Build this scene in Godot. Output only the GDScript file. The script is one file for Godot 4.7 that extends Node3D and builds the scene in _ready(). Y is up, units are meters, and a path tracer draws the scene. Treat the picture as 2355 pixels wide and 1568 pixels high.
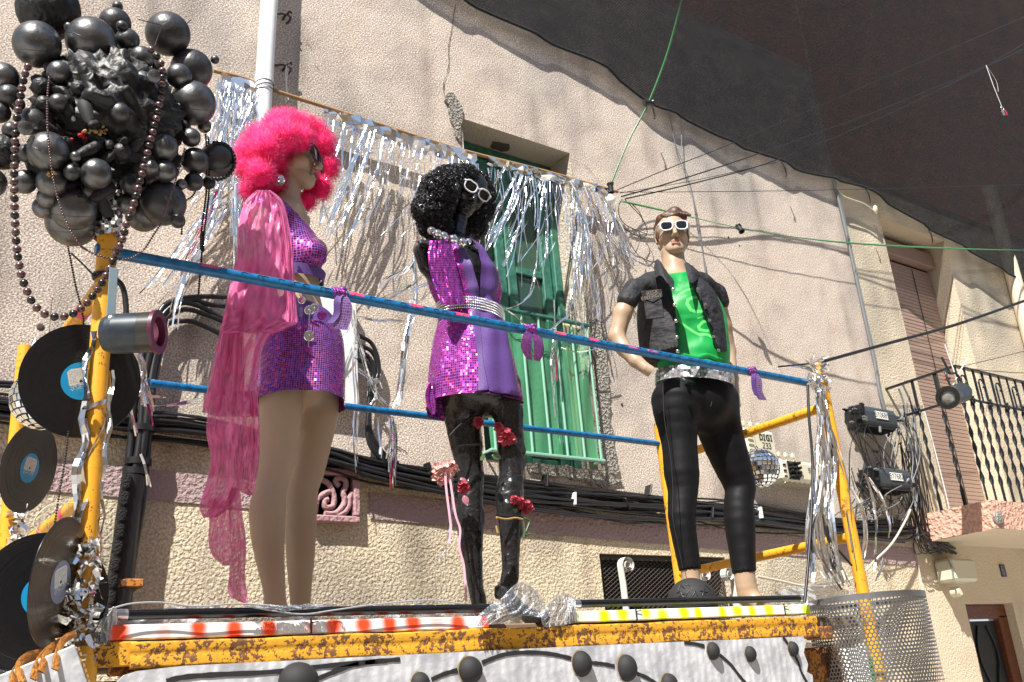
extends Node3D
# A carnival float with three mannequins beside a rendered house wall. Units are metres, y is up, x runs along the street, z towards the viewer.
# Measurements were taken off a 2354 px wide print of the photograph; at() turns such a measurement plus a known depth plane into a point.
const EYE := Vector3(0.0, 1.6, 0.0)
const AX := Vector3(0.80903061, -0.07787182, 0.58258515)
const AY := Vector3(-0.14516773, 0.93400467, 0.32643775)
const AZ := Vector3(-0.56955755, -0.34867069, 0.74433389)
const LENS := 2288.0
const WALL := -4.4
const FRONT := -2.6
const BACK := -3.65
var rng := RandomNumberGenerator.new()
var M := {}
var tex := {}
var taken := {}

func _ready():
	rng.seed = 77
	var cam := Camera3D.new()
	cam.name = "camera"
	cam.position = EYE
	cam.basis = Basis(AX, AY, AZ)
	cam.fov = 37.8288
	cam.near = 0.05
	cam.far = 400.0
	add_child(cam)
	cam.current = true
	var env := Environment.new()
	env.background_mode = Environment.BG_SKY
	var sky := Sky.new()
	var sm := ProceduralSkyMaterial.new()
	sm.sky_top_color = Color(0.48, 0.55, 0.66)
	sm.sky_horizon_color = Color(0.72, 0.74, 0.76)
	sm.sky_curve = 0.12
	sm.ground_bottom_color = Color(0.30, 0.28, 0.25)
	sm.ground_horizon_color = Color(0.50, 0.48, 0.44)
	sm.sky_energy_multiplier = 0.9
	sky.sky_material = sm
	env.sky = sky
	env.tonemap_mode = Environment.TONE_MAPPER_LINEAR
	env.tonemap_exposure = 2.05
	env.sdfgi_enabled = true
	env.ssao_enabled = true
	env.ssil_enabled = true
	var we := WorldEnvironment.new()
	we.name = "world_environment"
	we.environment = env
	add_child(we)
	var sun := DirectionalLight3D.new()
	sun.name = "sun"
	sun.light_energy = 1.6
	sun.light_color = Color(1.0, 0.98, 0.945)
	sun.light_angular_distance = 0.5
	sun.shadow_enabled = true
	sun.basis = Basis.looking_at(Vector3(1.42, -2.35, -1.0).normalized(), Vector3.UP)
	add_child(sun)
	materials()
	setting()
	left_house()
	right_house()
	wall_fittings()
	shade_net()
	float_frame()
	light_battens()
	cardboard_panel()
	ball_cluster()
	hanging_things()
	pink_mannequin()
	black_mannequin()
	man_mannequin()
	tinsel()
	wires()

# ---------------------------------------------------------------- measuring
func at(px: float, py: float, z: float) -> Vector3:
	var d := AX * (px - 1177.0) - AY * (py - 784.0) - AZ * LENS
	return EYE + d * ((z - EYE.z) / d.z)

func mpp(p: Vector3) -> float:    # metres that one pixel of the print covers at that depth
	return -(p - EYE).dot(AZ) / LENS

func line(z: float, list: Array) -> Array:   # [x, y, x, y ...] on one depth plane
	var out := []
	for i in range(0, list.size(), 2):
		out.append(at(list[i], list[i + 1], z))
	return out

func jig(s: float) -> Vector3:
	return Vector3(rng.randf_range(-s, s), rng.randf_range(-s, s), rng.randf_range(-s, s))

func smooth(p: Array, per := 6) -> Array:
	var out := []
	var n := p.size()
	for i in n - 1:
		var a: Vector3 = p[maxi(i - 1, 0)]
		var b: Vector3 = p[i]
		var c: Vector3 = p[i + 1]
		var d: Vector3 = p[mini(i + 2, n - 1)]
		for k in per:
			out.append(b.cubic_interpolate(c, a, d, float(k) / per))
	out.append(p[n - 1])
	return out

func path_length(p: Array) -> float:
	var s := 0.0
	for i in p.size() - 1:
		s += (p[i + 1] - p[i]).length()
	return s

func along(p: Array, step: float) -> Array:   # evenly spaced points
	var out := [p[0]]
	var rest := step
	for i in p.size() - 1:
		var a: Vector3 = p[i]
		var b: Vector3 = p[i + 1]
		var l := a.distance_to(b)
		var t := rest
		while t <= l:
			out.append(a.lerp(b, t / l))
			t += step
		rest = t - l
	return out

func frame_of(d: Vector3) -> Basis:     # y along d
	var y := d.normalized()
	var x := y.cross(Vector3(0, 0, 1) if absf(y.z) < 0.9 else Vector3(1, 0, 0)).normalized()
	return Basis(x, y, x.cross(y))

# ---------------------------------------------------------------- mesh builder
class Mb:
	var v := PackedVector3Array()
	var n := PackedVector3Array()
	var uv := PackedVector2Array()
	var c := PackedColorArray()
	var ix := PackedInt32Array()
	var col := Color.WHITE
	var tinted := false

	func vert(p: Vector3, nn: Vector3, t := Vector2.ZERO) -> int:
		v.append(p)
		n.append(nn)
		uv.append(t)
		c.append(col)
		return v.size() - 1

	func tri(a: int, b: int, d: int) -> void:
		if (v[d] - v[a]).cross(v[b] - v[a]).dot(n[a] + n[b] + n[d]) < 0.0:
			ix.append_array([a, d, b])
		else:
			ix.append_array([a, b, d])

	func quad(a: Vector3, b: Vector3, d: Vector3, e: Vector3, nn := Vector3.ZERO, us := 1.0, vs := 1.0) -> void:
		var m := nn
		if m == Vector3.ZERO:
			m = (d - a).cross(b - a)
			if m.length_squared() < 1e-16:
				m = (e - a).cross(d - a)
			m = m.normalized()
		var i := vert(a, m, Vector2(0, vs))
		vert(b, m, Vector2(us, vs))
		vert(d, m, Vector2(us, 0))
		vert(e, m, Vector2(0, 0))
		tri(i, i + 1, i + 2)
		tri(i, i + 2, i + 3)

	func box(o: Vector3, s: Vector3, b := Basis.IDENTITY, ch := 0.0) -> void:
		var h := s * 0.5
		var k := minf(ch, minf(h.x, minf(h.y, h.z)) * 0.9)
		for i in 3:
			var u := (i + 1) % 3
			var w := (i + 2) % 3
			for sg in [-1.0, 1.0]:
				var q := []
				for cr in [[-1, -1], [1, -1], [1, 1], [-1, 1]]:
					var p := Vector3.ZERO
					p[i] = sg * h[i]
					p[u] = cr[0] * (h[u] - k)
					p[w] = cr[1] * (h[w] - k)
					q.append(o + b * p)
				var nn := Vector3.ZERO
				nn[i] = sg
				quad(q[0], q[1], q[2], q[3], (b * nn).normalized())
				if k > 0.0:
					for su in [-1.0, 1.0]:
						var r := []
						for e in [[0, -1], [0, 1], [1, 1], [1, -1]]:
							var p := Vector3.ZERO
							p[i] = sg * (h[i] - (k if e[0] == 1 else 0.0))
							p[u] = su * (h[u] - (0.0 if e[0] == 1 else k))
							p[w] = e[1] * (h[w] - k)
							r.append(o + b * p)
						var ne := Vector3.ZERO
						ne[i] = sg
						ne[u] = su
						quad(r[0], r[1], r[2], r[3], (b * ne).normalized())
		if k > 0.0:
			for sx in [-1.0, 1.0]:
				for sy in [-1.0, 1.0]:
					for sz in [-1.0, 1.0]:
						var g := Vector3(sx, sy, sz)
						var nn := (b * g).normalized()
						var i := vert(o + b * (g * Vector3(h.x, h.y - k, h.z - k)), nn)
						vert(o + b * (g * Vector3(h.x - k, h.y, h.z - k)), nn)
						vert(o + b * (g * Vector3(h.x - k, h.y - k, h.z)), nn)
						tri(i, i + 1, i + 2)

	func ball(o: Vector3, r: Vector3, b := Basis.IDENTITY, segs := 16, rings := 10) -> void:
		var first := v.size()
		for j in rings + 1:
			var ph := PI * j / rings
			for i in segs + 1:
				var th := TAU * i / segs
				var d := Vector3(sin(ph) * cos(th), cos(ph), sin(ph) * sin(th))
				vert(o + b * (d * r), (b * (d / r)).normalized(), Vector2(float(i) / segs, float(j) / rings))
		for j in rings:
			for i in segs:
				var a := first + j * (segs + 1) + i
				if j > 0:
					tri(a, a + 1, a + segs + 1)
				if j < rings - 1:
					tri(a + 1, a + segs + 2, a + segs + 1)

	func tube(p: Array, r, segs := 8, caps := true, us := 1.0, flat := 1.0) -> void:
		var m := p.size()
		var first := v.size()
		var t0: Vector3 = (p[1] - p[0]).normalized()
		var x := t0.cross(Vector3(0, 0, 1) if absf(t0.z) < 0.9 else Vector3(1, 0, 0)).normalized()
		var s := 0.0
		for j in m:
			var t: Vector3 = (p[mini(j + 1, m - 1)] - p[maxi(j - 1, 0)]).normalized()
			x = (x - t * x.dot(t)).normalized()
			var y := t.cross(x)
			var rad: float = r[j] if r is Array else r
			if j > 0:
				s += p[j].distance_to(p[j - 1])
			for i in segs + 1:
				var a := TAU * i / segs
				var d := x * cos(a) + y * sin(a)
				vert(p[j] + x * cos(a) * rad + y * sin(a) * rad * flat, d, Vector2(float(i) / segs * us, s))
		for j in m - 1:
			for i in segs:
				var a := first + j * (segs + 1) + i
				tri(a, a + 1, a + segs + 1)
				tri(a + 1, a + segs + 2, a + segs + 1)
		if caps:
			for e in [0, m - 1]:
				var t: Vector3 = (p[1] - p[0]).normalized() * -1.0 if e == 0 else (p[m - 1] - p[m - 2]).normalized()
				var ci := vert(p[e], t)
				var st := v.size()
				for i in segs + 1:
					vert(v[first + e * (segs + 1) + i], t)
				for i in segs:
					tri(ci, st + i, st + i + 1)

	func lathe(prof: Array, o: Vector3, b := Basis.IDENTITY, segs := 20, sharp := true) -> void:   # profile of Vector2(radius, height along b.y)
		for j in prof.size() - 1:
			var p: Vector2 = prof[j]
			var q: Vector2 = prof[j + 1]
			var d := (q - p)
			if d.length() < 1e-7:
				continue
			var nn := Vector2(d.y, -d.x).normalized()
			var first := v.size()
			for i in segs + 1:
				var a := TAU * i / segs
				var rd := Vector3(cos(a), 0, sin(a))
				var no: Vector3 = b * (rd * nn.x + Vector3(0, nn.y, 0))
				vert(o + b * (rd * p.x + Vector3(0, p.y, 0)), no, Vector2(float(i) / segs, p.y))
				vert(o + b * (rd * q.x + Vector3(0, q.y, 0)), no, Vector2(float(i) / segs, q.y))
			for i in segs:
				var k := first + i * 2
				tri(k, k + 1, k + 3)
				tri(k, k + 3, k + 2)

	func grid(rows: Array, su := 1.0, sv := 1.0, closed := false) -> void:    # rows of points, smooth
		var h := rows.size()
		var w: int = rows[0].size()
		var first := v.size()
		for j in h:
			for i in w:
				var l: Vector3 = rows[j][i - 1] if i > 0 else (rows[j][w - 2] if closed else rows[j][i])
				var r: Vector3 = rows[j][i + 1] if i < w - 1 else (rows[j][1] if closed else rows[j][i])
				var up: Vector3 = rows[maxi(j - 1, 0)][i]
				var dn: Vector3 = rows[mini(j + 1, h - 1)][i]
				var nn := (r - l).cross(dn - up)
				vert(rows[j][i], nn.normalized() if nn.length_squared() > 1e-18 else Vector3.UP, Vector2(float(i) / (w - 1) * su, float(j) / (h - 1) * sv))
		for j in h - 1:
			for i in w - 1:
				var a := first + j * w + i
				tri(a, a + 1, a + w)
				tri(a + 1, a + w + 1, a + w)

	func prism(poly: Array, o: Vector3, b: Basis, depth: float) -> void:      # outline in b.x / b.y, thickness along b.z (front at +depth/2)
		var pk := PackedVector2Array(poly)
		var t := Geometry2D.triangulate_polygon(pk)
		for sg in [-1.0, 1.0]:
			var first := v.size()
			for q in pk:
				vert(o + b * Vector3(q.x, q.y, sg * depth * 0.5), b.z * sg, q)
			for i in range(0, t.size(), 3):
				tri(first + t[i], first + t[i + 1], first + t[i + 2])
		var cw := Geometry2D.is_polygon_clockwise(pk)
		for i in pk.size():
			var p := pk[i]
			var q := pk[(i + 1) % pk.size()]
			var d := (q - p).normalized()
			var nn := b * Vector3(d.y, -d.x, 0) * (-1.0 if cw else 1.0)
			quad(o + b * Vector3(p.x, p.y, -depth * 0.5), o + b * Vector3(q.x, q.y, -depth * 0.5), o + b * Vector3(q.x, q.y, depth * 0.5), o + b * Vector3(p.x, p.y, depth * 0.5), nn.normalized())

	func strip(p: Array, side: Array, w: float, us := 1.0) -> void:    # a flat band along p, facets kept hard
		for i in p.size() - 1:
			var a: Vector3 = side[i] * (w * 0.5)
			var b: Vector3 = side[i + 1] * (w * 0.5)
			quad(p[i] - a, p[i] + a, p[i + 1] + b, p[i + 1] - b)

	func mesh() -> ArrayMesh:
		var a := []
		a.resize(Mesh.ARRAY_MAX)
		a[Mesh.ARRAY_VERTEX] = v
		a[Mesh.ARRAY_NORMAL] = n
		a[Mesh.ARRAY_TEX_UV] = uv
		if tinted:
			a[Mesh.ARRAY_COLOR] = c
		a[Mesh.ARRAY_INDEX] = ix
		var m := ArrayMesh.new()
		m.add_surface_from_arrays(Mesh.PRIMITIVE_TRIANGLES, a)
		return m

# ---------------------------------------------------------------- scene tree
func numbered(called: String, parent: Node) -> String:
	var key := str(parent.get_instance_id()) + called
	var k: int = taken.get(key, 0)
	taken[key] = k + 1
	return called if k == 0 else "%s_%03d" % [called, k]

func thing(called: String, label: String, category: String, where := Vector3.ZERO, group := "") -> Node3D:
	var o := Node3D.new()
	o.name = numbered(called, self)
	o.position = where
	add_child(o, true)
	tag(o, label, category, group)
	return o

func tag(o: Node, label: String, category := "", group := "") -> void:
	if label:
		o.set_meta("label", label)
	if category:
		o.set_meta("category", category)
	if group:
		o.set_meta("group", group)

func put(called: String, mb: Mb, material: Material, parent: Node, label := "") -> MeshInstance3D:   # one named mesh; its points are world points
	return place(called, shifted(mb, parent), material, parent, Transform3D.IDENTITY, label)

func shifted(mb: Mb, parent: Node) -> Mesh:
	var off := Vector3.ZERO
	var p := parent
	while p != self:
		off += (p as Node3D).position
		p = p.get_parent()
	if off != Vector3.ZERO:
		for i in mb.v.size():
			mb.v[i] -= off
	return mb.mesh()

func place(called: String, m: Mesh, material: Material, parent: Node, t := Transform3D.IDENTITY, label := "") -> MeshInstance3D:
	var o := MeshInstance3D.new()
	o.name = numbered(called, parent)
	o.mesh = m
	o.transform = t
	o.material_override = material
	parent.add_child(o, true)
	if label:
		o.set_meta("label", label)
	return o

func stuff(o: Node) -> Node:
	o.set_meta("kind", "stuff")
	return o

# ---------------------------------------------------------------- materials
func lin(r: float, g: float, b: float) -> Color:
	return Color(r, g, b).linear_to_srgb()

func mat(called: String, base: Color, rough := 0.6, metal := 0.0) -> StandardMaterial3D:
	var m := StandardMaterial3D.new()
	m.resource_name = called
	m.albedo_color = base.linear_to_srgb()
	m.roughness = rough
	m.metallic = metal
	m.cull_mode = BaseMaterial3D.CULL_DISABLED
	M[called] = m
	return m

func noise(seed_: int, freq: float, oct := 4, kind := FastNoiseLite.TYPE_SIMPLEX_SMOOTH) -> FastNoiseLite:
	var f := FastNoiseLite.new()
	f.seed = seed_
	f.frequency = freq
	f.noise_type = kind
	f.fractal_octaves = oct
	return f

func grey(seed_: int, freq: float, oct := 4, size := 512, kind := FastNoiseLite.TYPE_SIMPLEX_SMOOTH) -> Image:
	var im := noise(seed_, freq, oct, kind).get_seamless_image(size, size)
	im.convert(Image.FORMAT_L8)
	return im

func tx(im: Image) -> ImageTexture:
	return ImageTexture.create_from_image(im)

func blend(im: Image, lo: Color, hi: Color, sharp := 1.0) -> Image:     # greys to colours
	var s := im.get_width()
	var out := Image.create(s, s, false, Image.FORMAT_RGB8)
	var a := lo.linear_to_srgb()
	var b := hi.linear_to_srgb()
	for y in s:
		for x in s:
			var g := im.get_pixel(x, y).r
			out.set_pixel(x, y, a.lerp(b, clampf((g - 0.5) * sharp + 0.5, 0.0, 1.0)))
	return out

func world_map(m: StandardMaterial3D, scale: float) -> void:
	m.uv1_triplanar = true
	m.uv1_world_triplanar = true
	m.uv1_scale = Vector3.ONE * scale

func bumped(m: StandardMaterial3D, im: Image, cm: float, scale: float) -> void:
	m.heightmap_enabled = true
	m.heightmap_texture = tx(im)
	m.heightmap_scale = cm
	world_map(m, scale)

func rust_map(seed_: int, cover: float, paint: Color) -> Image:   # paint with brown flaked patches
	var s := 512
	var a := noise(seed_, 0.028, 5).get_seamless_image(s, s)
	var b := noise(seed_ + 5, 0.09, 3).get_seamless_image(s, s)
	var lowf := noise(seed_ + 9, 0.004, 2).get_seamless_image(s, s)
	var out := Image.create(s, s, false, Image.FORMAT_RGB8)
	var p := paint.linear_to_srgb()
	var r1 := Color(0.085, 0.035, 0.018).linear_to_srgb()
	var r2 := Color(0.17, 0.075, 0.035).linear_to_srgb()
	for y in s:
		for x in s:
			var g := a.get_pixel(x, y).r * 0.62 + b.get_pixel(x, y).r * 0.38 + (lowf.get_pixel(x, y).r - 0.5) * 0.34
			var f := b.get_pixel((x * 3) % s, (y * 3) % s).r
			if g < cover:
				out.set_pixel(x, y, r1.lerp(r2, clampf(f * 1.6 - 0.3, 0, 1)))
			else:
				out.set_pixel(x, y, p.lerp(p * Color(0.72, 0.66, 0.6), clampf((f - 0.55) * 1.5, 0.0, 0.7)))
	return out

func sequin_map(hues: Array, gap: Color, cells: int, cw: int, chh: int, frill: float) -> Array:      # colour, normal, metal
	var w := cells * cw
	var h := cells * chh
	var a := Image.create(w, h, false, Image.FORMAT_RGB8)
	var nm := Image.create(w, h, false, Image.FORMAT_RGB8)
	var me := Image.create(w, h, false, Image.FORMAT_RGB8)
	a.fill(gap.linear_to_srgb())
	nm.fill(Color(0.5, 0.5, 1.0))
	me.fill(Color(0, 0.7, 0.0))
	for j in cells:
		for i in cells:
			var hue: Color = hues[rng.randi() % hues.size()]
			var lum := rng.randf_range(0.55, 1.35)
			var c2 := (hue * lum).clamp().linear_to_srgb()
			var t := Vector3(rng.randfn() * frill, rng.randfn() * frill, 1.0).normalized()
			var r := Rect2i(i * cw + 1, j * chh + 1, cw - 2, chh - 2)
			a.fill_rect(r, c2)
			nm.fill_rect(r, Color(t.x * 0.5 + 0.5, t.y * 0.5 + 0.5, t.z * 0.5 + 0.5))
			me.fill_rect(r, Color(0, rng.randf_range(0.16, 0.34), 0.75))
	return [a, nm, me]

func sequin(called: String, maps: Array, scale: Vector3, tri := false) -> StandardMaterial3D:
	var m := mat(called, Color.WHITE, 1.0, 1.0)
	m.albedo_texture = tx(maps[0])
	m.normal_enabled = true
	m.normal_texture = tx(maps[1])
	m.roughness_texture = tx(maps[2])
	m.roughness_texture_channel = BaseMaterial3D.TEXTURE_CHANNEL_GREEN
	m.metallic_texture = m.roughness_texture
	m.metallic_texture_channel = BaseMaterial3D.TEXTURE_CHANNEL_BLUE
	m.uv1_scale = scale
	m.uv1_triplanar = tri
	return m

func hex_net(s: int, thick: float, lo: float, seed_: int) -> Image:      # white threads of a fine net, alpha between
	var out := Image.create(s, s, false, Image.FORMAT_RGBA8)
	var r := RandomNumberGenerator.new()
	r.seed = seed_
	var cell := s / 16.0
	for y in s:
		for x in s:
			var u := fmod(x / cell + (0.5 if int(y / cell) % 2 == 1 else 0.0), 1.0) - 0.5
			var w := fmod(y / cell, 1.0) - 0.5
			var d := maxf(absf(u), absf(w) * 0.9 + absf(u) * 0.3)
			var al := 1.0 if d > 0.5 - thick else lo
			var sp := r.randf()
			out.set_pixel(x, y, Color(0.78, 0.8, 0.84, al).lerp(Color(1, 1, 1, 1), 1.0 if sp > 0.996 else 0.0))
	return out

func materials() -> void:
	# rendered walls: coarse grain relief, colour varied by large blotches in the wall's vertex colours
	var g1 := grey(3, 0.055, 4)
	var g2 := grey(11, 0.030, 3)
	var fine := grey(21, 0.12, 3)
	var a := mat("tan_stucco", Color.WHITE, 0.95)
	a.albedo_texture = tx(blend(grey(22, 0.05, 4), Color(0.33, 0.275, 0.23), Color(0.82, 0.71, 0.61), 1.9))
	a.vertex_color_use_as_albedo = true
	bumped(a, g1, 0.24, 3.0)
	var b := mat("cream_stucco", Color.WHITE, 0.95)
	b.albedo_texture = tx(blend(grey(9, 0.04, 3), Color(0.44, 0.36, 0.25), Color(0.78, 0.67, 0.50), 1.5))
	b.vertex_color_use_as_albedo = true
	bumped(b, g2, 0.55, 2.9)
	var c := mat("lilac_paint", Color.WHITE, 0.9)
	c.albedo_texture = tx(blend(fine, Color(0.29, 0.205, 0.205), Color(0.42, 0.315, 0.31), 1.2))
	bumped(c, g2, 0.7, 2.5)
	var d := mat("pale_render", Color.WHITE, 0.92)
	d.albedo_texture = tx(blend(g1, Color(0.50, 0.415, 0.30), Color(0.70, 0.60, 0.46), 1.0))
	d.vertex_color_use_as_albedo = true
	bumped(d, g2, 0.4, 2.4)
	var e := mat("grey_plaster", Color.WHITE, 0.95)
	e.albedo_texture = tx(blend(g1, Color(0.16, 0.145, 0.125), Color(0.46, 0.43, 0.38), 1.8))
	bumped(e, g1, 3.0, 1.6)
	var f := mat("pink_plaster", Color.WHITE, 0.9)
	f.albedo_texture = tx(blend(g1, Color(0.50, 0.27, 0.20), Color(0.70, 0.42, 0.32), 1.2))
	bumped(f, g2, 1.6, 1.2)
	var br := mat("terracotta_render", Color.WHITE, 0.95)
	br.albedo_texture = tx(blend(g1, Color(0.40, 0.15, 0.08), Color(0.62, 0.27, 0.15), 1.3))
	bumped(br, g1, 1.2, 0.9)
	var st := mat("street_paving", Color.WHITE, 0.9)
	st.albedo_texture = tx(blend(g1, Color(0.36, 0.345, 0.32), Color(0.54, 0.515, 0.475), 1.2))
	bumped(st, g1, 0.6, 0.8)
	mat("reveal_render", Color(0.46, 0.40, 0.33), 0.9)
	bumped(M.reveal_render, g1, 0.6, 1.3)
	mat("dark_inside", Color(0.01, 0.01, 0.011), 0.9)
	mat("crack", Color(0.07, 0.055, 0.045), 1.0)
	# painted wood and metal
	var gp := mat("green_paint", Color.WHITE, 0.5)
	gp.albedo_texture = tx(blend(grey(31, 0.02, 5), Color(0.016, 0.095, 0.066), Color(0.045, 0.19, 0.14), 1.4))
	world_map(gp, 1.4)
	mat("green_rail", Color(0.24, 0.47, 0.36), 0.45)
	mat("dark_pane", Color(0.03, 0.07, 0.05), 0.12)
	var cur := mat("faded_curtain", Color(0.035, 0.085, 0.055), 0.5)
	cur.backlight_enabled = false
	var wh := mat("white_enamel", Color.WHITE, 0.35)
	wh.albedo_texture = tx(blend(grey(41, 0.01, 4), Color(0.62, 0.62, 0.62), Color(0.80, 0.80, 0.80), 1.0))
	world_map(wh, 1.0)
	var pv := mat("white_pipe", Color.WHITE, 0.3)
	pv.albedo_texture = tx(blend(grey(43, 0.01, 4), Color(0.68, 0.69, 0.71), Color(0.84, 0.85, 0.87), 1.0))
	world_map(pv, 1.5)
	var yp := mat("yellow_paint", Color.WHITE, 0.42)
	yp.albedo_texture = tx(rust_map(51, 0.30, Color(0.72, 0.345, 0.022)))
	world_map(yp, 2.2)
	var yr := mat("rusty_yellow", Color.WHITE, 0.7)
	yr.albedo_texture = tx(rust_map(53, 0.42, Color(0.68, 0.33, 0.018)))
	yr.heightmap_enabled = true
	yr.heightmap_texture = tx(grey(54, 0.05, 4))
	yr.heightmap_scale = 0.08
	world_map(yr, 2.6)
	var rb := mat("rust_brown", Color.WHITE, 0.85)
	rb.albedo_texture = tx(rust_map(55, 0.56, Color(0.50, 0.20, 0.03)))
	world_map(rb, 3.0)
	var bl := mat("blue_paint", Color.WHITE, 0.34)
	bl.albedo_texture = tx(blend(grey(61, 0.02, 5), Color(0.003, 0.075, 0.21), Color(0.009, 0.17, 0.39), 1.5))
	world_map(bl, 2.5)
	mat("pink_dab", Color(0.72, 0.06, 0.16), 0.5)
	mat("black_plastic", Color(0.012, 0.012, 0.013), 0.35)
	var ca := mat("black_cable", Color(0.013, 0.013, 0.015), 0.36)
	ca.clearcoat_enabled = false
	mat("grey_cable", Color(0.15, 0.16, 0.17), 0.5)
	mat("foam", Color(0.012, 0.012, 0.012), 1.0)
	bumped(M.foam, g1, 3.0, 3.0)
	mat("slate_plastic", Color.WHITE, 0.5)
	M.slate_plastic.albedo_texture = tx(blend(g1, Color(0.018, 0.024, 0.030), Color(0.075, 0.088, 0.10), 1.6))
	world_map(M.slate_plastic, 3.0)
	mat("beige_plastic", Color(0.58, 0.55, 0.42), 0.45)
	mat("white_paper", Color(0.75, 0.74, 0.70), 0.7)
	mat("black_ink", Color(0.012, 0.012, 0.012), 0.7)
	mat("zinc", Color(0.55, 0.56, 0.58), 0.35, 1.0)
	var pf := mat("perforated_zinc", Color.WHITE, 0.42, 0.85)
	pf.albedo_texture = tx(blend(grey(71, 0.008, 4), Color(0.17, 0.17, 0.175), Color(0.33, 0.33, 0.335), 1.3))
	world_map(pf, 1.0)
	mat("wrought_iron", Color(0.020, 0.024, 0.028), 0.35, 0.3)
	mat("iron_white", Color(0.62, 0.60, 0.56), 0.6)
	mat("rust_wire", Color(0.045, 0.035, 0.028), 0.7)
	var bs := mat("blind_slat", Color(0.34, 0.235, 0.19), 0.55)
	bs.albedo_texture = tx(blend(g1, Color(0.85, 0.85, 0.85), Color(1, 1, 1), 1.0))
	world_map(bs, 1.0)
	mat("white_cord", Color(0.72, 0.72, 0.70), 0.7)
	var wd := mat("door_wood", Color.WHITE, 0.45)
	wd.albedo_texture = tx(blend(grey(81, 0.03, 4), Color(0.085, 0.022, 0.008), Color(0.17, 0.05, 0.018), 1.3))
	world_map(wd, 2.0)
	mat("door_glass", Color(0.010, 0.010, 0.010), 0.6)
	mat("rod_wood", Color(0.30, 0.17, 0.07), 0.7)
	# shiny decoration
	mat("silver_foil", Color(0.93, 0.93, 0.93), 0.19, 1.0)
	mat("silver_foil_dull", Color(0.72, 0.73, 0.75), 0.24, 1.0)
	mat("pink_foil", Color(0.90, 0.10, 0.22), 0.16, 1.0)
	mat("mirror", Color(0.86, 0.88, 0.90), 0.06, 1.0)
	mat("mirror_black", Color(0.010, 0.010, 0.010), 0.6)
	mat("chrome_bead", Color(0.80, 0.80, 0.82), 0.14, 1.0)
	# cluster of black balls
	var bb := mat("black_ball", Color.WHITE, 0.40, 0.0)
	bb.albedo_texture = tx(blend(grey(91, 0.012, 5), Color(0.013, 0.0135, 0.015), Color(0.034, 0.036, 0.040), 1.4))
	bb.metallic_specular = 0.62
	bb.heightmap_enabled = true
	bb.heightmap_texture = tx(grey(92, 0.035, 4))
	bb.heightmap_scale = 0.10
	world_map(bb, 3.0)
	var bs2 := mat("satin_ball", Color.WHITE, 0.36, 0.85)
	bs2.albedo_texture = tx(blend(grey(93, 0.010, 5), Color(0.085, 0.086, 0.088), Color(0.21, 0.21, 0.213), 1.3))
	bs2.heightmap_enabled = true
	bs2.heightmap_texture = bb.heightmap_texture
	bs2.heightmap_scale = 0.08
	world_map(bs2, 3.0)
	mat("matt_black", Color(0.013, 0.013, 0.014), 0.75)
	var lump := mat("wet_black", Color(0.006, 0.006, 0.007), 0.5)
	bumped(lump, g2, 0.35, 2.2)
	mat("bead_red", Color(0.055, 0.010, 0.010), 0.16)
	M.bead_red.clearcoat_enabled = true
	mat("bead_dark", Color(0.016, 0.013, 0.013), 0.28)
	mat("red_rag", Color(0.40, 0.01, 0.012), 0.8)
	mat("ochre_foam", Color(0.40, 0.26, 0.10), 0.9)
	# records
	var vin := mat("vinyl", Color(0.011, 0.0115, 0.013), 0.16)
	vin.normal_enabled = true
	vin.normal_texture = tx(groove_map())
	vin.normal_scale = 0.35
	vin.anisotropy_enabled = true
	vin.anisotropy = 0.75
	var vb := mat("brown_vinyl", Color(0.050, 0.038, 0.026), 0.18)
	vb.normal_enabled = true
	vb.normal_texture = vin.normal_texture
	vb.normal_scale = 0.4
	var lb := mat("record_label", Color.WHITE, 0.45)
	lb.albedo_texture = tx(label_map(Color(0.008, 0.30, 0.62)))
	var lg := mat("grey_record_label", Color.WHITE, 0.5)
	lg.albedo_texture = tx(label_map(Color(0.20, 0.22, 0.32)))
	# mannequins
	var sk := mat("skin", Color.WHITE, 0.42)
	sk.vertex_color_use_as_albedo = true
	sk.metallic_specular = 0.45
	var bk := mat("black_lacquer", Color.WHITE, 0.26)
	bk.albedo_texture = tx(blend(g1, Color(0.008, 0.008, 0.009), Color(0.020, 0.021, 0.023), 1.2))
	bumped(bk, grey(95, 0.018, 4), 0.35, 2.5)
	mat("wig_pink_core", Color(0.98, 0.010, 0.15), 0.9)
	var wp := mat("wig_pink", Color(1.0, 0.018, 0.24), 0.8)
	wp.backlight_enabled = true
	wp.backlight = Color(1.0, 0.5, 0.7)
	mat("wig_black_core", Color(0.006, 0.006, 0.007), 0.8)
	mat("wig_black", Color(0.010, 0.010, 0.012), 0.28)
	mat("glitter", Color(0.42, 0.46, 0.55), 0.2, 1.0)
	mat("glass_purple", Color(0.03, 0.004, 0.022), 0.08)
	mat("glass_black", Color(0.008, 0.010, 0.012), 0.06)
	mat("white_frame", Color(0.66, 0.66, 0.70), 0.3)
	mat("lip_red", Color(0.24, 0.03, 0.05), 0.4)
	var hr := mat("moulded_hair", Color.WHITE, 0.5)
	hr.albedo_texture = tx(blend(grey(97, 0.02, 3), Color(0.035, 0.014, 0.007), Color(0.13, 0.055, 0.028), 1.5))
	world_map(hr, 4.0)
	var purple := [Color(0.17, 0.012, 0.24), Color(0.12, 0.010, 0.26), Color(0.26, 0.012, 0.20), Color(0.09, 0.014, 0.34), Color(0.20, 0.01, 0.16), Color(0.42, 0.01, 0.10)]
	var sq := sequin_map(purple, Color(0.30, 0.17, 0.38), 32, 16, 16, 0.16)
	sequin("violet_sequins", sq, Vector3(3.2, 3.2, 3.2))
	sequin("violet_sequins_cloth", sq, Vector3.ONE * 3.2, true)
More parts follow.
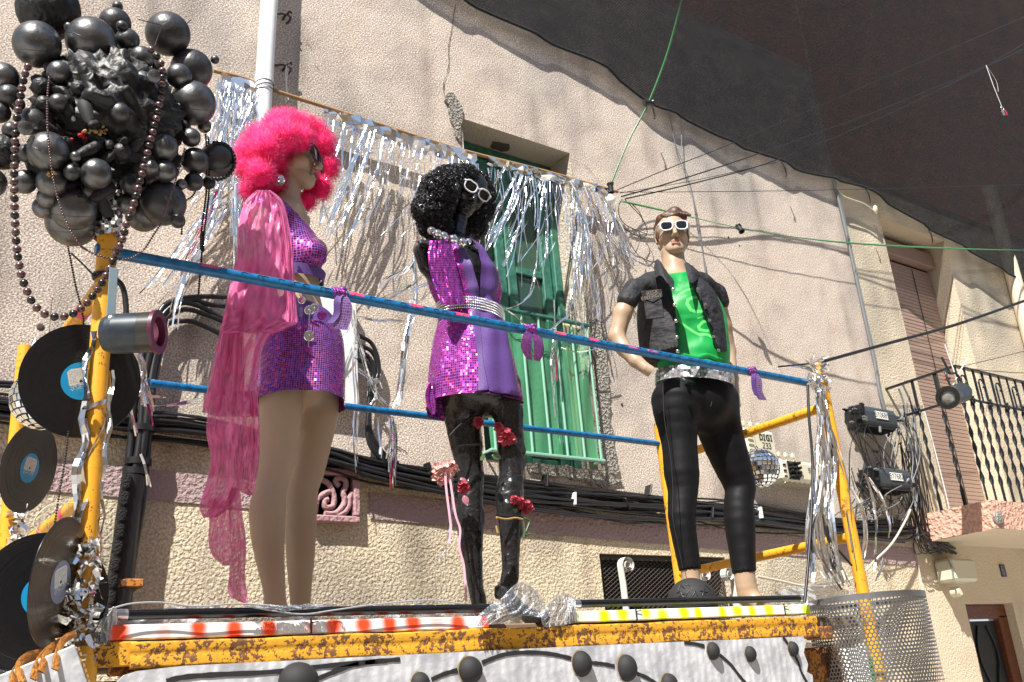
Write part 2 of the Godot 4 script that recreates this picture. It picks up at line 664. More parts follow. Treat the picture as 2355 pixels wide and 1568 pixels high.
	var magenta := [Color(0.36, 0.02, 0.28), Color(0.28, 0.03, 0.38), Color(0.46, 0.012, 0.16), Color(0.22, 0.04, 0.42), Color(0.38, 0.02, 0.34)]
	sequin("magenta_sequins", sequin_map(magenta, Color(0.22, 0.05, 0.26), 32, 14, 10, 0.20), Vector3(3.5, 3.5, 3.5))
	var vi := mat("violet_cloth", Color.WHITE, 0.6)
	vi.albedo_texture = tx(blend(grey(99, 0.25, 2, 256), Color(0.055, 0.022, 0.135), Color(0.13, 0.06, 0.26), 2.2))
	world_map(vi, 3.0)
	var org := mat("organza", Color(1.0, 0.27, 0.60, 0.98), 0.38)
	org.transparency = BaseMaterial3D.TRANSPARENCY_ALPHA
	org.albedo_texture = tx(organza_map())
	org.backlight_enabled = true
	org.backlight = Color(1, 1, 1)
	var tul := mat("tulle", Color.WHITE, 0.35, 0.25)
	tul.transparency = BaseMaterial3D.TRANSPARENCY_ALPHA
	tul.albedo_texture = tx(hex_net(256, 0.15, 0.12, 5))
	mat("tulle_hem", Color(0.30, 0.31, 0.33), 0.6)
	var ck := mat("black_cloth", Color.WHITE, 0.72)
	ck.albedo_texture = tx(blend(grey(101, 0.02, 5), Color(0.006, 0.006, 0.008), Color(0.013, 0.013, 0.017), 1.2))
	bumped(ck, grey(102, 0.008, 4), 1.6, 2.2)
	var gs := mat("green_shirt", Color.WHITE, 0.42)
	gs.albedo_texture = tx(shirt_map())
	gs.heightmap_enabled = true
	gs.heightmap_texture = tx(grey(105, 0.006, 3, 256))
	gs.heightmap_scale = 2.0
	mat("green_plain", Color(0.004, 0.28, 0.055), 0.42)
	var lt := mat("black_leather", Color(0.006, 0.0063, 0.0075), 0.58)
	lt.metallic_specular = 0.28
	bumped(lt, grey(103, 0.006, 3), 0.5, 1.4)
	sequin("silver_sequins", sequin_map([Color(0.75, 0.75, 0.78), Color(0.55, 0.56, 0.6), Color(0.85, 0.82, 0.80), Color(0.35, 0.36, 0.40)], Color(0.10, 0.10, 0.11), 32, 12, 12, 0.28), Vector3(2.6, 2.6, 2.6))
	mat("steel_button", Color(0.62, 0.62, 0.62), 0.25, 1.0)
	var ro := mat("cloth_rose", Color(0.40, 0.045, 0.075), 0.6)
	ro.backlight_enabled = true
	ro.backlight = Color(0.3, 0.05, 0.1)
	mat("pale_rose", Color(0.66, 0.36, 0.33), 0.6)
	mat("leaf_green", Color(0.055, 0.10, 0.045), 0.4)
	mat("leaf_pink", Color(0.30, 0.12, 0.16), 0.4)
	mat("pink_ribbon", Color(0.72, 0.40, 0.52), 0.5)
	mat("stump_inside", Color(0.16, 0.12, 0.09), 0.8)
	# card and paint
	var cb := mat("white_card", Color.WHITE, 0.7)
	cb.albedo_texture = tx(blend(grey(111, 0.010, 5), Color(0.36, 0.37, 0.40), Color(0.54, 0.55, 0.58), 1.5))
	cb.heightmap_enabled = true
	cb.heightmap_texture = tx(card_map())
	cb.heightmap_scale = 0.5
	world_map(cb, 1.7)
	mat("card_brown", Color(0.30, 0.19, 0.10), 0.9)
	mat("paint_black", Color(0.016, 0.017, 0.019), 0.6)
	var le := mat("strap_leather", Color(0.42, 0.17, 0.03), 0.5)
	bumped(le, g1, 0.5, 3.0)
	var b1 := mat("batten_orange", Color.WHITE, 0.35)
	b1.albedo_texture = tx(spot_map(Color(0.86, 0.07, 0.02), 7))
	var b2 := mat("batten_lime", Color.WHITE, 0.35)
	b2.albedo_texture = tx(spot_map(Color(0.62, 0.80, 0.01), 17))
	mat("tube_black", Color(0.006, 0.006, 0.007), 0.12)
	mat("spot_body", Color.WHITE, 0.34, 0.15)
	M.spot_body.albedo_texture = tx(blend(grey(121, 0.02, 4), Color(0.014, 0.020, 0.027), Color(0.036, 0.05, 0.064), 1.2))
	world_map(M.spot_body, 3.0)
	mat("spot_ring", Color(0.085, 0.012, 0.035), 0.35)
	mat("spot_lens", Color(0.42, 0.12, 0.20), 0.10)
	mat("bracket_blue", Color(0.16, 0.22, 0.26), 0.45)
	mat("bulb_white", Color(0.82, 0.83, 0.85), 0.2)
	mat("cord_green", Color(0.055, 0.20, 0.075), 0.4)
	var rnm := mat("ribbon_net", Color.WHITE, 0.4, 0.3)
	rnm.albedo_texture = tx(sequin_map([Color(0.12, 0.05, 0.20), Color(0.17, 0.07, 0.26), Color(0.14, 0.06, 0.22)], Color(0.44, 0.32, 0.58), 16, 16, 16, 0.1)[0])
	rnm.uv1_scale = Vector3(4.0, 4.0, 1.0)
	var nt := mat("shade_cloth", Color.WHITE, 0.75)
	nt.transparency = BaseMaterial3D.TRANSPARENCY_ALPHA
	nt.albedo_texture = tx(net_map())
	nt.uv1_scale = Vector3(0.9, 0.9, 1.0)
	mat("net_hem", Color(0.011, 0.011, 0.012), 0.8)

func groove_map() -> Image:     # radial grooves: v runs outwards
	var s := 256
	var im := Image.create(16, s, false, Image.FORMAT_RGB8)
	var r := RandomNumberGenerator.new()
	r.seed = 4
	for y in s:
		var t := r.randf_range(-0.35, 0.35)
		for x in 16:
			im.set_pixel(x, y, Color(0.5, 0.5 + t * 0.5, 0.95))
	return im

func label_map(base: Color) -> Image:      # a round paper label: coloured ring, pale panel with lines of small print, a splash of ornament
	var s := 256
	var im := Image.create(s, s, false, Image.FORMAT_RGB8)
	im.fill(base.linear_to_srgb())
	var r := RandomNumberGenerator.new()
	r.seed = 12
	var pale := Color(0.62, 0.62, 0.60).linear_to_srgb()
	var ink := Color(0.05, 0.07, 0.10).linear_to_srgb()
	for y in range(38, 150):
		var half := 78.0 if y > 60 else 78.0 - pow((60 - y) / 22.0, 2) * 26.0
		for x in s:
			if absf(x - 128) < half:
				im.set_pixel(x, y, pale)
	for row in 9:
		var x := 62
		while x < 190:
			var l := r.randi_range(5, 17)
			if row < 2 or r.randf() < 0.75:
				im.fill_rect(Rect2i(x, 52 + row * 10, mini(l, 192 - x), 3), ink.lerp(pale, 0.35))
			x += l + 5
	for k in 300:
		var a := Vector2(r.randf_range(56, 200), 150 + r.randf_range(-10, 22) + r.randf() * r.randf() * 18)
		im.fill_rect(Rect2i(int(a.x), int(a.y), r.randi_range(2, 7), r.randi_range(2, 5)), [pale, ink.lerp(base, 0.4), pale][r.randi() % 3])
	for row in 2:
		im.fill_rect(Rect2i(92 + row * 12, 208 + row * 9, 72 - row * 24, 2), ink.lerp(base, 0.3))
	return im

func organza_map() -> Image:
	var s := 512
	var im := Image.create(s, s, false, Image.FORMAT_RGBA8)
	var a := noise(131, 0.008, 3).get_seamless_image(s, s)
	var r := RandomNumberGenerator.new()
	r.seed = 9
	for y in s:
		for x in s:
			var g := a.get_pixel(x, y).r
			var w := 0.82 + 0.18 * g
			im.set_pixel(x, y, Color(w, w, w, clampf(0.72 + g * 0.36, 0, 1)))
	for k in 420:
		var p := Vector2i(r.randi() % (s - 3), r.randi() % (s - 3))
		im.fill_rect(Rect2i(p, Vector2i(1 + r.randi() % 3, 1 + r.randi() % 3)), Color(1, 1, 1, 1))
	return im

func net_map() -> Image:      # knitted shade cloth: close black tapes in rows with small uneven gaps between
	var s := 512
	var im := Image.create(s, s, false, Image.FORMAT_RGBA8)
	var big := noise(141, 0.006, 3).get_seamless_image(s, s)
	var fine := noise(142, 0.07, 3).get_seamless_image(s, s)
	var r := RandomNumberGenerator.new()
	r.seed = 19
	for y in s:
		var row := fmod(y / 10.667, 1.0)
		for x in s:
			var st := fmod((x + (int(y / 10.667) % 2) * 4) / 8.0, 1.0)
			var g := fine.get_pixel(x, y).r
			var open := row > 0.45 and st > 0.35
			var al := 0.985
			if open:
				al = 0.22 + 0.75 * g + 0.30 * (big.get_pixel(x, y).r - 0.5)
			var w := (0.004 if row < 0.4 else 0.012) + 0.022 * g * row
			if r.randf() > 0.9975:
				w = 0.8
				al = 1.0
			im.set_pixel(x, y, Color(w, w, w * 1.01, clampf(al, 0.0, 1.0)))
	return im

func card_map() -> Image:      # corrugated card under paint: soft upright flutes and creases
	var s := 512
	var im := Image.create(s, s, false, Image.FORMAT_L8)
	var a := noise(151, 0.012, 4).get_seamless_image(s, s)
	for y in s:
		for x in s:
			var g := a.get_pixel(x, y).r
			var f := 0.5 + 0.5 * sin(TAU * (x / 32.0 + g * 0.5))
			im.set_pixel(x, y, Color.WHITE * clampf(0.25 * f + 0.75 * g, 0, 1))
	return im

func spot_map(c: Color, seed_: int) -> Image:    # white sheet metal with sprayed blots at uneven spacing
	var w := 1024
	var h := 64
	var im := Image.create(w, h, false, Image.FORMAT_RGB8)
	var r := RandomNumberGenerator.new()
	r.seed = seed_
	var base := Color(0.72, 0.73, 0.74)
	var blots := []
	var x := 26.0
	while x < w:
		blots.append([x, r.randf_range(10, 54), r.randf_range(19, 30), r.randf_range(55, 110), 1.0 if r.randf() < 0.85 else 0.35])
		x += r.randf_range(60, 110)
	for yy in h:
		for xx in w:
			var k := 0.0
			for b in blots:
				var d: float = Vector2((xx - b[0]) / b[2], (yy - b[1]) / b[3]).length()
				k = maxf(k, (1.0 - smoothstep(0.35, 1.25, d)) * b[4])
			im.set_pixel(xx, yy, base.lerp(c, k).linear_to_srgb())
	return im

func stroke(im: Image, pts: Array, r: float, c: Color) -> void:
	for i in pts.size() - 1:
		var a: Vector2 = pts[i]
		var b: Vector2 = pts[i + 1]
		var n := int(a.distance_to(b)) + 1
		for k in n + 1:
			var p := a.lerp(b, float(k) / n)
			for dy in range(-int(r), int(r) + 1):
				for dx in range(-int(r), int(r) + 1):
					if dx * dx + dy * dy <= r * r and rng.randf() < 0.93:
						var q := Vector2i(int(p.x) + dx, int(p.y) + dy)
						if q.x >= 0 and q.y >= 0 and q.x < im.get_width() and q.y < im.get_height():
							im.set_pixelv(q, c)

func shirt_map() -> Image:
	var s := 512
	var im := Image.create(s, s, false, Image.FORMAT_RGB8)
	im.fill(Color(0.004, 0.30, 0.060).linear_to_srgb())
	var c := Color(0.12, 0.60, 0.15).linear_to_srgb()
	stroke(im, [Vector2(330, 118), Vector2(285, 118), Vector2(235, 130), Vector2(195, 152), Vector2(172, 190), Vector2(166, 232), Vector2(170, 270), Vector2(185, 305), Vector2(212, 335), Vector2(240, 362), Vector2(262, 378), Vector2(300, 378), Vector2(330, 396), Vector2(390, 394)], 6, c)
	stroke(im, [Vector2(345, 168), Vector2(262, 176), Vector2(232, 188), Vector2(225, 210), Vector2(240, 246), Vector2(262, 256), Vector2(350, 250)], 8, c)
	stroke(im, [Vector2(268, 292), Vector2(330, 272)], 4, c)
	stroke(im, [Vector2(335, 300), Vector2(290, 312), Vector2(266, 334), Vector2(268, 352), Vector2(300, 360), Vector2(390, 346)], 7, c)
	return im

func setting() -> void:
	var g := Mb.new()
	g.quad(Vector3(-120, 0, 40), Vector3(160, 0, 40), Vector3(160, 0, -60), Vector3(-120, 0, -60), Vector3.UP)
	var o := put("street_ground", g, M.street_paving, self)
	o.set_meta("kind", "structure")
	tag(o, "pale paved street below the float and the houses", "")
	var f := thing("facing_house", "plain pale house front across the street, behind the viewer", "house")
	var w := Mb.new()
	w.box(Vector3(2, 3.6, 3.75), Vector3(40, 7.2, 0.5), Basis.IDENTITY, 0.02)
	put("wall", w, M.pale_render, f)
	for i in 12:
		w = Mb.new()
		w.box(Vector3(-15 + i * 3.0, 1.6 if i % 2 else 4.6, 3.5), Vector3(1.0, 1.9, 0.06), Basis.IDENTITY, 0.02)
		put("shutter", w, M.door_wood, f)

# ---------------------------------------------------------------- the two houses
func cuts(lo: float, hi: float, step: float, extra: Array) -> Array:
	var out := []
	var n := int(ceil((hi - lo) / step))
	for i in n + 1:
		out.append(lo + (hi - lo) * i / n)
	for e in extra:
		if e > lo and e < hi:
			out.append(e)
	out.sort()
	return out

func wall_sheet(mb: Mb, x0: float, x1: float, y0: float, y1: float, z: float, holes: Array, low: Callable, high: Callable, step := 0.11, bulge := 0.0025) -> void:
	var ex := []
	var ey := []
	for h in holes:
		ex.append_array([h[0], h[1]])
		ey.append_array([h[2], h[3]])
	var xs := cuts(x0, x1, step, ex)
	var ys := cuts(y0, y1, step, ey)
	var big := noise(201, 0.45, 3)
	var mid := noise(202, 2.2, 4)
	var rough := noise(203, 5.0, 3)
	var runs := noise(204, 1.0, 3)
	mb.tinted = true
	var ids := []
	for y in ys:
		var row := []
		for x in xs:
			var lo: float = low.call(x)
			var hi: float = high.call(x)
			var yy := clampf(y, lo, hi)
			var b := big.get_noise_2d(x * 1.0, yy * 1.0)
			var m := mid.get_noise_2d(x, yy)
			var st := maxf(0.0, runs.get_noise_2d(x * 5.0, yy * 0.45) - 0.12) * 0.55      # rain runs
			var pt := smoothstep(0.10, 0.16, mid.get_noise_2d(x * 0.45 + 31.0, yy * 0.45)) * 0.09      # made-good patches
			var k := clampf(0.92 - st + pt + b * 0.34 + m * 0.26, 0.5, 1.15)
			mb.col = Color(k * (1.0 + b * 0.08), k, k * (1.0 - b * 0.10 - m * 0.05))
			var gx := rough.get_noise_2d(x + 0.02, yy) - rough.get_noise_2d(x - 0.02, yy)
			var gy := rough.get_noise_2d(x, yy + 0.02) - rough.get_noise_2d(x, yy - 0.02)
			row.append(mb.vert(Vector3(x, yy, z + rough.get_noise_2d(x, yy) * bulge), Vector3(-gx * bulge * 25.0, -gy * bulge * 25.0, 1).normalized(), Vector2(x, y)))
		ids.append(row)
	for j in ys.size() - 1:
		for i in xs.size() - 1:
			var cx: float = (xs[i] + xs[i + 1]) * 0.5
			var cy: float = (ys[j] + ys[j + 1]) * 0.5
			var skip := false
			for h in holes:
				if cx > h[0] and cx < h[1] and cy > h[2] and cy < h[3]:
					skip = true
			if skip or (ys[j + 1] <= low.call(cx)) or ys[j] >= high.call(cx):
				continue
			mb.tri(ids[j][i], ids[j][i + 1], ids[j + 1][i + 1])
			mb.tri(ids[j][i], ids[j + 1][i + 1], ids[j + 1][i])
	mb.col = Color.WHITE

func reveal(mb: Mb, x0: float, x1: float, y0: float, y1: float, z0: float, z1: float) -> void:     # the four inner faces of an opening
	mb.quad(Vector3(x0, y0, z0), Vector3(x0, y1, z0), Vector3(x0, y1, z1), Vector3(x0, y0, z1), Vector3(1, 0, 0))
	mb.quad(Vector3(x1, y0, z0), Vector3(x1, y1, z0), Vector3(x1, y1, z1), Vector3(x1, y0, z1), Vector3(-1, 0, 0))
	mb.quad(Vector3(x0, y1, z0), Vector3(x1, y1, z0), Vector3(x1, y1, z1), Vector3(x0, y1, z1), Vector3(0, -1, 0))
	mb.quad(Vector3(x0, y0, z0), Vector3(x1, y0, z0), Vector3(x1, y0, z1), Vector3(x0, y0, z1), Vector3(0, 1, 0))

func edge_line(x: float) -> float:      # lower edge of the thick upper render, falling with the street
	return 2.915 - 0.034 * (x - 0.8)

func blob_slab(mb: Mb, outline: Array, z: float, thick: float) -> void:     # an uneven patch of plaster with a ragged rim
	var pts := []
	for i in outline.size():
		var a: Vector3 = outline[i]
		var b: Vector3 = outline[(i + 1) % outline.size()]
		var n := maxi(2, int(a.distance_to(b) / 0.035))
		for k in n:
			var p := a.lerp(b, float(k) / n)
			pts.append(Vector2(p.x + rng.randf_range(-0.012, 0.012), p.y + rng.randf_range(-0.012, 0.012)))
	mb.prism(pts, Vector3(0, 0, z), Basis.IDENTITY, thick)

func left_house() -> void:
	var h := thing("rendered_house", "tan roughcast house wall with lilac band and tall green window behind the mannequins", "house")
	var wx := [3.113, 3.992, 2.92, 5.125]
	var vent := [2.055, 2.315, 2.535, 2.79]
	var lw := [3.885, 4.95, 1.45, 2.425]
	var top := func(_x): return 9.6
	var up := Mb.new()
	wall_sheet(up, -2.5, 7.08, 2.6, 6.9, WALL, [wx], edge_line, func(_x): return 6.9, 0.065, 0.0035)
	for i in 40:      # the lower rim of the thick render
		var xa := -2.5 + i * 0.2395
		var xb := xa + 0.2395
		up.quad(Vector3(xa, edge_line(xa), WALL), Vector3(xb, edge_line(xb), WALL), Vector3(xb, edge_line(xb), WALL - 0.04), Vector3(xa, edge_line(xa), WALL - 0.04), Vector3(0, -1, 0))
	up.quad(Vector3(7.08, 0, WALL), Vector3(7.08, 9.6, WALL), Vector3(7.08, 9.6, WALL - 0.3), Vector3(7.08, 0, WALL - 0.3), Vector3(1, 0, 0))
	up.quad(Vector3(-2.5, 0, WALL), Vector3(-2.5, 9.6, WALL), Vector3(-2.5, 9.6, WALL - 0.3), Vector3(-2.5, 0, WALL - 0.3), Vector3(-1, 0, 0))
	put("upper_wall", up, M.tan_stucco, h)
	var hi := Mb.new()
	wall_sheet(hi, -2.5, 7.08, 6.9, 9.6, WALL - 0.01, [], func(_x): return 6.9, top, 0.3)
	hi.quad(Vector3(-2.5, 9.6, WALL), Vector3(7.08, 9.6, WALL), Vector3(7.08, 9.6, WALL - 0.3), Vector3(-2.5, 9.6, WALL - 0.3), Vector3.UP)
	put("top_storey_wall", hi, M.terracotta_render, h)
	var lo := Mb.new()
	wall_sheet(lo, -2.5, 7.08, 0, 3.1, WALL - 0.018, [vent, lw], func(_x): return 0.0, func(x): return edge_line(x) + 0.05, 0.065)
	put("lower_wall", lo, M.cream_stucco, h)
	var band := Mb.new()
	for i in 96:
		if i == 46:
			put("lilac_band", band, M.lilac_paint, h)
			band = Mb.new()
		var xa := -2.5 + i * 0.0998
		var xb := xa + 0.0998
		if xb > vent[0] and xa < vent[1]:
			continue
		var ta := 2.75 - 0.034 * (xa - 0.8)
		var tb := 2.75 - 0.034 * (xb - 0.8)
		var w := 0.135
		band.quad(Vector3(xa, ta - w, WALL - 0.012), Vector3(xb, tb - w, WALL - 0.012), Vector3(xb, tb, WALL - 0.012), Vector3(xa, ta, WALL - 0.012), Vector3(0, 0, 1))
	put("lilac_band", band, M.lilac_paint, h)
	# crack above the window
	var cr := Mb.new()
	var cp := line(WALL + 0.006, [1047, 10, 1041, 50, 1037, 75, 1031, 110, 1032, 145, 1027, 172, 1021, 186, 1020, 210, 1023, 222])
	var crk := smooth(cp, 5)
	var sd := []
	for p in crk:
		sd.append(Vector3(1, 0, 0).rotated(Vector3(0, 0, 1), rng.randf_range(-0.5, 0.5)) * rng.randf_range(0.4, 1.3))
	cr.strip(crk, sd, 0.0055)
	put("crack", cr, M.crack, h)
	for q in [[1310, 365, 1345, 380, 1372, 410, 1392, 436], [1062, 262, 1100, 268, 1150, 284, 1185, 300], [700, 90, 716, 110, 720, 140, 735, 160], [1900, 300, 1890, 380, 1898, 450], [60, 420, 80, 470, 76, 520]]:
		cr = Mb.new()
		crk = smooth(line(WALL + 0.006, q), 6)
		sd = []
		for p in crk:
			sd.append(Vector3(0.4, 1, 0).normalized().rotated(Vector3(0, 0, 1), rng.randf_range(-0.6, 0.6)) * rng.randf_range(0.2, 1.1))
		cr.strip(crk, sd, 0.0035)
		put("crack", cr, M.crack, h)
	# bare grey plaster round the window
	for o in [[1362, 735, 1384, 745, 1395, 850, 1400, 960, 1420, 1085, 1392, 1092, 1378, 1050, 1374, 950, 1368, 850, 1356, 800], [1205, 1066, 1290, 1072, 1400, 1090, 1430, 1112, 1380, 1118, 1290, 1098, 1215, 1090], [1020, 222, 1040, 218, 1058, 250, 1059, 330, 1046, 318, 1034, 268]]:
		var ps := Mb.new()
		blob_slab(ps, line(WALL, o), WALL + 0.004, 0.022)
		put("bare_plaster", ps, M.grey_plaster, h)
	for q in [[165, 818, 9], [97, 945, 6], [93, 752, 8], [1675, 546, 5], [1700, 565, 4], [1430, 930, 5]]:     # drill holes
		var ho := Mb.new()
		ho.ball(at(q[0], q[1], WALL), Vector3(1, 1, 0.3) * q[2] * 0.0022, Basis.IDENTITY, 10, 6)
		put("drill_hole", ho, M.crack, h)
	# tall window
	var w := Node3D.new()
	w.name = "window"
	h.add_child(w)
	var rv := Mb.new()
	reveal(rv, wx[0], wx[1], wx[2], wx[3], WALL + 0.004, WALL - 0.27)
	put("reveal", rv, M.reveal_render, w)
	var br := Mb.new()
	var hole := []
	for i in 12:
		hole.append(Vector2(cos(TAU * i / 12) * 0.085 * rng.randf_range(0.75, 1.15), sin(TAU * i / 12) * 0.05 * rng.randf_range(0.7, 1.2)))
	br.prism(hole, Vector3(3.52, wx[3] - 0.001, WALL - 0.15), Basis(Vector3(1, 0, 0), Vector3(0, 0, 1), Vector3(0, -1, 0)), 0.006)
	put("broken_patch", br, M.crack, w)
	var fz := WALL - 0.24
	var fr := Mb.new()
	fr.box(Vector3((wx[0] + wx[1]) / 2, wx[3] - 0.035, fz), Vector3(wx[1] - wx[0] - 0.004, 0.066, 0.07), Basis.IDENTITY, 0.006)
	for x in [wx[0] + 0.032, wx[1] - 0.032]:
		fr.box(Vector3(x, (wx[2] + wx[3]) / 2 - 0.035, fz), Vector3(0.06, wx[3] - wx[2] - 0.075, 0.07), Basis.IDENTITY, 0.006)
	put("frame", fr, M.green_paint, w)
	for s in 2:
		var xa: float = wx[0] + 0.066 + s * 0.374
		var xb := xa + 0.368
		var lf := Mb.new()
		for x in [xa + 0.038, xb - 0.038]:
			lf.box(Vector3(x, 3.99, fz - 0.012), Vector3(0.074, 2.12, 0.045), Basis.IDENTITY, 0.007)
		for y in [3.0, 3.50, 3.74, 4.28, 5.0]:
			lf.box(Vector3((xa + xb) / 2, y, fz - 0.014), Vector3(xb - xa - 0.152, 0.05 if y < 4.9 else 0.10, 0.04), Basis.IDENTITY, 0.006)
		put("shutter_leaf", lf, M.green_paint, w)
		var ys := [3.03, 3.475, 3.525, 3.715, 3.765, 4.255, 4.305, 4.95]
		for k in 4:
			var pn := Mb.new()
			pn.box(Vector3((xa + xb) / 2, (ys[k * 2] + ys[k * 2 + 1]) / 2, fz - 0.02), Vector3(xb - xa - 0.154, ys[k * 2 + 1] - ys[k * 2] - 0.003, 0.008))
			put("pane", pn, M.dark_pane if k != 3 else M.faded_curtain, w)
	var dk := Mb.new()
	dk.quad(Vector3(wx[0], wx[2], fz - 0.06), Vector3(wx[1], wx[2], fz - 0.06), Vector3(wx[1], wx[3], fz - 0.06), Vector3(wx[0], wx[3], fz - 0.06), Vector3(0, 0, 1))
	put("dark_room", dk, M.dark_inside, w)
	# low railing across the window, netted in green
	var rl := Node3D.new()
	rl.name = "window_railing"
	h.add_child(rl)
	var rz := WALL + 0.075
	var ra := at(1138, 706, rz)
	var rb := at(1352, 757, rz)
	var yb := 2.955
	for y in [ra.y, yb]:
		var m := Mb.new()
		m.box(Vector3((ra.x + rb.x) / 2 - 0.05, y, rz), Vector3(rb.x - ra.x + 0.12, 0.016, 0.032), Basis.IDENTITY, 0.003)
		m.box(Vector3(rb.x, y, rz - 0.05), Vector3(0.012, 0.015, 0.13), Basis.IDENTITY, 0.003)
		m.box(Vector3(ra.x - 0.1, y, rz - 0.05), Vector3(0.012, 0.015, 0.13), Basis.IDENTITY, 0.003)
		put("top_rail" if y > 3.2 else "bottom_rail", m, M.green_rail if y < 3.2 else M.green_paint, rl)
	for i in 7:
		var m := Mb.new()
		var x := lerpf(ra.x - 0.07, rb.x - 0.01, i / 6.0)
		m.box(Vector3(x, (ra.y + yb) / 2, rz), Vector3(0.013, ra.y - yb - 0.018, 0.013), Basis.IDENTITY, 0.003)
		put("bar", m, M.green_rail, rl)
	var nm := mat("green_mesh", Color(1, 1, 1), 0.6)
	nm.transparency = BaseMaterial3D.TRANSPARENCY_ALPHA
	var im := Image.create(64, 64, false, Image.FORMAT_RGBA8)
	im.fill(Color(0.11, 0.30, 0.21, 0.35).linear_to_srgb())
	for i in 8:
		im.fill_rect(Rect2i(i * 8, 0, 3, 64), Color(0.30, 0.62, 0.42, 0.85))
		im.fill_rect(Rect2i(0, i * 8, 64, 3), Color(0.30, 0.62, 0.42, 0.85))
	nm.albedo_texture = tx(im)
	nm.uv1_scale = Vector3(13, 14, 1)
	var net := Mb.new()
	var rows := []
	for j in 12:
		var row := []
		for i in 20:
			row.append(Vector3(lerpf(ra.x - 0.09, rb.x - 0.02, i / 19.0), lerpf(ra.y - 0.02, yb + 0.01, j / 11.0), rz - 0.018 + 0.008 * sin(i * 1.7 + j * 0.6)))
		rows.append(row)
	net.grid(rows)
	put("green_netting", net, nm, rl)
	var cl := Mb.new()
	rows = []
	for j in 10:
		var row := []
		for i in 14:
			row.append(Vector3(lerpf(rb.x - 0.16, rb.x - 0.045, i / 13.0), lerpf(ra.y + 0.02, yb + 0.03, j / 9.0), rz - 0.05 + 0.014 * sin(i * 1.9)))
		rows.append(row)
	cl.grid(rows)
	var cm := mat("straw_cloth", Color(0.50, 0.43, 0.28), 0.9)
	put("straw_cloth", cl, cm, rl)
	# cast vent with scrolls
	var vt := Node3D.new()
	vt.name = "vent"
	h.add_child(vt)
	var vz := WALL + 0.004
	var vf := Mb.new()
	var vcx: float = (vent[0] + vent[1]) / 2
	var vcy: float = (vent[2] + vent[3]) / 2
	for s in [-1, 1]:
		vf.box(Vector3(vcx, vcy + s * 0.118, vz), Vector3(0.265, 0.034, 0.05), Basis.IDENTITY, 0.006)
		vf.box(Vector3(vcx + s * 0.118, vcy, vz), Vector3(0.034, 0.2, 0.05), Basis.IDENTITY, 0.006)
	var vm := mat("lilac_cast", Color(0.36, 0.21, 0.22), 0.85)
	bumped(vm, grey(11, 0.030, 3), 0.6, 2.0)
	put("vent_frame", vf, vm, vt)
	for sc in [[[-0.10, 0.085], [-0.03, 0.06], [0.0, 0.0], [-0.005, -0.05], [-0.045, -0.06], [-0.05, -0.03], [-0.03, -0.02]], [[0.03, 0.05], [0.01, 0.07], [0.03, 0.09], [0.065, 0.08], [0.065, 0.045], [0.05, 0.02], [0.06, -0.02], [0.04, -0.06], [0.0, -0.088], [-0.05, -0.09]], [[-0.1, -0.09], [-0.09, -0.03], [-0.06, 0.0], [-0.02, 0.02]], [[0.1, 0.02], [0.085, -0.01], [0.08, -0.05], [0.05, -0.085], [0.01, -0.098]]]:
		var pts := []
		for q in sc:
			pts.append(Vector3(vcx + q[0], vcy + q[1], vz))
		var m := Mb.new()
		m.tube(smooth(pts, 5), 0.015, 8)
		put("scroll", m, vm, vt)
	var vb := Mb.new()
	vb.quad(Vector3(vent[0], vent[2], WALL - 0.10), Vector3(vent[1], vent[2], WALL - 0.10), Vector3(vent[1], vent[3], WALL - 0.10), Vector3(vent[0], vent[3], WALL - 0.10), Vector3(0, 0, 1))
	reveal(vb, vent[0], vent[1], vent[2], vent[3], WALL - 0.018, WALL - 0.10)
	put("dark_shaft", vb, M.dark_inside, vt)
	# low window with expanded metal and white iron scrolls
	var gw := Node3D.new()
	gw.name = "cellar_window"
	h.add_child(gw)
	var gr := Mb.new()
	reveal(gr, lw[0], lw[1], lw[2], lw[3], WALL - 0.016, WALL - 0.22)
	put("reveal", gr, M.reveal_render, gw)
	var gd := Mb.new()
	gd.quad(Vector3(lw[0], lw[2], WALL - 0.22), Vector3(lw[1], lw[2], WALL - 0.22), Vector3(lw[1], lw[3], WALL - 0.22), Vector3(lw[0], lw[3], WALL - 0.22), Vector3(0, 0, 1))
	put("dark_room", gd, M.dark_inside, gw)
	var gm := Mb.new()
	var gz := WALL - 0.05
	for dirs in [1.0, -1.0]:
		var c: float = -1.2
		while c < 2.2:
			var pa := Vector2(lw[0], lw[2] + c * 1.0) if dirs > 0 else Vector2(lw[0], lw[3] - c)
			var slope: float = 0.62 * dirs
			var xs := []
			for t in 2:
				var x: float = lw[0] if t == 0 else lw[1]
				xs.append(Vector2(x, pa.y + slope * (x - lw[0])))
			var a: Vector2 = xs[0]
			var b: Vector2 = xs[1]
			var lo_y: float = lw[2]
			var hi_y: float = lw[3]
			var t0 := 0.0
			var t1 := 1.0
			var dy := b.y - a.y
			var ta := (lo_y - a.y) / dy
			var tb := (hi_y - a.y) / dy
			t0 = maxf(t0, minf(ta, tb))
			t1 = minf(t1, maxf(ta, tb))
			if t1 - t0 > 0.01:
				var p := a.lerp(b, t0)
				var q := a.lerp(b, t1)
				gm.tube([Vector3(p.x, p.y, gz + dirs * 0.0015), Vector3(q.x, q.y, gz + dirs * 0.0015)], 0.0026, 4, false)
			c += 0.0245
	var mg := put("expanded_metal", gm, M.rust_wire, gw)
	stuff(mg)
	var ge := Mb.new()
	ge.box(Vector3(lw[0] + 0.012, (lw[2] + lw[3]) / 2, gz + 0.008), Vector3(0.02, lw[3] - lw[2], 0.012), Basis.IDENTITY, 0.002)
	ge.box(Vector3((lw[0] + lw[1]) / 2, lw[3] - 0.014, gz + 0.008), Vector3(lw[1] - lw[0] - 0.05, 0.02, 0.012), Basis.IDENTITY, 0.002)
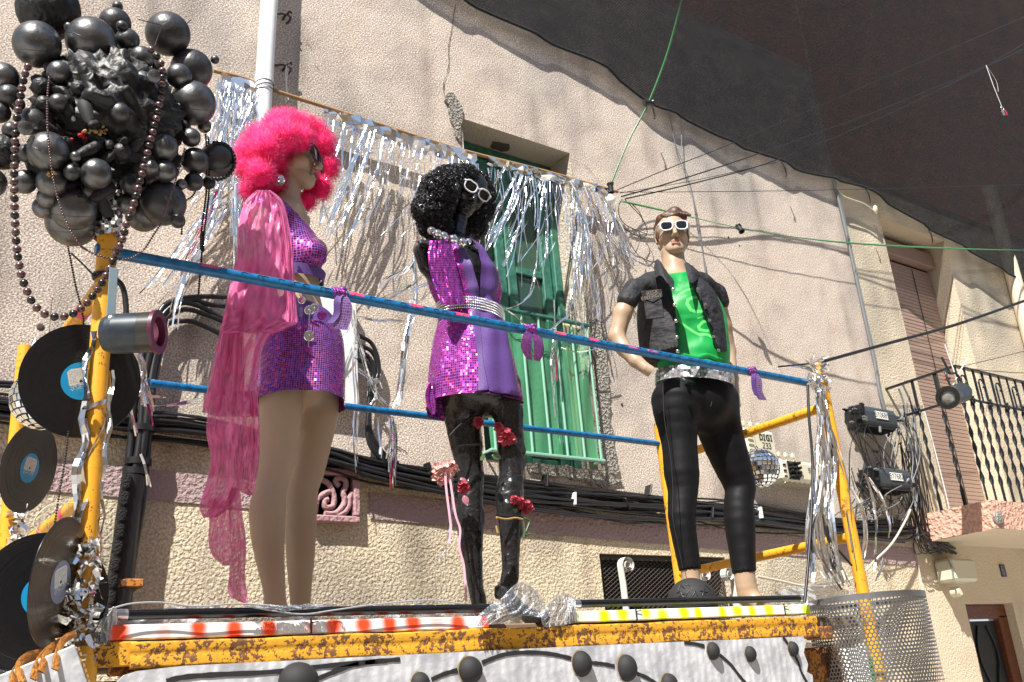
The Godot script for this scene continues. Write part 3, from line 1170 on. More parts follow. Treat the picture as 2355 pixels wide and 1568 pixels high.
	put("mesh_frame", ge, M.rust_wire, gw)
	for s in [[1440, 1300, 1.0], [1578, 1318, -1.0], [1617, 1322, 1.0], [1672, 1322, -1.0]]:
		var o := at(s[0], s[1], WALL + 0.07)
		var p := []
		p.append(Vector3(-0.045 * s[2], -0.95, 0))
		p.append(Vector3(-0.045 * s[2], -0.35, 0))
		p.append(Vector3(-0.045 * s[2], -0.10, 0))
		for i in 30:
			var a := PI - TAU * i / 16.0
			var r := lerpf(0.052, 0.012, i / 29.0)
			p.append(Vector3(cos(a) * r * s[2], sin(a) * r + 0.0, 0))
		var m := Mb.new()
		var side := []
		var pts := []
		for q in p:
			pts.append(o + q)
			side.append(Vector3(0, 0, 1))
		m.strip(pts, side, 0.045)
		var inner := []
		for q in range(pts.size()):
			inner.append(pts[q] + Vector3(0.006 * s[2], 0, 0) if q < 3 else o + p[q] * 0.9)
		m.strip(inner, side, 0.045)
		put("iron_scroll", m, M.iron_white, gw)

func right_house() -> void:
	var z := WALL - 0.06
	var h := thing("cream_house", "cream rendered house with blind, iron balcony and wooden door at the right edge", "house")
	var niche := [7.76, 8.82, 2.80, 5.58]
	var door := [7.70, 8.42, 0.0, 2.13]
	var w := Mb.new()
	wall_sheet(w, 7.08, 15.0, 0, 5.95, z, [niche, door], func(_x): return 0.0, func(_x): return 5.95, 0.16)
	put("wall", w, M.pale_render, h)
	var t := Mb.new()
	wall_sheet(t, 7.08, 15.0, 5.95, 10.5, z + 0.03, [], func(_x): return 5.95, func(_x): return 10.5, 0.4)
	t.quad(Vector3(7.08, 5.95, z), Vector3(15, 5.95, z), Vector3(15, 5.95, z + 0.03), Vector3(7.08, 5.95, z + 0.03), Vector3(0, -1, 0))
	t.quad(Vector3(7.08, 10.5, z + 0.03), Vector3(15, 10.5, z + 0.03), Vector3(15, 10.5, z - 0.3), Vector3(7.08, 10.5, z - 0.3), Vector3.UP)
	t.quad(Vector3(15, 0, z), Vector3(15, 10.5, z), Vector3(15, 10.5, z - 0.3), Vector3(15, 0, z - 0.3), Vector3(1, 0, 0))
	put("top_storey_wall", t, M.terracotta_render, h)
	# deep window niche, right side splayed
	var nb := z - 0.26
	var nr := Mb.new()
	var xr := 8.80
	var xb := 9.02
	nr.quad(Vector3(niche[0], niche[2], z), Vector3(niche[0], niche[3], z), Vector3(niche[0], niche[3], nb), Vector3(niche[0], niche[2], nb), Vector3(1, 0, 0))
	nr.quad(Vector3(niche[1], niche[2], z), Vector3(niche[1], niche[3], z), Vector3(8.84, niche[3], nb), Vector3(8.84, niche[2], nb))
	nr.quad(Vector3(niche[0], niche[3], z), Vector3(niche[1], niche[3], z), Vector3(8.84, niche[3], nb), Vector3(niche[0], niche[3], nb), Vector3(0, -1, 0))
	nr.quad(Vector3(niche[0], niche[2], z), Vector3(niche[1], niche[2], z), Vector3(8.84, niche[2], nb), Vector3(niche[0], niche[2], nb), Vector3(0, 1, 0))
	put("niche", nr, M.pale_render, h)
	var bl := Node3D.new()
	bl.name = "roller_blind"
	h.add_child(bl)
	var bx := Mb.new()
	bx.box(Vector3(8.29, 5.42, nb + 0.06), Vector3(1.05, 0.15, 0.1), Basis.IDENTITY, 0.006)
	put("blind_box", bx, M.blind_slat, bl)
	var sl := Mb.new()
	sl.box(Vector3.ZERO, Vector3(1.05, 0.0335, 0.012), Basis.IDENTITY, 0.003)
	var sme := sl.mesh()
	var y := 5.30
	while y > 2.82:
		place("slat", sme, M.blind_slat, bl, Transform3D(Basis.IDENTITY.rotated(Vector3(1, 0, 0), rng.randf_range(-0.02, 0.02)), Vector3(8.29, y, nb + 0.03 + rng.randf_range(-0.001, 0.001))))
		y -= 0.0365
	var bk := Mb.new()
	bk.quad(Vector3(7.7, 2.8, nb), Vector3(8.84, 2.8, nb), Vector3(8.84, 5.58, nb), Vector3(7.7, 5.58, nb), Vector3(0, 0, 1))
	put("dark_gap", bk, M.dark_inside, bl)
	for x in [8.08, 8.50]:
		var tape := Mb.new()
		tape.tube([Vector3(x, 5.3, nb + 0.04), Vector3(x, 2.82, nb + 0.04)], 0.004, 5)
		put("ladder_cord", tape, M.black_cable, bl)
	var cd := Mb.new()
	cd.tube(smooth([Vector3(7.86, 5.35, nb + 0.12), Vector3(7.885, 4.6, nb + 0.14), Vector3(7.95, 3.8, nb + 0.15), Vector3(8.0, 3.2, nb + 0.14), Vector3(8.02, 2.83, nb + 0.13)], 5), 0.005, 6)
	put("white_cord", cd, M.white_cord, bl)
	# balcony
	var sb := Node3D.new()
	sb.name = "balcony"
	h.add_child(sb)
	var x0 := 7.24
	var fz := -3.81
	var s1 := Mb.new()
	var rows := []
	for k in 5:
		var yy := [2.798, 2.745, 2.69, 2.64, 2.588][k] as float
		var inn := 0.0
		var row := []
		for i in 10:
			row.append(Vector3(x0 + inn + rng.randf_range(-0.002, 0.002), yy + rng.randf_range(-0.003, 0.003), lerpf(z + 0.002, fz - inn, i / 9.0)))
		for i in 30:
			row.append(Vector3(lerpf(x0 + inn, 12.0, i / 29.0), yy + rng.randf_range(-0.003, 0.003), fz - inn + rng.randf_range(-0.002, 0.002)))
		rows.append(row)
	s1.grid(rows)
	put("slab_edge", s1, M.pink_plaster, sb)
	var s2 := Mb.new()
	s2.quad(Vector3(x0 + 0.003, 2.587, z), Vector3(12, 2.587, z), Vector3(12, 2.587, fz - 0.003), Vector3(x0 + 0.003, 2.587, fz - 0.003), Vector3(0, -1, 0))
	s2.quad(Vector3(x0 + 0.003, 2.797, z), Vector3(12, 2.797, z), Vector3(12, 2.797, fz - 0.003), Vector3(x0 + 0.003, 2.797, fz - 0.003), Vector3(0, 1, 0))
	put("slab", s2, M.pale_render, sb)
	var chp := Mb.new()
	chp.ball(Vector3(x0 + 0.05, 2.66, fz), Vector3(0.07, 0.06, 0.02), Basis.IDENTITY, 10, 6)
	put("chipped_corner", chp, M.grey_plaster, sb)
	var corb := Mb.new()
	corb.box(Vector3(8.3, 2.65, fz + 0.035), Vector3(0.9, 0.09, 0.06), Basis.IDENTITY, 0.01)
	put("painted_ledge", corb, M.pink_plaster, sb)
	var bal := Node3D.new()
	bal.name = "balcony_railing"
	h.add_child(bal)
	var rx := x0 + 0.02
	var rz := fz - 0.03
	var rt := 3.86
	var rm := 3.60
	var hr := Mb.new()
	hr.box(Vector3(rx, rt, (z + rz) / 2), Vector3(0.035, 0.016, rz - z), Basis.IDENTITY, 0.003)
	hr.box(Vector3(rx + 2.2, rt, rz), Vector3(4.43, 0.016, 0.035), Basis.IDENTITY, 0.003)
	put("handrail", hr, M.wrought_iron, bal)
	var mr := Mb.new()
	mr.box(Vector3(rx, rm, (z + rz) / 2), Vector3(0.012, 0.02, rz - z - 0.02), Basis.IDENTITY, 0.002)
	mr.box(Vector3(rx + 2.2, rm, rz), Vector3(4.4, 0.02, 0.012), Basis.IDENTITY, 0.002)
	put("middle_rail", mr, M.wrought_iron, bal)
	var tw := Mb.new()
	var rws := []
	for j in 70:
		var row := []
		var yy := 2.80 + (rt - 2.80) * j / 69.0
		var ph := clampf((j - 8) / 46.0, 0.0, 1.0) * PI * 6.0
		for i in 9:
			var a := TAU * i / 8.0
			var p := Vector2(cos(a) * 0.0165, sin(a) * 0.0065).rotated(ph)
			row.append(Vector3(p.x, yy, p.y))
		rws.append(row)
	tw.grid(rws, 1, 1, true)
	var bar := tw.mesh()
	var spots := [Vector3(rx, 0, -4.22), Vector3(rx, 0, -4.02), Vector3(rx, 0, rz)]
	for i in range(1, 18):
		spots.append(Vector3(rx + i * 0.128, 0, rz))
	for i in spots.size():
		place("twisted_bar", bar, M.wrought_iron, bal, Transform3D(Basis.IDENTITY.rotated(Vector3.UP, (PI / 2 if i < 2 else 0.0) + rng.randf_range(-0.2, 0.2)), spots[i]))
	var hk := Mb.new()
	var hp := []
	for i in 14:
		var a := PI - PI * 1.35 * i / 13.0
		hp.append(Vector3(0.035 + cos(a) * 0.035, 0.16 + sin(a) * 0.035, 0))
	hp.push_front(Vector3(0, 0, 0))
	hk.tube(hp, 0.007, 6)
	var hm := hk.mesh()
	var rs := Mb.new()
	for i in 6:
		var a := TAU * i / 6
		rs.ball(Vector3(cos(a), sin(a), 0) * 0.022, Vector3(0.016, 0.012, 0.006), Basis.IDENTITY.rotated(Vector3(0, 0, 1), a), 8, 6)
	rs.ball(Vector3(0, 0, 0.006), Vector3.ONE * 0.011, Basis.IDENTITY, 8, 6)
	var rme := rs.mesh()
	for i in 8:
		place("scroll_hook", hm, M.wrought_iron, bal, Transform3D(Basis.IDENTITY, Vector3(rx + 0.05 + i * 0.256, rm, rz)))
		place("rosette", rme, M.wrought_iron, bal, Transform3D(Basis.IDENTITY, Vector3(rx + 0.128 + i * 0.256, rm, rz + 0.014)))
	place("rosette", rme, M.wrought_iron, bal, Transform3D(Basis.IDENTITY.rotated(Vector3.UP, -PI / 2), Vector3(rx - 0.014, rm, -4.22)))
	for i in 2:
		var ring := Mb.new()
		var rp := []
		for k in 40:
			var a := TAU * k / 20.0
			rp.append(Vector3(rx + 0.66 + i * 0.30 + cos(a) * lerpf(0.10, 0.03, k / 39.0), 2.93 + sin(a) * lerpf(0.10, 0.03, k / 39.0), rz + 0.012))
		ring.tube(rp, 0.009, 6)
		put("iron_ring", ring, M.wrought_iron, bal)
	# door
	var d := Node3D.new()
	d.name = "door"
	h.add_child(d)
	var dz := z - 0.24
	var dr := Mb.new()
	dr.quad(Vector3(door[0], 0, z), Vector3(door[0], door[3], z), Vector3(door[0], door[3], dz), Vector3(door[0], 0, dz), Vector3(1, 0, 0))
	dr.quad(Vector3(door[1], 0, z), Vector3(door[1], door[3], z), Vector3(door[1], door[3], dz), Vector3(door[1], 0, dz), Vector3(-1, 0, 0))
	dr.quad(Vector3(door[0], door[3], z), Vector3(door[1], door[3], z), Vector3(door[1], door[3], dz), Vector3(door[0], door[3], dz), Vector3(0, -1, 0))
	put("doorway", dr, M.pale_render, d)
	var df := Mb.new()
	for x in [door[0] + 0.07, door[1] - 0.07]:
		df.box(Vector3(x, 1.02, z - 0.10), Vector3(0.137, 2.04, 0.06), Basis.IDENTITY, 0.008)
	df.box(Vector3(8.06, 2.07, z - 0.10), Vector3(0.718, 0.11, 0.06), Basis.IDENTITY, 0.008)
	df.box(Vector3(8.06, 0.45, z - 0.11), Vector3(0.44, 0.9, 0.05), Basis.IDENTITY, 0.008)
	put("door_frame", df, M.door_wood, d)
	var dp := Mb.new()
	dp.box(Vector3(8.06, 1.45, z - 0.12), Vector3(0.44, 1.1, 0.012))
	put("pane", dp, M.door_glass, d)
	for sx in [-1.0, 1.0]:
		var dg := Mb.new()
		var gp := []
		for i in 12:
			gp.append(Vector3(8.06 + sx * (0.09 + 0.05 * sin(i * 0.9)), 0.95 + i * 0.092, z - 0.105))
		dg.tube(smooth(gp, 3), 0.009, 6)
		put("door_grille", dg, M.wrought_iron, d)
	# house number tile
	var np := Mb.new()
	np.box(at(2306, 1312, z + 0.006), Vector3(0.075, 0.105, 0.012), Basis.IDENTITY, 0.003)
	var tile := put("number_tile", np, mat("tile_blue", Color(0.035, 0.04, 0.065), 0.3), h)
	letters("6", at(2306, 1312, z + 0.0125), 0.07, mat("tile_digit", Color(0.20, 0.20, 0.24), 0.4), tile)

func letters(text: String, where: Vector3, tall: float, m: Material, parent: Node, b := Basis.IDENTITY, bold := false) -> MeshInstance3D:
	var t := TextMesh.new()
	var f := SystemFont.new()
	f.font_names = PackedStringArray(["Droid Sans"])
	if bold:
		f.font_weight = 700
	t.font = f
	t.text = text
	t.font_size = 32
	t.pixel_size = tall / 23.0
	t.depth = 0.0012
	var o := MeshInstance3D.new()
	o.name = numbered("lettering", parent)
	o.mesh = t
	o.material_override = m
	var off := Vector3.ZERO
	var p := parent
	while p != self:
		off += (p as Node3D).position
		p = p.get_parent()
	o.transform = Transform3D(b, where - off)
	parent.add_child(o, true)
	return o

# ---------------------------------------------------------------- things fixed to the walls
func wall_fittings() -> void:
	# white downpipe
	var dp := thing("downpipe", "white plastic downpipe fixed to the tan wall above the silver fringe", "downpipe")
	var m := Mb.new()
	m.tube([at(640, -420, WALL + 0.10), at(620, -15, WALL + 0.10), at(606, 205, WALL + 0.10), at(598, 335, WALL + 0.10)], 0.047, 20)
	put("pipe", m, M.white_pipe, dp)
	m = Mb.new()
	m.tube([at(607.6, 178, WALL + 0.10), at(606, 205, WALL + 0.10)], 0.0495, 20)
	put("pipe_collar", m, M.white_pipe, dp)
	m = Mb.new()
	for k in 3:
		var p := []
		for i in 15:
			var a := TAU * i / 14
			p.append(at(606.5, 197 + k * 6, WALL + 0.10) + Vector3(cos(a) * 0.051, sin(a * 1.0 + k) * 0.012, sin(a) * 0.051))
		m.tube(p, 0.0022, 5)
	put("wire_tie", m, M.rust_wire, dp)
	# iron hooks
	for q in [[650, 45, "black iron hook on the tan wall, upper one beside the white downpipe"], [650, 162, "black iron hook holding a loop of white string, lower one by the downpipe"]]:
		var hk := thing("wall_hook", q[2], "hook", Vector3.ZERO, "hooks beside the downpipe")
		var o := at(q[0], q[1], WALL)
		m = Mb.new()
		m.tube(smooth([o + Vector3(-0.05, 0.015, 0.0), o + Vector3(-0.02, 0.012, 0.03), o + Vector3(0.0, 0.0, 0.05), o + Vector3(0.015, 0.022, 0.06), o + Vector3(0.03, 0.016, 0.055)], 4), 0.006, 7)
		m.tube(smooth([o + Vector3(0, 0, 0.0), o + Vector3(0.0, 0.0, 0.05), o + Vector3(0.02, -0.018, 0.06), o + Vector3(0.016, -0.04, 0.04), o + Vector3(0.005, -0.045, 0.03)], 4), 0.0075, 7)
		put("hook", m, M.rust_wire, hk)
		if q[1] > 100:
			m = Mb.new()
			m.tube(smooth([o + Vector3(0, 0, 0.055), o + Vector3(-0.004, -0.08, 0.05), o + Vector3(0.004, -0.16, 0.05), o + Vector3(-0.006, -0.24, 0.05)], 5), 0.004, 6)
			m.tube(smooth([o + Vector3(0.01, 0, 0.055), o + Vector3(0.004, -0.07, 0.052), o + Vector3(-0.004, -0.15, 0.055), o + Vector3(0.012, -0.22, 0.05)], 5), 0.003, 6)
			put("string", m, M.white_cord, hk)
	# black cable conduit left of the pink wig mannequin
	var cd := thing("cable_conduit", "thick black taped cable conduit running up the wall behind the left float post", "conduit")
	var cz := WALL + 0.06
	var spine := smooth(line(cz, [356, 770, 341, 850, 330, 930, 322, 1010, 309, 1090, 300, 1150, 291, 1220, 283, 1300, 272, 1400, 262, 1500]), 4)
	for k in 4:
		m = Mb.new()
		var p := []
		for i in spine.size():
			var f := float(i) / spine.size()
			p.append(spine[i] + Vector3([-0.034, -0.010, 0.014, 0.036][k] * (1.0 + 0.25 * sin(f * 9.0 + k)), 0, [0.0, 0.02, 0.022, 0.0][k] + 0.006 * sin(f * 14 + k * 2)))
		m.tube(p, [0.018, 0.016, 0.017, 0.019][k], 9)
		put("cable", m, M.black_cable, cd)
	m = Mb.new()
	m.tube(smooth(line(cz + 0.01, [309, 1095, 300, 1150, 291, 1220, 283, 1300, 272, 1400, 262, 1500]), 3), 0.052, 14, true, 1.0, 0.7)
	put("sleeve", m, M.black_plastic, cd)
	for i in 9:
		m = Mb.new()
		var a := at(303 - i * 5.2, 1092 + i * 38, cz + 0.045)
		var b := at(300 - i * 5.2, 1124 + i * 38, cz + 0.045)
		m.tube(smooth([a + Vector3(-0.02, 0, 0), a.lerp(b, 0.5) + Vector3(-0.02, 0, 0.004), b + Vector3(-0.02, 0, 0)], 3), [0.008, 0.021, 0.023, 0.022, 0.024, 0.022, 0.010], 8)
		put("foam_strip", m, M.foam, cd)
	for q in [[318, 1062], [312, 1085], [326, 985]]:
		m = Mb.new()
		var o := at(q[0], q[1], cz + 0.006)
		m.tube([o - Vector3(0, 0.014, 0), o + Vector3(0, 0.014, 0)], 0.058, 14, true, 1.0, 0.72)
		put("tape", m, M.black_plastic, cd)
	m = Mb.new()
	m.box(at(281, 1342, cz + 0.02), Vector3(0.16, 0.035, 0.06), Basis.IDENTITY, 0.005)
	m.box(at(304, 1346, cz - 0.02), Vector3(0.03, 0.05, 0.03), Basis.IDENTITY, 0.004)
	put("rusty_clamp", m, M.rust_brown, cd)
	# loops of cable leaving the conduit
	for q in [[352, 800, 366, 720, 400, 690, 460, 682, 520, 683], [350, 815, 368, 735, 410, 698, 460, 705, 520, 738], [346, 830, 372, 745, 420, 712, 470, 722, 520, 742], [350, 835, 376, 752, 430, 738, 470, 750, 520, 775], [344, 840, 380, 720, 440, 690, 480, 700, 525, 704]]:
		m = Mb.new()
		m.tube(smooth(line(WALL + 0.055, q), 6), 0.0125, 8)
		put("cable", m, M.black_cable, cd)
	# the main run of cables along the house
	var run := thing("cable_bundle", "long bundle of black cables sagging along the wall under the green window", "cables")
	var mid := [0.30, 2.975, 0.65, 2.945, 1.17, 2.925, 1.50, 2.925, 2.11, 2.855, 2.37, 2.825, 2.85, 2.78, 3.29, 2.75, 4.03, 2.725, 4.6, 2.725, 5.13, 2.72, 5.95, 2.675, 6.5, 2.67, 6.93, 2.68]
	for k in 26:
		m = Mb.new()
		var p := []
		var oy := rng.randf_range(-0.068, 0.068)
		var oz := rng.randf_range(0.008, 0.055)
		var ph := rng.randf() * TAU
		var fr := rng.randf_range(1.2, 3.5)
		for i in range(0, mid.size(), 2):
			var wide := 1.0 if mid[i] > 1.9 else 0.85
			p.append(Vector3(mid[i], mid[i + 1] + oy * wide + 0.022 * sin(mid[i] * fr + ph) + (-0.035 if k % 9 == 0 and i > 8 else 0.0), WALL + oz + 0.010 * sin(mid[i] * fr * 1.3 + ph * 2)))
		p.push_front(Vector3(-2.4, 3.02 + oy, WALL + oz))
		if k % 2 == 0:
			p.append(Vector3(7.12 + rng.randf() * 0.1, 2.60 + rng.randf() * 0.08, WALL + 0.05))
			p.append(Vector3(7.3 + rng.randf() * 0.3, 2.50 + rng.randf() * 0.05, WALL + 0.02))
		m.tube(smooth(p, 4), rng.randf_range(0.004, 0.0085) if k % 6 else 0.012, 7)
		put("cable", m, M.black_cable, run)
	for k in 2:     # the two cables that run a little above at the left
		m = Mb.new()
		m.tube(smooth(line(WALL + 0.03, [-60, 877 + k * 8, 0, 879 + k * 8, 60, 884 + k * 7, 160, 900 + k * 9, 300, 935]), 4), 0.009, 7)
		put("cable", m, M.black_cable, run)
	for k in 2:
		m = Mb.new()
		m.tube(smooth(line(WALL + 0.02, [250, 985 + k * 20, 400, 1008, 560, 1030, 760, 1072, 900, 1105, 1000, 1125 + k * 6, 1200, 1148, 1440, 1195 + k * 8, 1560, 1190, 1700, 1222, 1850, 1226]), 4), 0.0045, 6)
		put("cable", m, M.black_cable, run)
	for q in [[1253, 1106], [1317, 1148], [1437, 1160], [1532, 1160], [985, 1080], [1633, 1180], [1745, 1180], [1040, 1122], [1490, 1128]]:
		m = Mb.new()
		var o := at(q[0], q[1], WALL + 0.045)
		m.box(o, Vector3(0.012, 0.075, 0.06), Basis.IDENTITY.rotated(Vector3(0, 0, 1), rng.randf_range(-0.4, 0.4)), 0.003)
		put("cable_tie", m, M.black_plastic if q[0] != 1317 and q[0] != 1745 else M.white_cord, run)
	# white meter cover between the two women, cables bowing out of it
	var wb := thing("meter_cover", "white flat meter cover on the wall behind the sequin skirt", "meter box")
	m = Mb.new()
	m.box(Vector3(2.19, 3.40, WALL + 0.03), Vector3(0.24, 0.58, 0.06), Basis.IDENTITY, 0.006)
	put("cover", m, M.white_enamel, wb)
	for q in [[815, 768, 850, 785, 866, 815, 871, 850, 862, 880, 850, 930, 846, 990, 870, 1040, 905, 1060], [815, 790, 852, 806, 868, 840, 866, 878, 852, 925, 850, 985, 880, 1040, 915, 1065], [812, 803, 845, 818, 860, 850, 858, 880, 848, 930, 846, 1010, 870, 1050, 900, 1075], [812, 824, 845, 838, 858, 862, 852, 890, 846, 960, 852, 1020, 885, 1058, 930, 1080]]:
		m = Mb.new()
		m.tube(smooth(line(WALL + 0.05, q), 5), 0.0115, 8)
		put("cable", m, M.black_cable, wb)
	m = Mb.new()
	m.box(at(858, 880, WALL + 0.055), Vector3(0.06, 0.035, 0.04), Basis.IDENTITY.rotated(Vector3(0, 0, 1), 0.3), 0.006)
	put("clip", m, M.grey_cable, wb)
	boxes()
	# white cover and conduit of the cream house
	var mb := thing("junction_cover", "cream square junction cover with grey wire beside the door", "junction box")
	m = Mb.new()
	m.box(at(2198, 1313, WALL + 0.02), Vector3(0.34, 0.175, 0.16), Basis.IDENTITY, 0.02)
	put("cover", m, M.beige_plastic, mb)
	m = Mb.new()
	m.lathe([Vector2(0, 0), Vector2(0.04, 0), Vector2(0.04, 0.05), Vector2(0.03, 0.07), Vector2(0, 0.07)], at(2190, 1362, WALL + 0.0), Basis(Vector3(1, 0, 0), Vector3(0, 0, 1), Vector3(0, -1, 0)), 14)
	put("cap", m, M.beige_plastic, mb)
	m = Mb.new()
	m.tube(smooth(line(WALL + 0.09, [2176, 1282, 2188, 1305, 2194, 1340]), 4), 0.007, 6)
	put("wire", m, M.grey_cable, mb)
	var pc := thing("corner_conduit", "thin grey conduit running down the corner between the two houses", "conduit")
	m = Mb.new()
	var cps := smooth(line(WALL + 0.03, [1916, 415, 1935, 490, 1962, 610, 1990, 740, 2010, 830, 2022, 900, 2034, 945]), 4)
	m.tube(cps, 0.013, 8)
	put("conduit", m, M.grey_cable, pc)
	m = Mb.new()
	var cps2 := []
	for p in cps:
		cps2.append(p + Vector3(0.03, 0, -0.005))
	m.tube(cps2, 0.008, 7)
	put("cable", m, M.grey_cable, pc)
	m = Mb.new()
	m.tube(smooth(line(WALL + 0.03, [1916, 418, 1935, 448, 1962, 460, 1985, 468, 2005, 482, 2015, 492]), 4), 0.007, 6)
	m.ball(at(2010, 481, WALL + 0.02), Vector3(0.03, 0.05, 0.03))
	put("old_wire", m, M.beige_plastic, pc)
	var rp := thing("cream_downpipe", "cream downpipe on the cream house at the far right edge", "downpipe")
	m = Mb.new()
	m.tube([Vector3(9.86, 6.4, WALL + 0.02), Vector3(9.86, 2.85, WALL + 0.02)], 0.075, 16)
	put("pipe", m, mat("cream_pipe", Color(0.66, 0.56, 0.43), 0.5), rp)
	# spotlight clamped to the balcony
	spotlight("black round spotlight clamped to the balcony railing", at(2212, 902, -3.74), at(2179, 914, -3.60), 0.075, false)

func boxes() -> void:
	# grey cable boxes, light cable boxes
	for q in [[2027, 955, 0.40, 0.165, "510685", "upper slate grey cable box with a number plate beside the balcony", 0.0], [2061, 1096, 0.40, 0.165, "517687", "lower slate grey cable box with a number plate, half covered by thin cables", 0.0]]:
		var b := thing("cable_box", q[5], "cable box", Vector3.ZERO, "slate grey cable boxes beside the balcony")
		var o := at(q[0], q[1], WALL + 0.19)
		var m := Mb.new()
		var out := []
		for c in [[-0.105, 0.0], [-0.095, 0.05], [-0.055, 0.08], [0.03, 0.082], [0.07, 0.06], [0.085, 0.02], [0.085, -0.055], [0.07, -0.08], [-0.10, -0.08]]:
			out.append(Vector2(c[0], c[1]))
		m.prism(out, o + Vector3(0, 0, -0.09), Basis(Vector3(0, 0, 1), Vector3(0, 1, 0), Vector3(-1, 0, 0)), q[2])
		put("housing", m, M.slate_plastic, b)
		m = Mb.new()
		m.box(o + Vector3(0.0, -0.088, -0.09), Vector3(0.36, 0.02, 0.15), Basis.IDENTITY, 0.004)
		for i in 12:
			m.box(o + Vector3(-0.165 + i * 0.03, -0.10, -0.09), Vector3(0.008, 0.01, 0.13))
		put("fins", m, M.black_plastic, b)
		m = Mb.new()
		m.box(o + Vector3(0.0, 0.0, 0.0), Vector3(0.155, 0.058, 0.004))
		put("number_plate", m, M.white_paper, b)
		letters(q[4], o + Vector3(0.0, 0.0, 0.0028), 0.038, M.black_ink, b)
		m = Mb.new()
		m.box(o + Vector3(-0.203, 0, -0.09), Vector3(0.012, 0.15, 0.17), Basis.IDENTITY, 0.004)
		put("end_plate", m, M.black_plastic, b)
		for side in [-1.0, 1.0]:
			for i in (16 if side < 0 else 8):
				m = Mb.new()
				var e := o + Vector3(side * 0.205, rng.randf_range(-0.06, 0.065), rng.randf_range(-0.16, 0.0))
				m.tube([e, e + Vector3(side * 0.035, 0.004, 0.004)], 0.0105, 7)
				m.tube([e + Vector3(side * 0.035, 0.004, 0.004), e + Vector3(side * 0.06, 0.0, 0.008)], 0.0065, 6)
				put("gland", m, M.black_plastic if i % 3 else M.grey_cable, b)
	for q in [[1752, 1020, 0.30, 0.20, "DIGI", "233", "pale plastic cable box marked 233 behind the right mirror ball"], [1853, 1085, 0.50, 0.15, "92", "5", "long pale plastic cable box with plugged sockets right of the mirror ball"]]:
		var b := thing("pale_cable_box", q[6], "cable box")
		var o := at(q[0], q[1], WALL + 0.15)
		var m := Mb.new()
		m.box(o + Vector3(0, 0, -0.075), Vector3(q[2], q[3], 0.15), Basis.IDENTITY, 0.022)
		for s in [-1, 1]:
			m.box(o + Vector3(s * (q[2] / 2 + 0.02), -0.02, -0.13), Vector3(0.05, q[3] * 0.6, 0.03), Basis.IDENTITY, 0.004)
		put("housing", m, M.beige_plastic, b)
		m = Mb.new()
		for i in 9:
			m.box(o + Vector3(-q[2] / 2 + 0.03 + i * (q[2] - 0.06) / 8.0, -q[3] / 2 - 0.006, -0.075), Vector3(0.006, 0.012, 0.12))
		put("ribs", m, M.beige_plastic, b)
		if q[4] == "DIGI":
			letters("DIGI", o + Vector3(0.045, 0.045, 0.002), 0.045, M.black_ink, b, Basis.IDENTITY, true)
			letters("233", o + Vector3(0.045, -0.012, 0.002), 0.04, M.black_ink, b)
			for k in 4:
				m = Mb.new()
				m.box(o + Vector3(-q[2] / 2 + 0.035, 0.06 - k * 0.035, 0.004), Vector3(0.05, 0.012, 0.01), Basis.IDENTITY, 0.002)
				put("slot", m, M.beige_plastic, b)
		else:
			letters("92", o + Vector3(0.05, 0.012, 0.002), 0.034, M.black_ink, b)
			letters("5", o + Vector3(0.185, 0.008, 0.002), 0.034, M.black_ink, b)
			m = Mb.new()
			m.box(o + Vector3(-0.135, 0.0, 0.0), Vector3(0.11, 0.13, 0.012), Basis.IDENTITY, 0.004)
			put("socket_panel", m, M.black_plastic, b)
			for i in 16:
				m = Mb.new()
				var e := o + Vector3(-0.175 + (i % 4) * 0.027, -0.045 + (i / 4) * 0.03, 0.006)
				var d := Vector3(rng.randf_range(-0.4, 0.4), rng.randf_range(-0.4, 0.4), 1).normalized()
				m.tube([e, e + d * 0.03], 0.010, 8)
				put("plug", m, M.black_plastic, b)
			for i in 3:
				m = Mb.new()
				m.box(o + Vector3(-0.225, 0.035 - i * 0.04, 0.002), Vector3(0.03, 0.012, 0.01), Basis.IDENTITY, 0.003)
				put("slot", m, M.black_plastic, b)
		for i in 3:
			m = Mb.new()
			var e := o + Vector3(-q[2] / 2 + 0.05 + i * 0.075, q[3] / 2 + 0.03, -0.05)
			m.tube([e - Vector3(0, 0.04, 0), e], 0.004, 6)
			m.box(e + Vector3(0, 0.016, 0), Vector3(0.026, 0.034, 0.02), Basis.IDENTITY.rotated(Vector3(0, 0, 1), rng.randf_range(-0.3, 0.3)), 0.004)
			put("spare_plug", m, M.beige_plastic, b)
	# tangle of thin cables between and below the boxes
	var t := thing("cable_tangle", "tangle of thin grey and black cables hanging round the slate grey boxes", "cables")
	var ends := []
	for k in 34:
		var a := at(rng.randf_range(1945, 1995) if k % 3 else rng.randf_range(2068, 2085), rng.randf_range(935, 985) if k % 2 else rng.randf_range(1075, 1125), WALL + rng.randf_range(0.08, 0.2))
		var b := at(rng.randf_range(1930, 2110), rng.randf_range(1170, 1215), WALL + rng.randf_range(0.03, 0.10))
		var mid1 := a.lerp(b, 0.33) + Vector3(rng.randf_range(-0.13, 0.16), rng.randf_range(-0.08, 0.05), rng.randf_range(-0.02, 0.08))
		var mid2 := a.lerp(b, 0.7) + Vector3(rng.randf_range(-0.16, 0.18), rng.randf_range(-0.12, 0.04), rng.randf_range(-0.02, 0.06))
		var m := Mb.new()
		m.tube(smooth([a, mid1, mid2, b], 8), rng.randf_range(0.0025, 0.0048), 5)
		put("cable", m, M.grey_cable if k % 3 == 0 else M.black_cable, t)
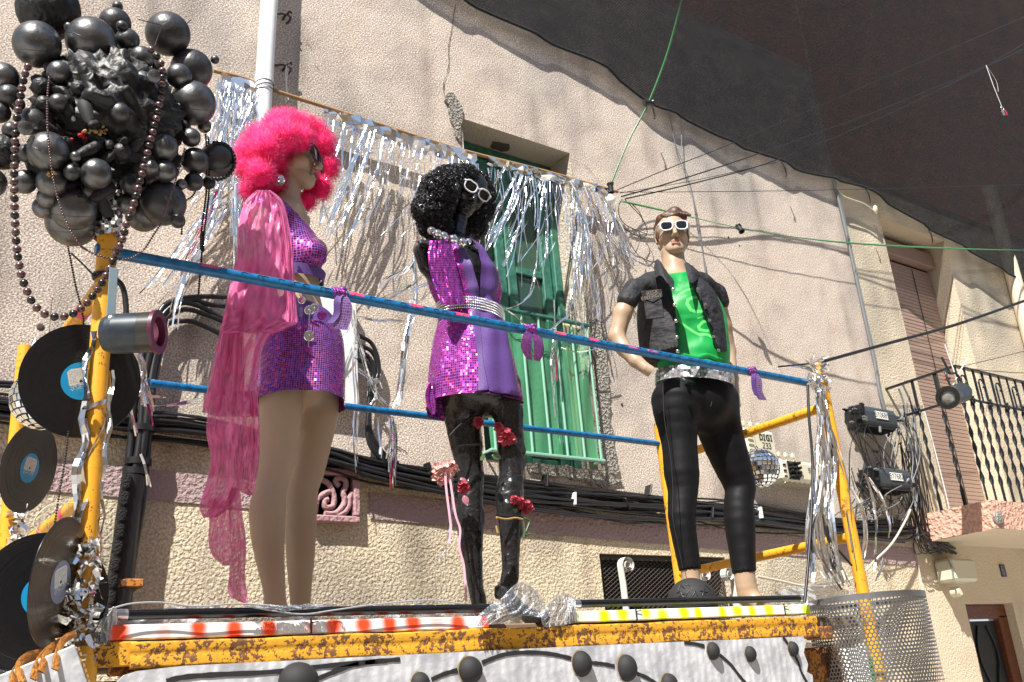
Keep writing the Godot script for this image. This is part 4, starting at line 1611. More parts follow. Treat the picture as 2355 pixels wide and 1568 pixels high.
	for k in 22:     # steep cables at the foot of the balcony
		var m := Mb.new()
		var a := at(rng.randf_range(2065, 2105), rng.randf_range(900, 1080), WALL + rng.randf_range(0.03, 0.1))
		var b := at(rng.randf_range(2095, 2160), rng.randf_range(1215, 1262), WALL + rng.randf_range(0.02, 0.08))
		m.tube(smooth([a, a.lerp(b, 0.5) + jig(0.05), b, b + Vector3(rng.randf_range(0.05, 0.3), -0.03, 0)], 6), rng.randf_range(0.003, 0.006), 5)
		put("cable", m, M.black_cable, t)
	for q in [[2095, 960, 2108, 1030, 2112, 1100, 2105, 1190, 2112, 1240], [2076, 885, 2098, 940, 2105, 1020, 2110, 1120], [2066, 893, 2078, 930, 2088, 1010, 2100, 1100, 2106, 1200]]:
		var m := Mb.new()
		m.tube(smooth(line(WALL + 0.06, q), 5), 0.008, 7)
		put("cable", m, M.grey_cable, t)
	var m2 := Mb.new()
	m2.tube(smooth(line(WALL + 0.14, [2093, 1172, 2080, 1200, 2050, 1250, 2010, 1290, 1985, 1315, 1920, 1345, 1850, 1347, 1790, 1335, 1740, 1325]), 6), 0.0085, 7)
	put("cable", m2, mat("old_cream_cable", Color(0.52, 0.47, 0.38), 0.6), t, "thick cream cable curving down to the left")
	for k in 14:
		m2 = Mb.new()
		var e := at(rng.randf_range(1975, 2110), rng.randf_range(985, 1170), WALL + rng.randf_range(0.1, 0.2))
		var d := Vector3(rng.randf_range(-1, 1), rng.randf_range(-1, 1), rng.randf_range(-0.3, 0.5)).normalized()
		m2.tube([e, e + d * 0.045], 0.011, 7)
		put("connector", m2, M.black_plastic if k % 2 else M.grey_cable, t)

func spotlight(label: String, back: Vector3, front: Vector3, r: float, big: bool) -> void:
	var s := thing("spotlight", label, "spotlight", Vector3.ZERO, "")
	var d := front - back
	var l := d.length()
	var b := frame_of(d)
	var m := Mb.new()
	m.lathe([Vector2(0, -0.01), Vector2(r * 0.86, -0.01), Vector2(r * 0.97, 0.004), Vector2(r, 0.02), Vector2(r, l * 0.7), Vector2(r * 0.985, l * 0.705)], back, b, 32)
	put("body", m, M.spot_body, s)
	m = Mb.new()
	m.lathe([Vector2(r * 0.985, l * 0.70), Vector2(r * 1.02, l * 0.705), Vector2(r * 1.02, l * 0.97)], back, b, 32)
	put("front_sleeve", m, mat("sleeve_dark", Color(0.035, 0.032, 0.028), 0.25), s)
	m = Mb.new()
	m.lathe([Vector2(r * 1.02, l * 0.965), Vector2(r * 1.10, l * 0.97), Vector2(r * 1.10, l + 0.006), Vector2(r * 0.74, l + 0.006), Vector2(r * 0.72, l - 0.02)], back, b, 32)
	put("front_ring", m, M.spot_ring if big else M.black_plastic, s)
	m = Mb.new()
	m.lathe([Vector2(r * 0.73, l - 0.014), Vector2(r * 0.5, l - 0.006), Vector2(r * 0.25, l - 0.001), Vector2(0, l)], back, b, 24)
	put("lens", m, M.spot_lens if big else mat("lamp_glass", Color(0.30, 0.30, 0.28), 0.12, 0.4), s)
	var c := back + d * 0.22
	m = Mb.new()
	if big:
		var top := at(257, 637, FRONT + 0.16)
		var side := at(257, 735, FRONT + 0.21)
		m.box((top + side) / 2, Vector3(0.021, top.distance_to(side) + 0.02, 0.004), Basis.IDENTITY.rotated(Vector3(0, 0, 1), 0.0), 0.001)
		put("bracket", m, M.bracket_blue, s)
		m = Mb.new()
		m.lathe([Vector2(0, 0), Vector2(0.011, 0), Vector2(0.011, 0.006), Vector2(0.006, 0.011), Vector2(0, 0.012)], side, Basis(Vector3(1, 0, 0), Vector3(0, 0, 1), Vector3(0, -1, 0)), 16)
		put("knob", m, M.zinc, s)
		m = Mb.new()
		m.tube(smooth(line(FRONT + 0.04, [262, 640, 279, 655, 287, 680, 290, 715, 288, 740]), 5), 0.008, 8)
		put("cable", m, M.black_cable, s)
	else:
		m.tube(smooth([c + Vector3(0.085, 0, 0), c + Vector3(0.085, 0.16, -0.02), c + Vector3(0.0, 0.17, -0.03), c + Vector3(-0.085, 0.16, -0.02), c + Vector3(-0.085, 0, 0)], 5), 0.008, 6)
		put("bracket", m, M.black_plastic, s)
		m = Mb.new()
		m.tube([c + Vector3(0, 0.16, -0.03), c + Vector3(-0.03, 0.30, -0.05)], 0.009, 6)
		put("clamp", m, M.black_plastic, s)
		for q in [[[2196, 862], [2172, 792]], [[2202, 862], [2226, 821]], [[2200, 868], [2180, 905]]]:
			m = Mb.new()
			m.tube([at(q[0][0], q[0][1], -3.76), at(q[1][0], q[1][1], -3.76)], 0.0045, 5)
			put("cable_tie", m, M.white_cord, s)
		m = Mb.new()
		m.tube([at(2172, 873, -3.76), at(2184, 870, -3.76)], 0.008, 5)
		put("red_tape", m, mat("red_tape", Color(0.6, 0.02, 0.02), 0.5), s)

# ---------------------------------------------------------------- shade cloth overhead
func shade_net() -> void:
	var t := thing("shade_cloth", "large black knitted shade cloth tied up along the house fronts", "shade net")
	# lower edge as pinned along the facades, from there it rises steeply outwards
	var edge := smooth(line(WALL + 0.05, [700, -215, 880, -105, 1060, 0, 1140, 42, 1280, 108, 1390, 160, 1490, 240, 1560, 268, 1660, 322, 1790, 372, 1850, 398, 1980, 432, 2060, 482, 2130, 525, 2210, 568, 2290, 615, 2354, 650, 2440, 700, 2560, 775, 2700, 860]), 10)
	var e2 := along(edge, 0.07)
	var rows := []
	var hem := []
	for j in 18:
		var f := j / 17.0
		var row := []
		for i in e2.size():
			var x: float = e2[i].x
			var tt := fposmod(x * 1.55, 1.0)
			var tooth := tt / 0.78 if tt < 0.78 else (1.0 - tt) / 0.22
			var flare := 0.030 * tooth * (1.0 - f) * clampf(1.0 - f * 14.0, 0.0, 1.0)
			var up := f * f * 0.6 + f * 0.4
			var billow := 0.10 * sin(x * 1.1 + f * 2.0) * f * (1.0 - f) * 2.0
			row.append(e2[i] + Vector3(0.15 * f, up * 10.0, 0.006 + flare + 0.19 * up * 10.0 + billow))
		rows.append(row)
	var m := Mb.new()
	m.grid(rows, path_length(edge) / 1.0, 10.0)
	put("cloth", m, M.shade_cloth, t)
	m = Mb.new()
	m.tube(rows[0], 0.011, 6)
	put("hem", m, M.net_hem, t)
	for q in [[1494, 236], [1797, 372], [1990, 434], [2134, 528]]:
		m = Mb.new()
		var o := at(q[0], q[1], WALL + 0.13)
		m.tube(smooth([o, o + Vector3(0.01, -0.05, 0.01), o + Vector3(0.03, -0.10, 0.0), o + Vector3(0.02, -0.13, 0.0)], 3), 0.006, 5)
		put("tie", m, M.net_hem, t)
	var pg := thing("peg_on_string", "small metal clip with red tag hanging on thin strings under the shade cloth", "clip")
	m = Mb.new()
	var h := at(2267, 150, -3.45)
	var b := at(2303, 245, -3.45)
	m.tube(smooth([h, h.lerp(b, 0.5) + Vector3(-0.01, 0, 0), b], 4), 0.003, 5)
	m.tube(smooth([h, h.lerp(b, 0.3) + Vector3(0.09, 0, 0), h.lerp(b, 0.6) + Vector3(0.05, 0, 0)], 4), 0.0015, 4)
	put("string", m, M.white_cord, pg)
	m = Mb.new()
	var rp := []
	for i in 13:
		rp.append(b + Vector3(cos(TAU * i / 12) * 0.022, sin(TAU * i / 12) * 0.022 - 0.02, 0))
	m.tube(rp, 0.005, 6)
	m.box(b + Vector3(-0.005, -0.07, 0), Vector3(0.04, 0.045, 0.012), Basis.IDENTITY.rotated(Vector3(0, 0, 1), 0.4), 0.003)
	put("clip", m, M.zinc, pg)
	m = Mb.new()
	m.box(b + Vector3(0.035, -0.06, 0.008), Vector3(0.02, 0.05, 0.008), Basis.IDENTITY.rotated(Vector3(0, 0, 1), 0.5), 0.002)
	put("red_tag", m, mat("red_tag", Color(0.65, 0.02, 0.02), 0.5), pg)

# ---------------------------------------------------------------- the float
const POST_L := 0.62
const POST_R := 3.73
const DECK := 1.90

func float_frame() -> void:
	var f := thing("parade_float", "yellow tube framed carnival float with blue rails and rusty front beam", "float")
	# front left post, with socket below
	var m := Mb.new()
	m.tube([Vector3(POST_L, 0.4, FRONT), Vector3(POST_L, 1.86, FRONT), Vector3(POST_L, 2.98, FRONT)], 0.0262, 20)
	put("post", m, M.yellow_paint, f)
	m = Mb.new()
	m.tube([Vector3(POST_L + 0.005, 0.4, FRONT + 0.03), Vector3(POST_L + 0.005, 1.77, FRONT + 0.03), Vector3(POST_L + 0.003, 1.82, FRONT + 0.02)], [0.032, 0.032, 0.024], 20)
	put("post_socket", m, M.yellow_paint, f)
	m = Mb.new()
	m.tube([Vector3(POST_L, 0.4, BACK), Vector3(POST_L, 2.95, BACK)], 0.0262, 16)
	put("post", m, M.yellow_paint, f)
	m = Mb.new()
	m.tube([Vector3(POST_R, 0.4, FRONT), Vector3(POST_R, 2.87, FRONT), Vector3(POST_R, 2.90, FRONT), Vector3(POST_R, 2.985, FRONT)], [0.0262, 0.0262, 0.017, 0.017], 20)
	put("post", m, M.yellow_paint, f)
	m = Mb.new()
	m.tube([Vector3(POST_R, 0.4, BACK), Vector3(POST_R, 2.98, BACK)], 0.0262, 16)
	put("post", m, M.yellow_paint, f)
	for x in [POST_L, POST_R]:
		for y in [2.775, 2.19]:
			m = Mb.new()
			m.tube([Vector3(x, y, FRONT - 0.02), Vector3(x, y, BACK + 0.02)], 0.0215, 16)
			put("end_rail", m, M.yellow_paint, f)
			if x == POST_L:
				for z in [-2.80, -3.05, -3.30]:
					m = Mb.new()
					var w := rng.randf_range(0.015, 0.024)
					m.tube([Vector3(x, y, z), Vector3(x, y, z - w * 2)], 0.0219, 16, false)
					put("pink_mark", m, M.pink_dab, f)
	m = Mb.new()     # gusset ears at the right post
	m.prism([Vector2(-0.13, 0.012), Vector2(-0.12, 0.02), Vector2(0, 0.02), Vector2(0, -0.02), Vector2(-0.11, -0.006), Vector2(-0.13, 0.0)], Vector3(POST_R - 0.02, 2.43, FRONT), Basis.IDENTITY, 0.008)
	put("ear_plate", m, M.yellow_paint, f)
	m = Mb.new()
	m.box(Vector3(POST_R - 0.02, 2.84, FRONT), Vector3(0.02, 0.15, 0.05), Basis.IDENTITY, 0.004)
	put("rail_socket", m, M.yellow_paint, f)
	# blue rails
	m = Mb.new()
	m.tube([Vector3(POST_L - 0.03, 2.868, FRONT), Vector3(POST_R - 0.03, 2.872, FRONT)], 0.0165, 18)
	put("front_rail", m, M.blue_paint, f)
	m = Mb.new()
	m.tube([Vector3(POST_L, 2.87, BACK), Vector3(POST_R, 2.87, BACK)], 0.0150, 16)
	put("back_rail", m, M.blue_paint, f)
	# pink half-round dabs and little inked loops along the front rail
	for px in [478, 815, 953, 1058, 1283, 1362, 1452, 1494]:
		m = Mb.new()
		var t: float = inverse_lerp(262.0, 1865.0, px)
		var c := at(px, 585 + 0.187 * (px - 262), FRONT)
		c.y = 2.87
		var rows := []
		for j in 9:
			var u := -1.0 + 2.0 * j / 8.0
			var half := sqrt(maxf(0.0, 1.0 - u * u)) * 0.025
			var row := []
			for i in 5:
				var a := PI * 0.5 - 0.95 + (1.0 - u * u) * 0.0 + 1.55 * (i / 4.0) - 0.55
				var ang := a
				var rr := 0.0168
				row.append(Vector3(c.x + (half if u > 0 else -half) * 0.0 + u * 0.026, 2.87 + sin(ang * 1.0) * rr * (1.0 - 0.0), FRONT + cos(ang) * rr))
			rows.append(row)
		m.grid(rows)
		put("pink_mark", m, M.pink_dab, f)
	m = Mb.new()
	for k in 60:
		var x := lerpf(1.0, 3.5, k / 59.0) + rng.randf_range(-0.02, 0.02)
		var p := []
		for i in 7:
			var a := PI * (0.1 + 1.2 * i / 6.0)
			var ang := 0.25 + sin(a) * 0.30 - 0.1
			p.append(Vector3(x + cos(a) * 0.011, 2.87 + sin(ang) * 0.0169, FRONT + cos(ang) * 0.0169))
		m.tube(p, 0.0009, 4, false)
	stuff(put("ink_loops", m, M.black_ink, f))
	# rusty front beam: sheet steel channel with two rolled ribs
	m = Mb.new()
	var prof := [[-0.01, 0.036], [0.010, 0.036], [0.0165, 0.034], [0.018, 0.029], [0.018, 0.014], [0.0155, 0.008], [0.0140, 0.001], [0.0150, -0.006], [0.0175, -0.012], [0.018, -0.030], [0.0165, -0.036], [0.010, -0.038], [-0.01, -0.038]]
	var rws := []
	for q in prof:
		var row := []
		for i in 80:
			var u := i / 79.0
			var wob := 0.002 * sin(u * 37.0) + 0.0015 * sin(u * 83.0 + 1.0)
			row.append(Vector3(lerpf(0.735, 3.372, u), lerpf(1.801, 1.826, u) + q[1] * lerpf(0.86, 1.05, u) + wob * (0.5 if q[1] > 0 else 1.0), FRONT + q[0] + wob))
		rws.append(row)
	m.grid(rws)
	put("front_beam", m, M.rusty_yellow, f)
	m = Mb.new()
	m.box(Vector3(0.70, 1.806, FRONT - 0.004), Vector3(0.11, 0.058, 0.03), Basis.IDENTITY, 0.003)
	put("beam_end", m, M.rusty_yellow, f)
	m = Mb.new()
	m.box(Vector3(2.05, 1.795, FRONT - 0.03), Vector3(2.70, 0.05, 0.04), Basis.IDENTITY.rotated(Vector3(0, 0, 1), 0.009), 0.004)
	m.box(Vector3(3.42, 1.80, FRONT - 0.02), Vector3(0.14, 0.05, 0.03), Basis.IDENTITY, 0.004)
	put("back_channel", m, M.rust_brown, f)
	m = Mb.new()
	m.box(Vector3((POST_L + POST_R) / 2, 1.845, (FRONT + BACK) / 2 - 0.02), Vector3(POST_R - POST_L, 0.04, BACK * -1 + FRONT - 0.06), Basis.IDENTITY, 0.004)
	put("deck", m, mat("deck_board", Color(0.20, 0.14, 0.09), 0.8), f)
	m = Mb.new()
	m.box(Vector3(2.1, 1.5, (FRONT + BACK) / 2), Vector3(3.0, 0.5, 0.9), Basis.IDENTITY, 0.01)
	put("float_body", m, M.rust_brown, f)
	m = Mb.new()
	for x in [0.9, 3.4]:
		for z in [FRONT - 0.2, BACK + 0.2]:
			m.lathe([Vector2(0, -0.09), Vector2(0.30, -0.09), Vector2(0.34, -0.05), Vector2(0.34, 0.05), Vector2(0.30, 0.09), Vector2(0, 0.09)], Vector3(x, 0.34, z), Basis(Vector3(1, 0, 0), Vector3(0, 0, 1), Vector3(0, -1, 0)), 20)
	stuff(put("wheels", m, M.foam, f))
	# perforated sheet drum round the right post
	var p := thing("perforated_drum", "grey perforated sheet metal drum round the foot of the right yellow post", "drum")
	m = Mb.new()
	var r := 0.243
	var n := 90
	var rowsn := 44
	var pitch := TAU / n
	var hgt := pitch * r * 0.866
	var y0 := 1.935
	for j in rowsn:
		for i in n:
			var ca := (i + (0.5 if j % 2 else 0.0)) * pitch
			var cy := y0 - 0.022 - (j + 0.5) * hgt
			if cy < 1.30:
				continue
			var ids := []
			for ring in 2:
				for k in 12:
					var a := TAU * (k + 0.5) / 12.0
					var q := Vector2(cos(a), sin(a))
					if ring == 0:     # six-sided cell edge
						var s := Vector2(q.x / maxf(absf(q.x), 1e-6), q.y / maxf(absf(q.y), 1e-6))
						var tt := minf(0.5 / maxf(absf(q.x), 1e-6), 0.5 / maxf(absf(q.y), 1e-6))
						q = Vector2(q.x * tt * pitch, q.y * tt * hgt)
					else:
						q = Vector2(q.x * 0.0061 / r, q.y * 0.0061)
					var th := ca + q.x
					var d := Vector3(cos(th), 0, sin(th))
					ids.append(m.vert(Vector3(POST_R, 0, FRONT) + d * r + Vector3(0, cy + q.y, 0), d))
			for k in 12:
				var k2 := (k + 1) % 12
				m.tri(ids[k], ids[k2], ids[12 + k2])
				m.tri(ids[k], ids[12 + k2], ids[12 + k])
	var drum := put("perforated_sheet", m, M.perforated_zinc, p)
	m = Mb.new()
	var rim := []
	for j in 2:
		var row := []
		for i in 91:
			var a := TAU * i / 90.0
			row.append(Vector3(POST_R + cos(a) * r, y0 - j * 0.022, FRONT + sin(a) * r))
		rim.append(row)
	m.grid(rim, 1, 1, true)
	put("plain_rim", m, M.perforated_zinc, p)
	var gc := thing("green_carton", "pale carton with green print standing inside the perforated drum", "carton")
	m = Mb.new()
	m.box(Vector3(3.60, 1.62, FRONT + 0.0), Vector3(0.14, 0.24, 0.10), Basis.IDENTITY.rotated(Vector3.UP, 0.5), 0.004)
	put("carton", m, M.white_paper, gc)
	m = Mb.new()
	m.box(Vector3(3.605, 1.63, FRONT + 0.004), Vector3(0.08, 0.12, 0.102), Basis.IDENTITY.rotated(Vector3.UP, 0.5), 0.002)
	put("green_print", m, mat("print_green", Color(0.02, 0.40, 0.05), 0.5), gc)
	# rail ties
	for q in [[775, 678, "purple sequin ribbon tied on the blue front rail beside the pink wig mannequin", 0.0], [1214, 765, "purple sequin ribbon loop tied on the blue rail before the green window", 1.0], [1722, 852, "faded purple sequin ribbon tied near the right end of the blue rail", 2.0]]:
		var rt := thing("rail_ribbon", q[2], "ribbon")
		var o := at(q[0], q[1], FRONT)
		o.y = 2.87
		o.z = FRONT
		m = Mb.new()
		for k in 5:
			m.tube(smooth([o + Vector3(-0.018 + k * 0.008, 0.014, 0.010), o + Vector3(-0.016 + k * 0.009, 0.0, 0.021 + 0.003 * (k % 2)), o + Vector3(-0.012 + k * 0.008, -0.017, 0.008)], 4), 0.006, 7)
		m.ball(o + Vector3(0.012, 0.012, 0.016), Vector3(0.014, 0.011, 0.012), Basis.IDENTITY, 10, 8)
		put("knot", m, M.violet_sequins, rt)
		if q[3] == 1.0:
			for s in [[-0.004, -1.0], [0.010, 0.6]]:
				m = Mb.new()
				var rows := []
				var path := smooth([o + Vector3(s[0], -0.005, 0.018), o + Vector3(s[0] + s[1] * 0.022, -0.045, 0.026), o + Vector3(s[0] + s[1] * 0.026, -0.085, 0.022), o + Vector3(s[0] + s[1] * 0.010, -0.118, 0.016)], 5)
				for i in path.size():
					var wd := 0.012 + 0.012 * sin(PI * i / (path.size() - 1.0))
					rows.append([path[i] - Vector3(wd, 0, 0.002), path[i], path[i] + Vector3(wd, 0, -0.003)])
				m.grid(rows, 0.09, 0.30)
				put("loop", m, M.violet_sequins, rt)
		else:
			for s in [[0.0, 0.0], [0.03, 0.4]]:
				m = Mb.new()
				var rows := []
				var l := 0.125 if s[1] == 0.0 else 0.11
				var path := smooth([o + Vector3(0.008, 0.0, 0.018), o + Vector3(0.016 - s[0], -l * 0.3, 0.026), o + Vector3(0.010 - s[0] * 0.8, -l * 0.7, 0.02), o + Vector3(-0.002 - s[0] * 1.2 + q[3] * 0.018, -l, 0.018)], 5)
				for i in path.size():
					var wd := lerpf(0.009, 0.024 if s[1] == 0.0 else 0.010, smoothstep(0.0, 0.6, i / (path.size() - 1.0)))
					rows.append([path[i] - Vector3(wd, 0, 0.002), path[i], path[i] + Vector3(wd, 0, 0.004)])
				m.grid(rows, 0.10, 0.26)
				put("tail", m, M.ribbon_net if s[1] == 0.0 else M.violet_cloth, rt)

func light_battens() -> void:
	# two lamp battens lying along the front edge, fitted with black tubes
	for q in [[0.680, 1.803, 1.838, 1.846, "white lamp batten with sprayed orange blots and black tube on the rusty beam", "batten_orange", 0.0], [2.143, 3.358, 1.857, 1.873, "white lamp batten with sprayed lime blots and black tube on the rusty beam", "batten_lime", 1.0]]:
		var b := thing("lamp_batten", q[4], "lamp batten")
		var z := FRONT + 0.004
		var hgt := 0.037
		var m := Mb.new()
		var rows := []
		for e in [[-0.05, 0.0], [-0.05, hgt], [-0.004, hgt], [0.0, hgt - 0.004], [0.003, 0.004], [0.0, 0.0], [-0.05, 0.0]]:
			var row := []
			for i in 30:
				var u := i / 29.0
				row.append(Vector3(lerpf(q[0], q[1], u), lerpf(q[2], q[3], u) + e[1], z + e[0]))
			rows.append(row)
		for j in rows.size() - 1:
			for i in 29:
				var k := m.v.size()
				var nn: Vector3 = (rows[j + 1][i] - rows[j][i]).cross(Vector3(1, 0, 0)).normalized() * 1.0
				var v0 := 0.98 - 0.96 * clampf((rows[j][i].y - lerpf(q[2], q[3], i / 29.0)) / hgt, 0, 1)
				var v1 := 0.98 - 0.96 * clampf((rows[j + 1][i].y - lerpf(q[2], q[3], i / 29.0)) / hgt, 0, 1)
				m.vert(rows[j][i], nn, Vector2(i / 29.0, v0))
				m.vert(rows[j][i + 1], nn, Vector2((i + 1) / 29.0, v0))
				m.vert(rows[j + 1][i + 1], nn, Vector2((i + 1) / 29.0, v1))
				m.vert(rows[j + 1][i], nn, Vector2(i / 29.0, v1))
				m.tri(k, k + 1, k + 2)
				m.tri(k, k + 2, k + 3)
		put("housing", m, M[q[5]], b)
		m = Mb.new()
		for s in 2:
			var x: float = q[0] if s == 0 else q[1]
			m.quad(Vector3(x, q[2 + s], z), Vector3(x, q[2 + s] + hgt, z), Vector3(x, q[2 + s] + hgt, z - 0.05), Vector3(x, q[2 + s], z - 0.05), Vector3(-1 if s == 0 else 1, 0, 0))
		put("end_face", m, M.white_enamel, b)
		var ya: float = q[2] + hgt + 0.027
		var yb: float = q[3] + hgt + 0.027
		var ta := Vector3(q[0] + 0.025, ya, z - 0.03)
		var tb := Vector3(q[1] + (0.055 if q[6] == 0.0 else 0.008), yb, z - 0.03)
		for s in 2:
			var e := ta if s == 0 else tb
			var d := (tb - ta).normalized() * (1.0 if s == 0 else -1.0)
			m = Mb.new()
			m.box(e + Vector3(-0.004 if s == 0 else 0.004, -0.010, 0), Vector3(0.018, 0.052, 0.03), Basis.IDENTITY, 0.005)
			put("tube_holder", m, M.white_enamel, b)
			m = Mb.new()
			m.tube([e + d * 0.004, e + d * 0.03], 0.0142, 16)
			put("tube_cap", m, M.zinc, b)
		m = Mb.new()
		m.tube([ta + (tb - ta).normalized() * 0.028, tb - (tb - ta).normalized() * 0.028], 0.0132, 18)
		put("tube", m, M.tube_black, b)
		for x in ([1.215] if q[6] == 0.0 else [2.42, 3.20]):
			m = Mb.new()
			var u := inverse_lerp(q[0], q[1], x)
			var y := lerpf(q[2], q[3], u)
			m.box(Vector3(x, y + hgt * 0.5, z + 0.0035), Vector3(0.005, hgt + 0.01, 0.004), Basis.IDENTITY, 0.001)
			m.tube([Vector3(x, y + hgt * 0.8, z + 0.004), Vector3(x + 0.02, y + hgt * 0.9, z + 0.008)], 0.0018, 5)
			put("cable_tie", m, M.black_plastic, b)

func cardboard_panel() -> void:
	var c := thing("painted_card_panel", "white painted corrugated card skirt with black half balls below the rusty beam", "panel")
	var z := FRONT + 0.028
	var m := Mb.new()
	var poly := []
	var upper := line(z, [260, 1575, 285, 1552, 314, 1543, 420, 1531, 600, 1522, 800, 1512, 1000, 1502, 1322, 1486, 1500, 1478, 1700, 1470, 1845, 1463, 1851, 1478, 1846, 1500, 1856, 1528, 1853, 1545, 1866, 1552, 1870, 1600])
	for p in upper:
		poly.append(Vector2(p.x, p.y))
	poly.append(Vector2(3.28, 1.1))
	poly.append(Vector2(0.72, 1.1))
	m.prism(poly, Vector3(0, 0, z), Basis.IDENTITY, 0.008)
	put("card", m, M.white_card, c)
	for s in [[382, 1566, 430, 1556, 520, 1550, 620, 1545, 740, 1532, 860, 1521, 920, 1516], [729, 1561, 760, 1548, 802, 1532, 840, 1524, 890, 1519], [992, 1563, 1020, 1550, 1052, 1541], [1108, 1524, 1140, 1511, 1170, 1503, 1222, 1500, 1270, 1504, 1314, 1514], [1361, 1524, 1390, 1527, 1413, 1532], [1465, 1549, 1485, 1557, 1510, 1572], [1573, 1478, 1596, 1480, 1620, 1486], [1655, 1506, 1680, 1528, 1701, 1555, 1716, 1572], [1800, 1465, 1806, 1472, 1812, 1481], [1828, 1508, 1836, 1525, 1843, 1546, 1856, 1570]]:
		var p := smooth(line(z + 0.0062, s), 5)
		var sd := []
		for i in p.size():
			var d: Vector3 = (p[mini(i + 1, p.size() - 1)] - p[maxi(i - 1, 0)]).normalized()
			sd.append(d.cross(Vector3(0, 0, 1)).normalized() * rng.randf_range(0.88, 1.15))
		m = Mb.new()
		m.strip(p, sd, 0.0125)
		put("painted_line", m, M.paint_black, c)
	for q in [[685, 1568, 46, 44], [965.6, 1572, 23, 26], [1080, 1541, 29, 31], [1336, 1526, 25, 29], [1440, 1536, 25, 30], [1537, 1574, 22, 25], [1638, 1497, 17, 20], [1724, 1504, 15, 18], [1822, 1492, 14, 17]]:
		var o := at(q[0], q[1], z + 0.008)
		var k := mpp(o)
		m = Mb.new()
		m.ball(o, Vector3(q[2] * k * 1.04, q[3] * k, q[2] * k), Basis.IDENTITY, 28, 18)
		put("black_half_ball", m, M.matt_black, c)
		if q[0] > 950:
			m = Mb.new()
			var rows := []
			for j in 2:
				var row := []
				for i in 21:
					var a := TAU * i / 20
					var rr := (1.0 if j == 0 else 1.03 + 0.05 * sin(i * 2.3) + 0.10 * clampf(-cos(a + 0.4), 0, 1))
					row.append(o + Vector3(cos(a) * q[2] * k * rr, sin(a) * q[3] * k * rr, -0.0008))
				rows.append(row)
			m.grid(rows)
			put("glue_edge", m, M.ochre_foam, c)
	# carton and straps at the left foot of the float
	var cb := thing("white_carton", "white corrugated carton with torn edge at the lower left corner", "carton")
	m = Mb.new()
	var b := Basis.IDENTITY.rotated(Vector3(0, 0, 1), 0.38)
	var oc := at(90, 1590, FRONT + 0.16)
	m.box(oc, Vector3(0.19, 0.13, 0.02), b, 0.003)
	put("carton_side", m, M.white_card, cb)
	m = Mb.new()
	for i in 10:
		m.box(oc + b * Vector3(0.097 + rng.randf_range(-0.002, 0.003), -0.06 + i * 0.0125, 0), Vector3(0.004, 0.008, 0.018), b)
	put("torn_edge", m, M.card_brown, cb)
	var n := 0
	for q in [[70, 1568, 62, 1530, 85, 1508, 118, 1500], [98, 1562, 112, 1520, 140, 1490, 165, 1476], [118, 1545, 128, 1510, 150, 1484, 172, 1474], [45, 1575, 52, 1545, 75, 1520, 100, 1512], [152, 1540, 160, 1500, 176, 1470, 205, 1456]]:
		var lab: String = ["second", "third", "fourth", "first, lowest", "last and uppermost"][n]
		var s := thing("leather_strap", "orange brown leather strap bent over the white carton, %s from the left" % lab, "strap", Vector3.ZERO, "leather straps over the white carton")
		n += 1
		var pts := []
		for i in range(0, q.size(), 2):
			pts.append(at(q[i] * 0.92 - 14, q[i + 1], FRONT + 0.19 - 0.012 * i))
		var p := smooth(pts, 5)
		var rows := []
		for i in p.size():
			var d: Vector3 = (p[mini(i + 1, p.size() - 1)] - p[maxi(i - 1, 0)]).normalized()
			var sd := d.cross(Vector3(0.35, 0.0, 1).normalized()).normalized() * 0.008
			var nn := d.cross(sd).normalized() * 0.0016
			rows.append([p[i] - sd + nn, p[i] + sd + nn, p[i] + sd - nn, p[i] - sd - nn, p[i] - sd + nn])
		m = Mb.new()
		m.grid(rows, 1, 1, true)
		put("strap", m, M.strap_leather, s)
	var bs := thing("black_sphere", "matt black ball with moulded scribbles at the young man's feet", "ball")
	var o := at(1592, 1388, FRONT - 0.20)
	m = Mb.new()
	var r := 58.0 * mpp(o)
	m.ball(o, Vector3.ONE * r, Basis.IDENTITY, 40, 28)
	put("ball", m, M.matt_black, bs)
	m = Mb.new()
	var e := (EYE - o).normalized()
	var ex := AX
	var ey := e.cross(ex).normalized() * -1.0
	if ey.y < 0:
		ey = -ey
	for g in [[[-0.55, 0.55], [-0.45, 0.72], [-0.3, 0.6], [-0.18, 0.75], [-0.05, 0.62], [0.02, 0.52]], [[-0.62, 0.42], [-0.5, 0.5]], [[-0.25, 0.3], [-0.1, 0.5], [0.02, 0.3], [0.12, 0.46], [0.2, 0.28]], [[-0.55, 0.28], [-0.3, 0.4]], [[-0.5, 0.42], [-0.36, 0.26]], [[-0.44, 0.45], [-0.42, 0.22]], [[0.3, 0.45], [0.55, 0.4]], [[0.36, 0.56], [0.48, 0.3]], [[0.46, 0.57], [0.37, 0.28]], [[0.5, 0.66], [0.62, 0.55], [0.68, 0.45]]]:
		var p := []
		for i in g.size():
			p.append(Vector3(g[i][0], g[i][1], 0))
		var sp := smooth(p, 4)
		var w := []
		for t in sp:
			var zz := sqrt(maxf(0.02, 1.0 - t.x * t.x - t.y * t.y))
			w.append(o + (ex * t.x + ey * t.y + e * zz).normalized() * (r + 0.0005))
		m.tube(w, 0.0022, 5)
	put("scribbles", m, M.black_plastic, bs)

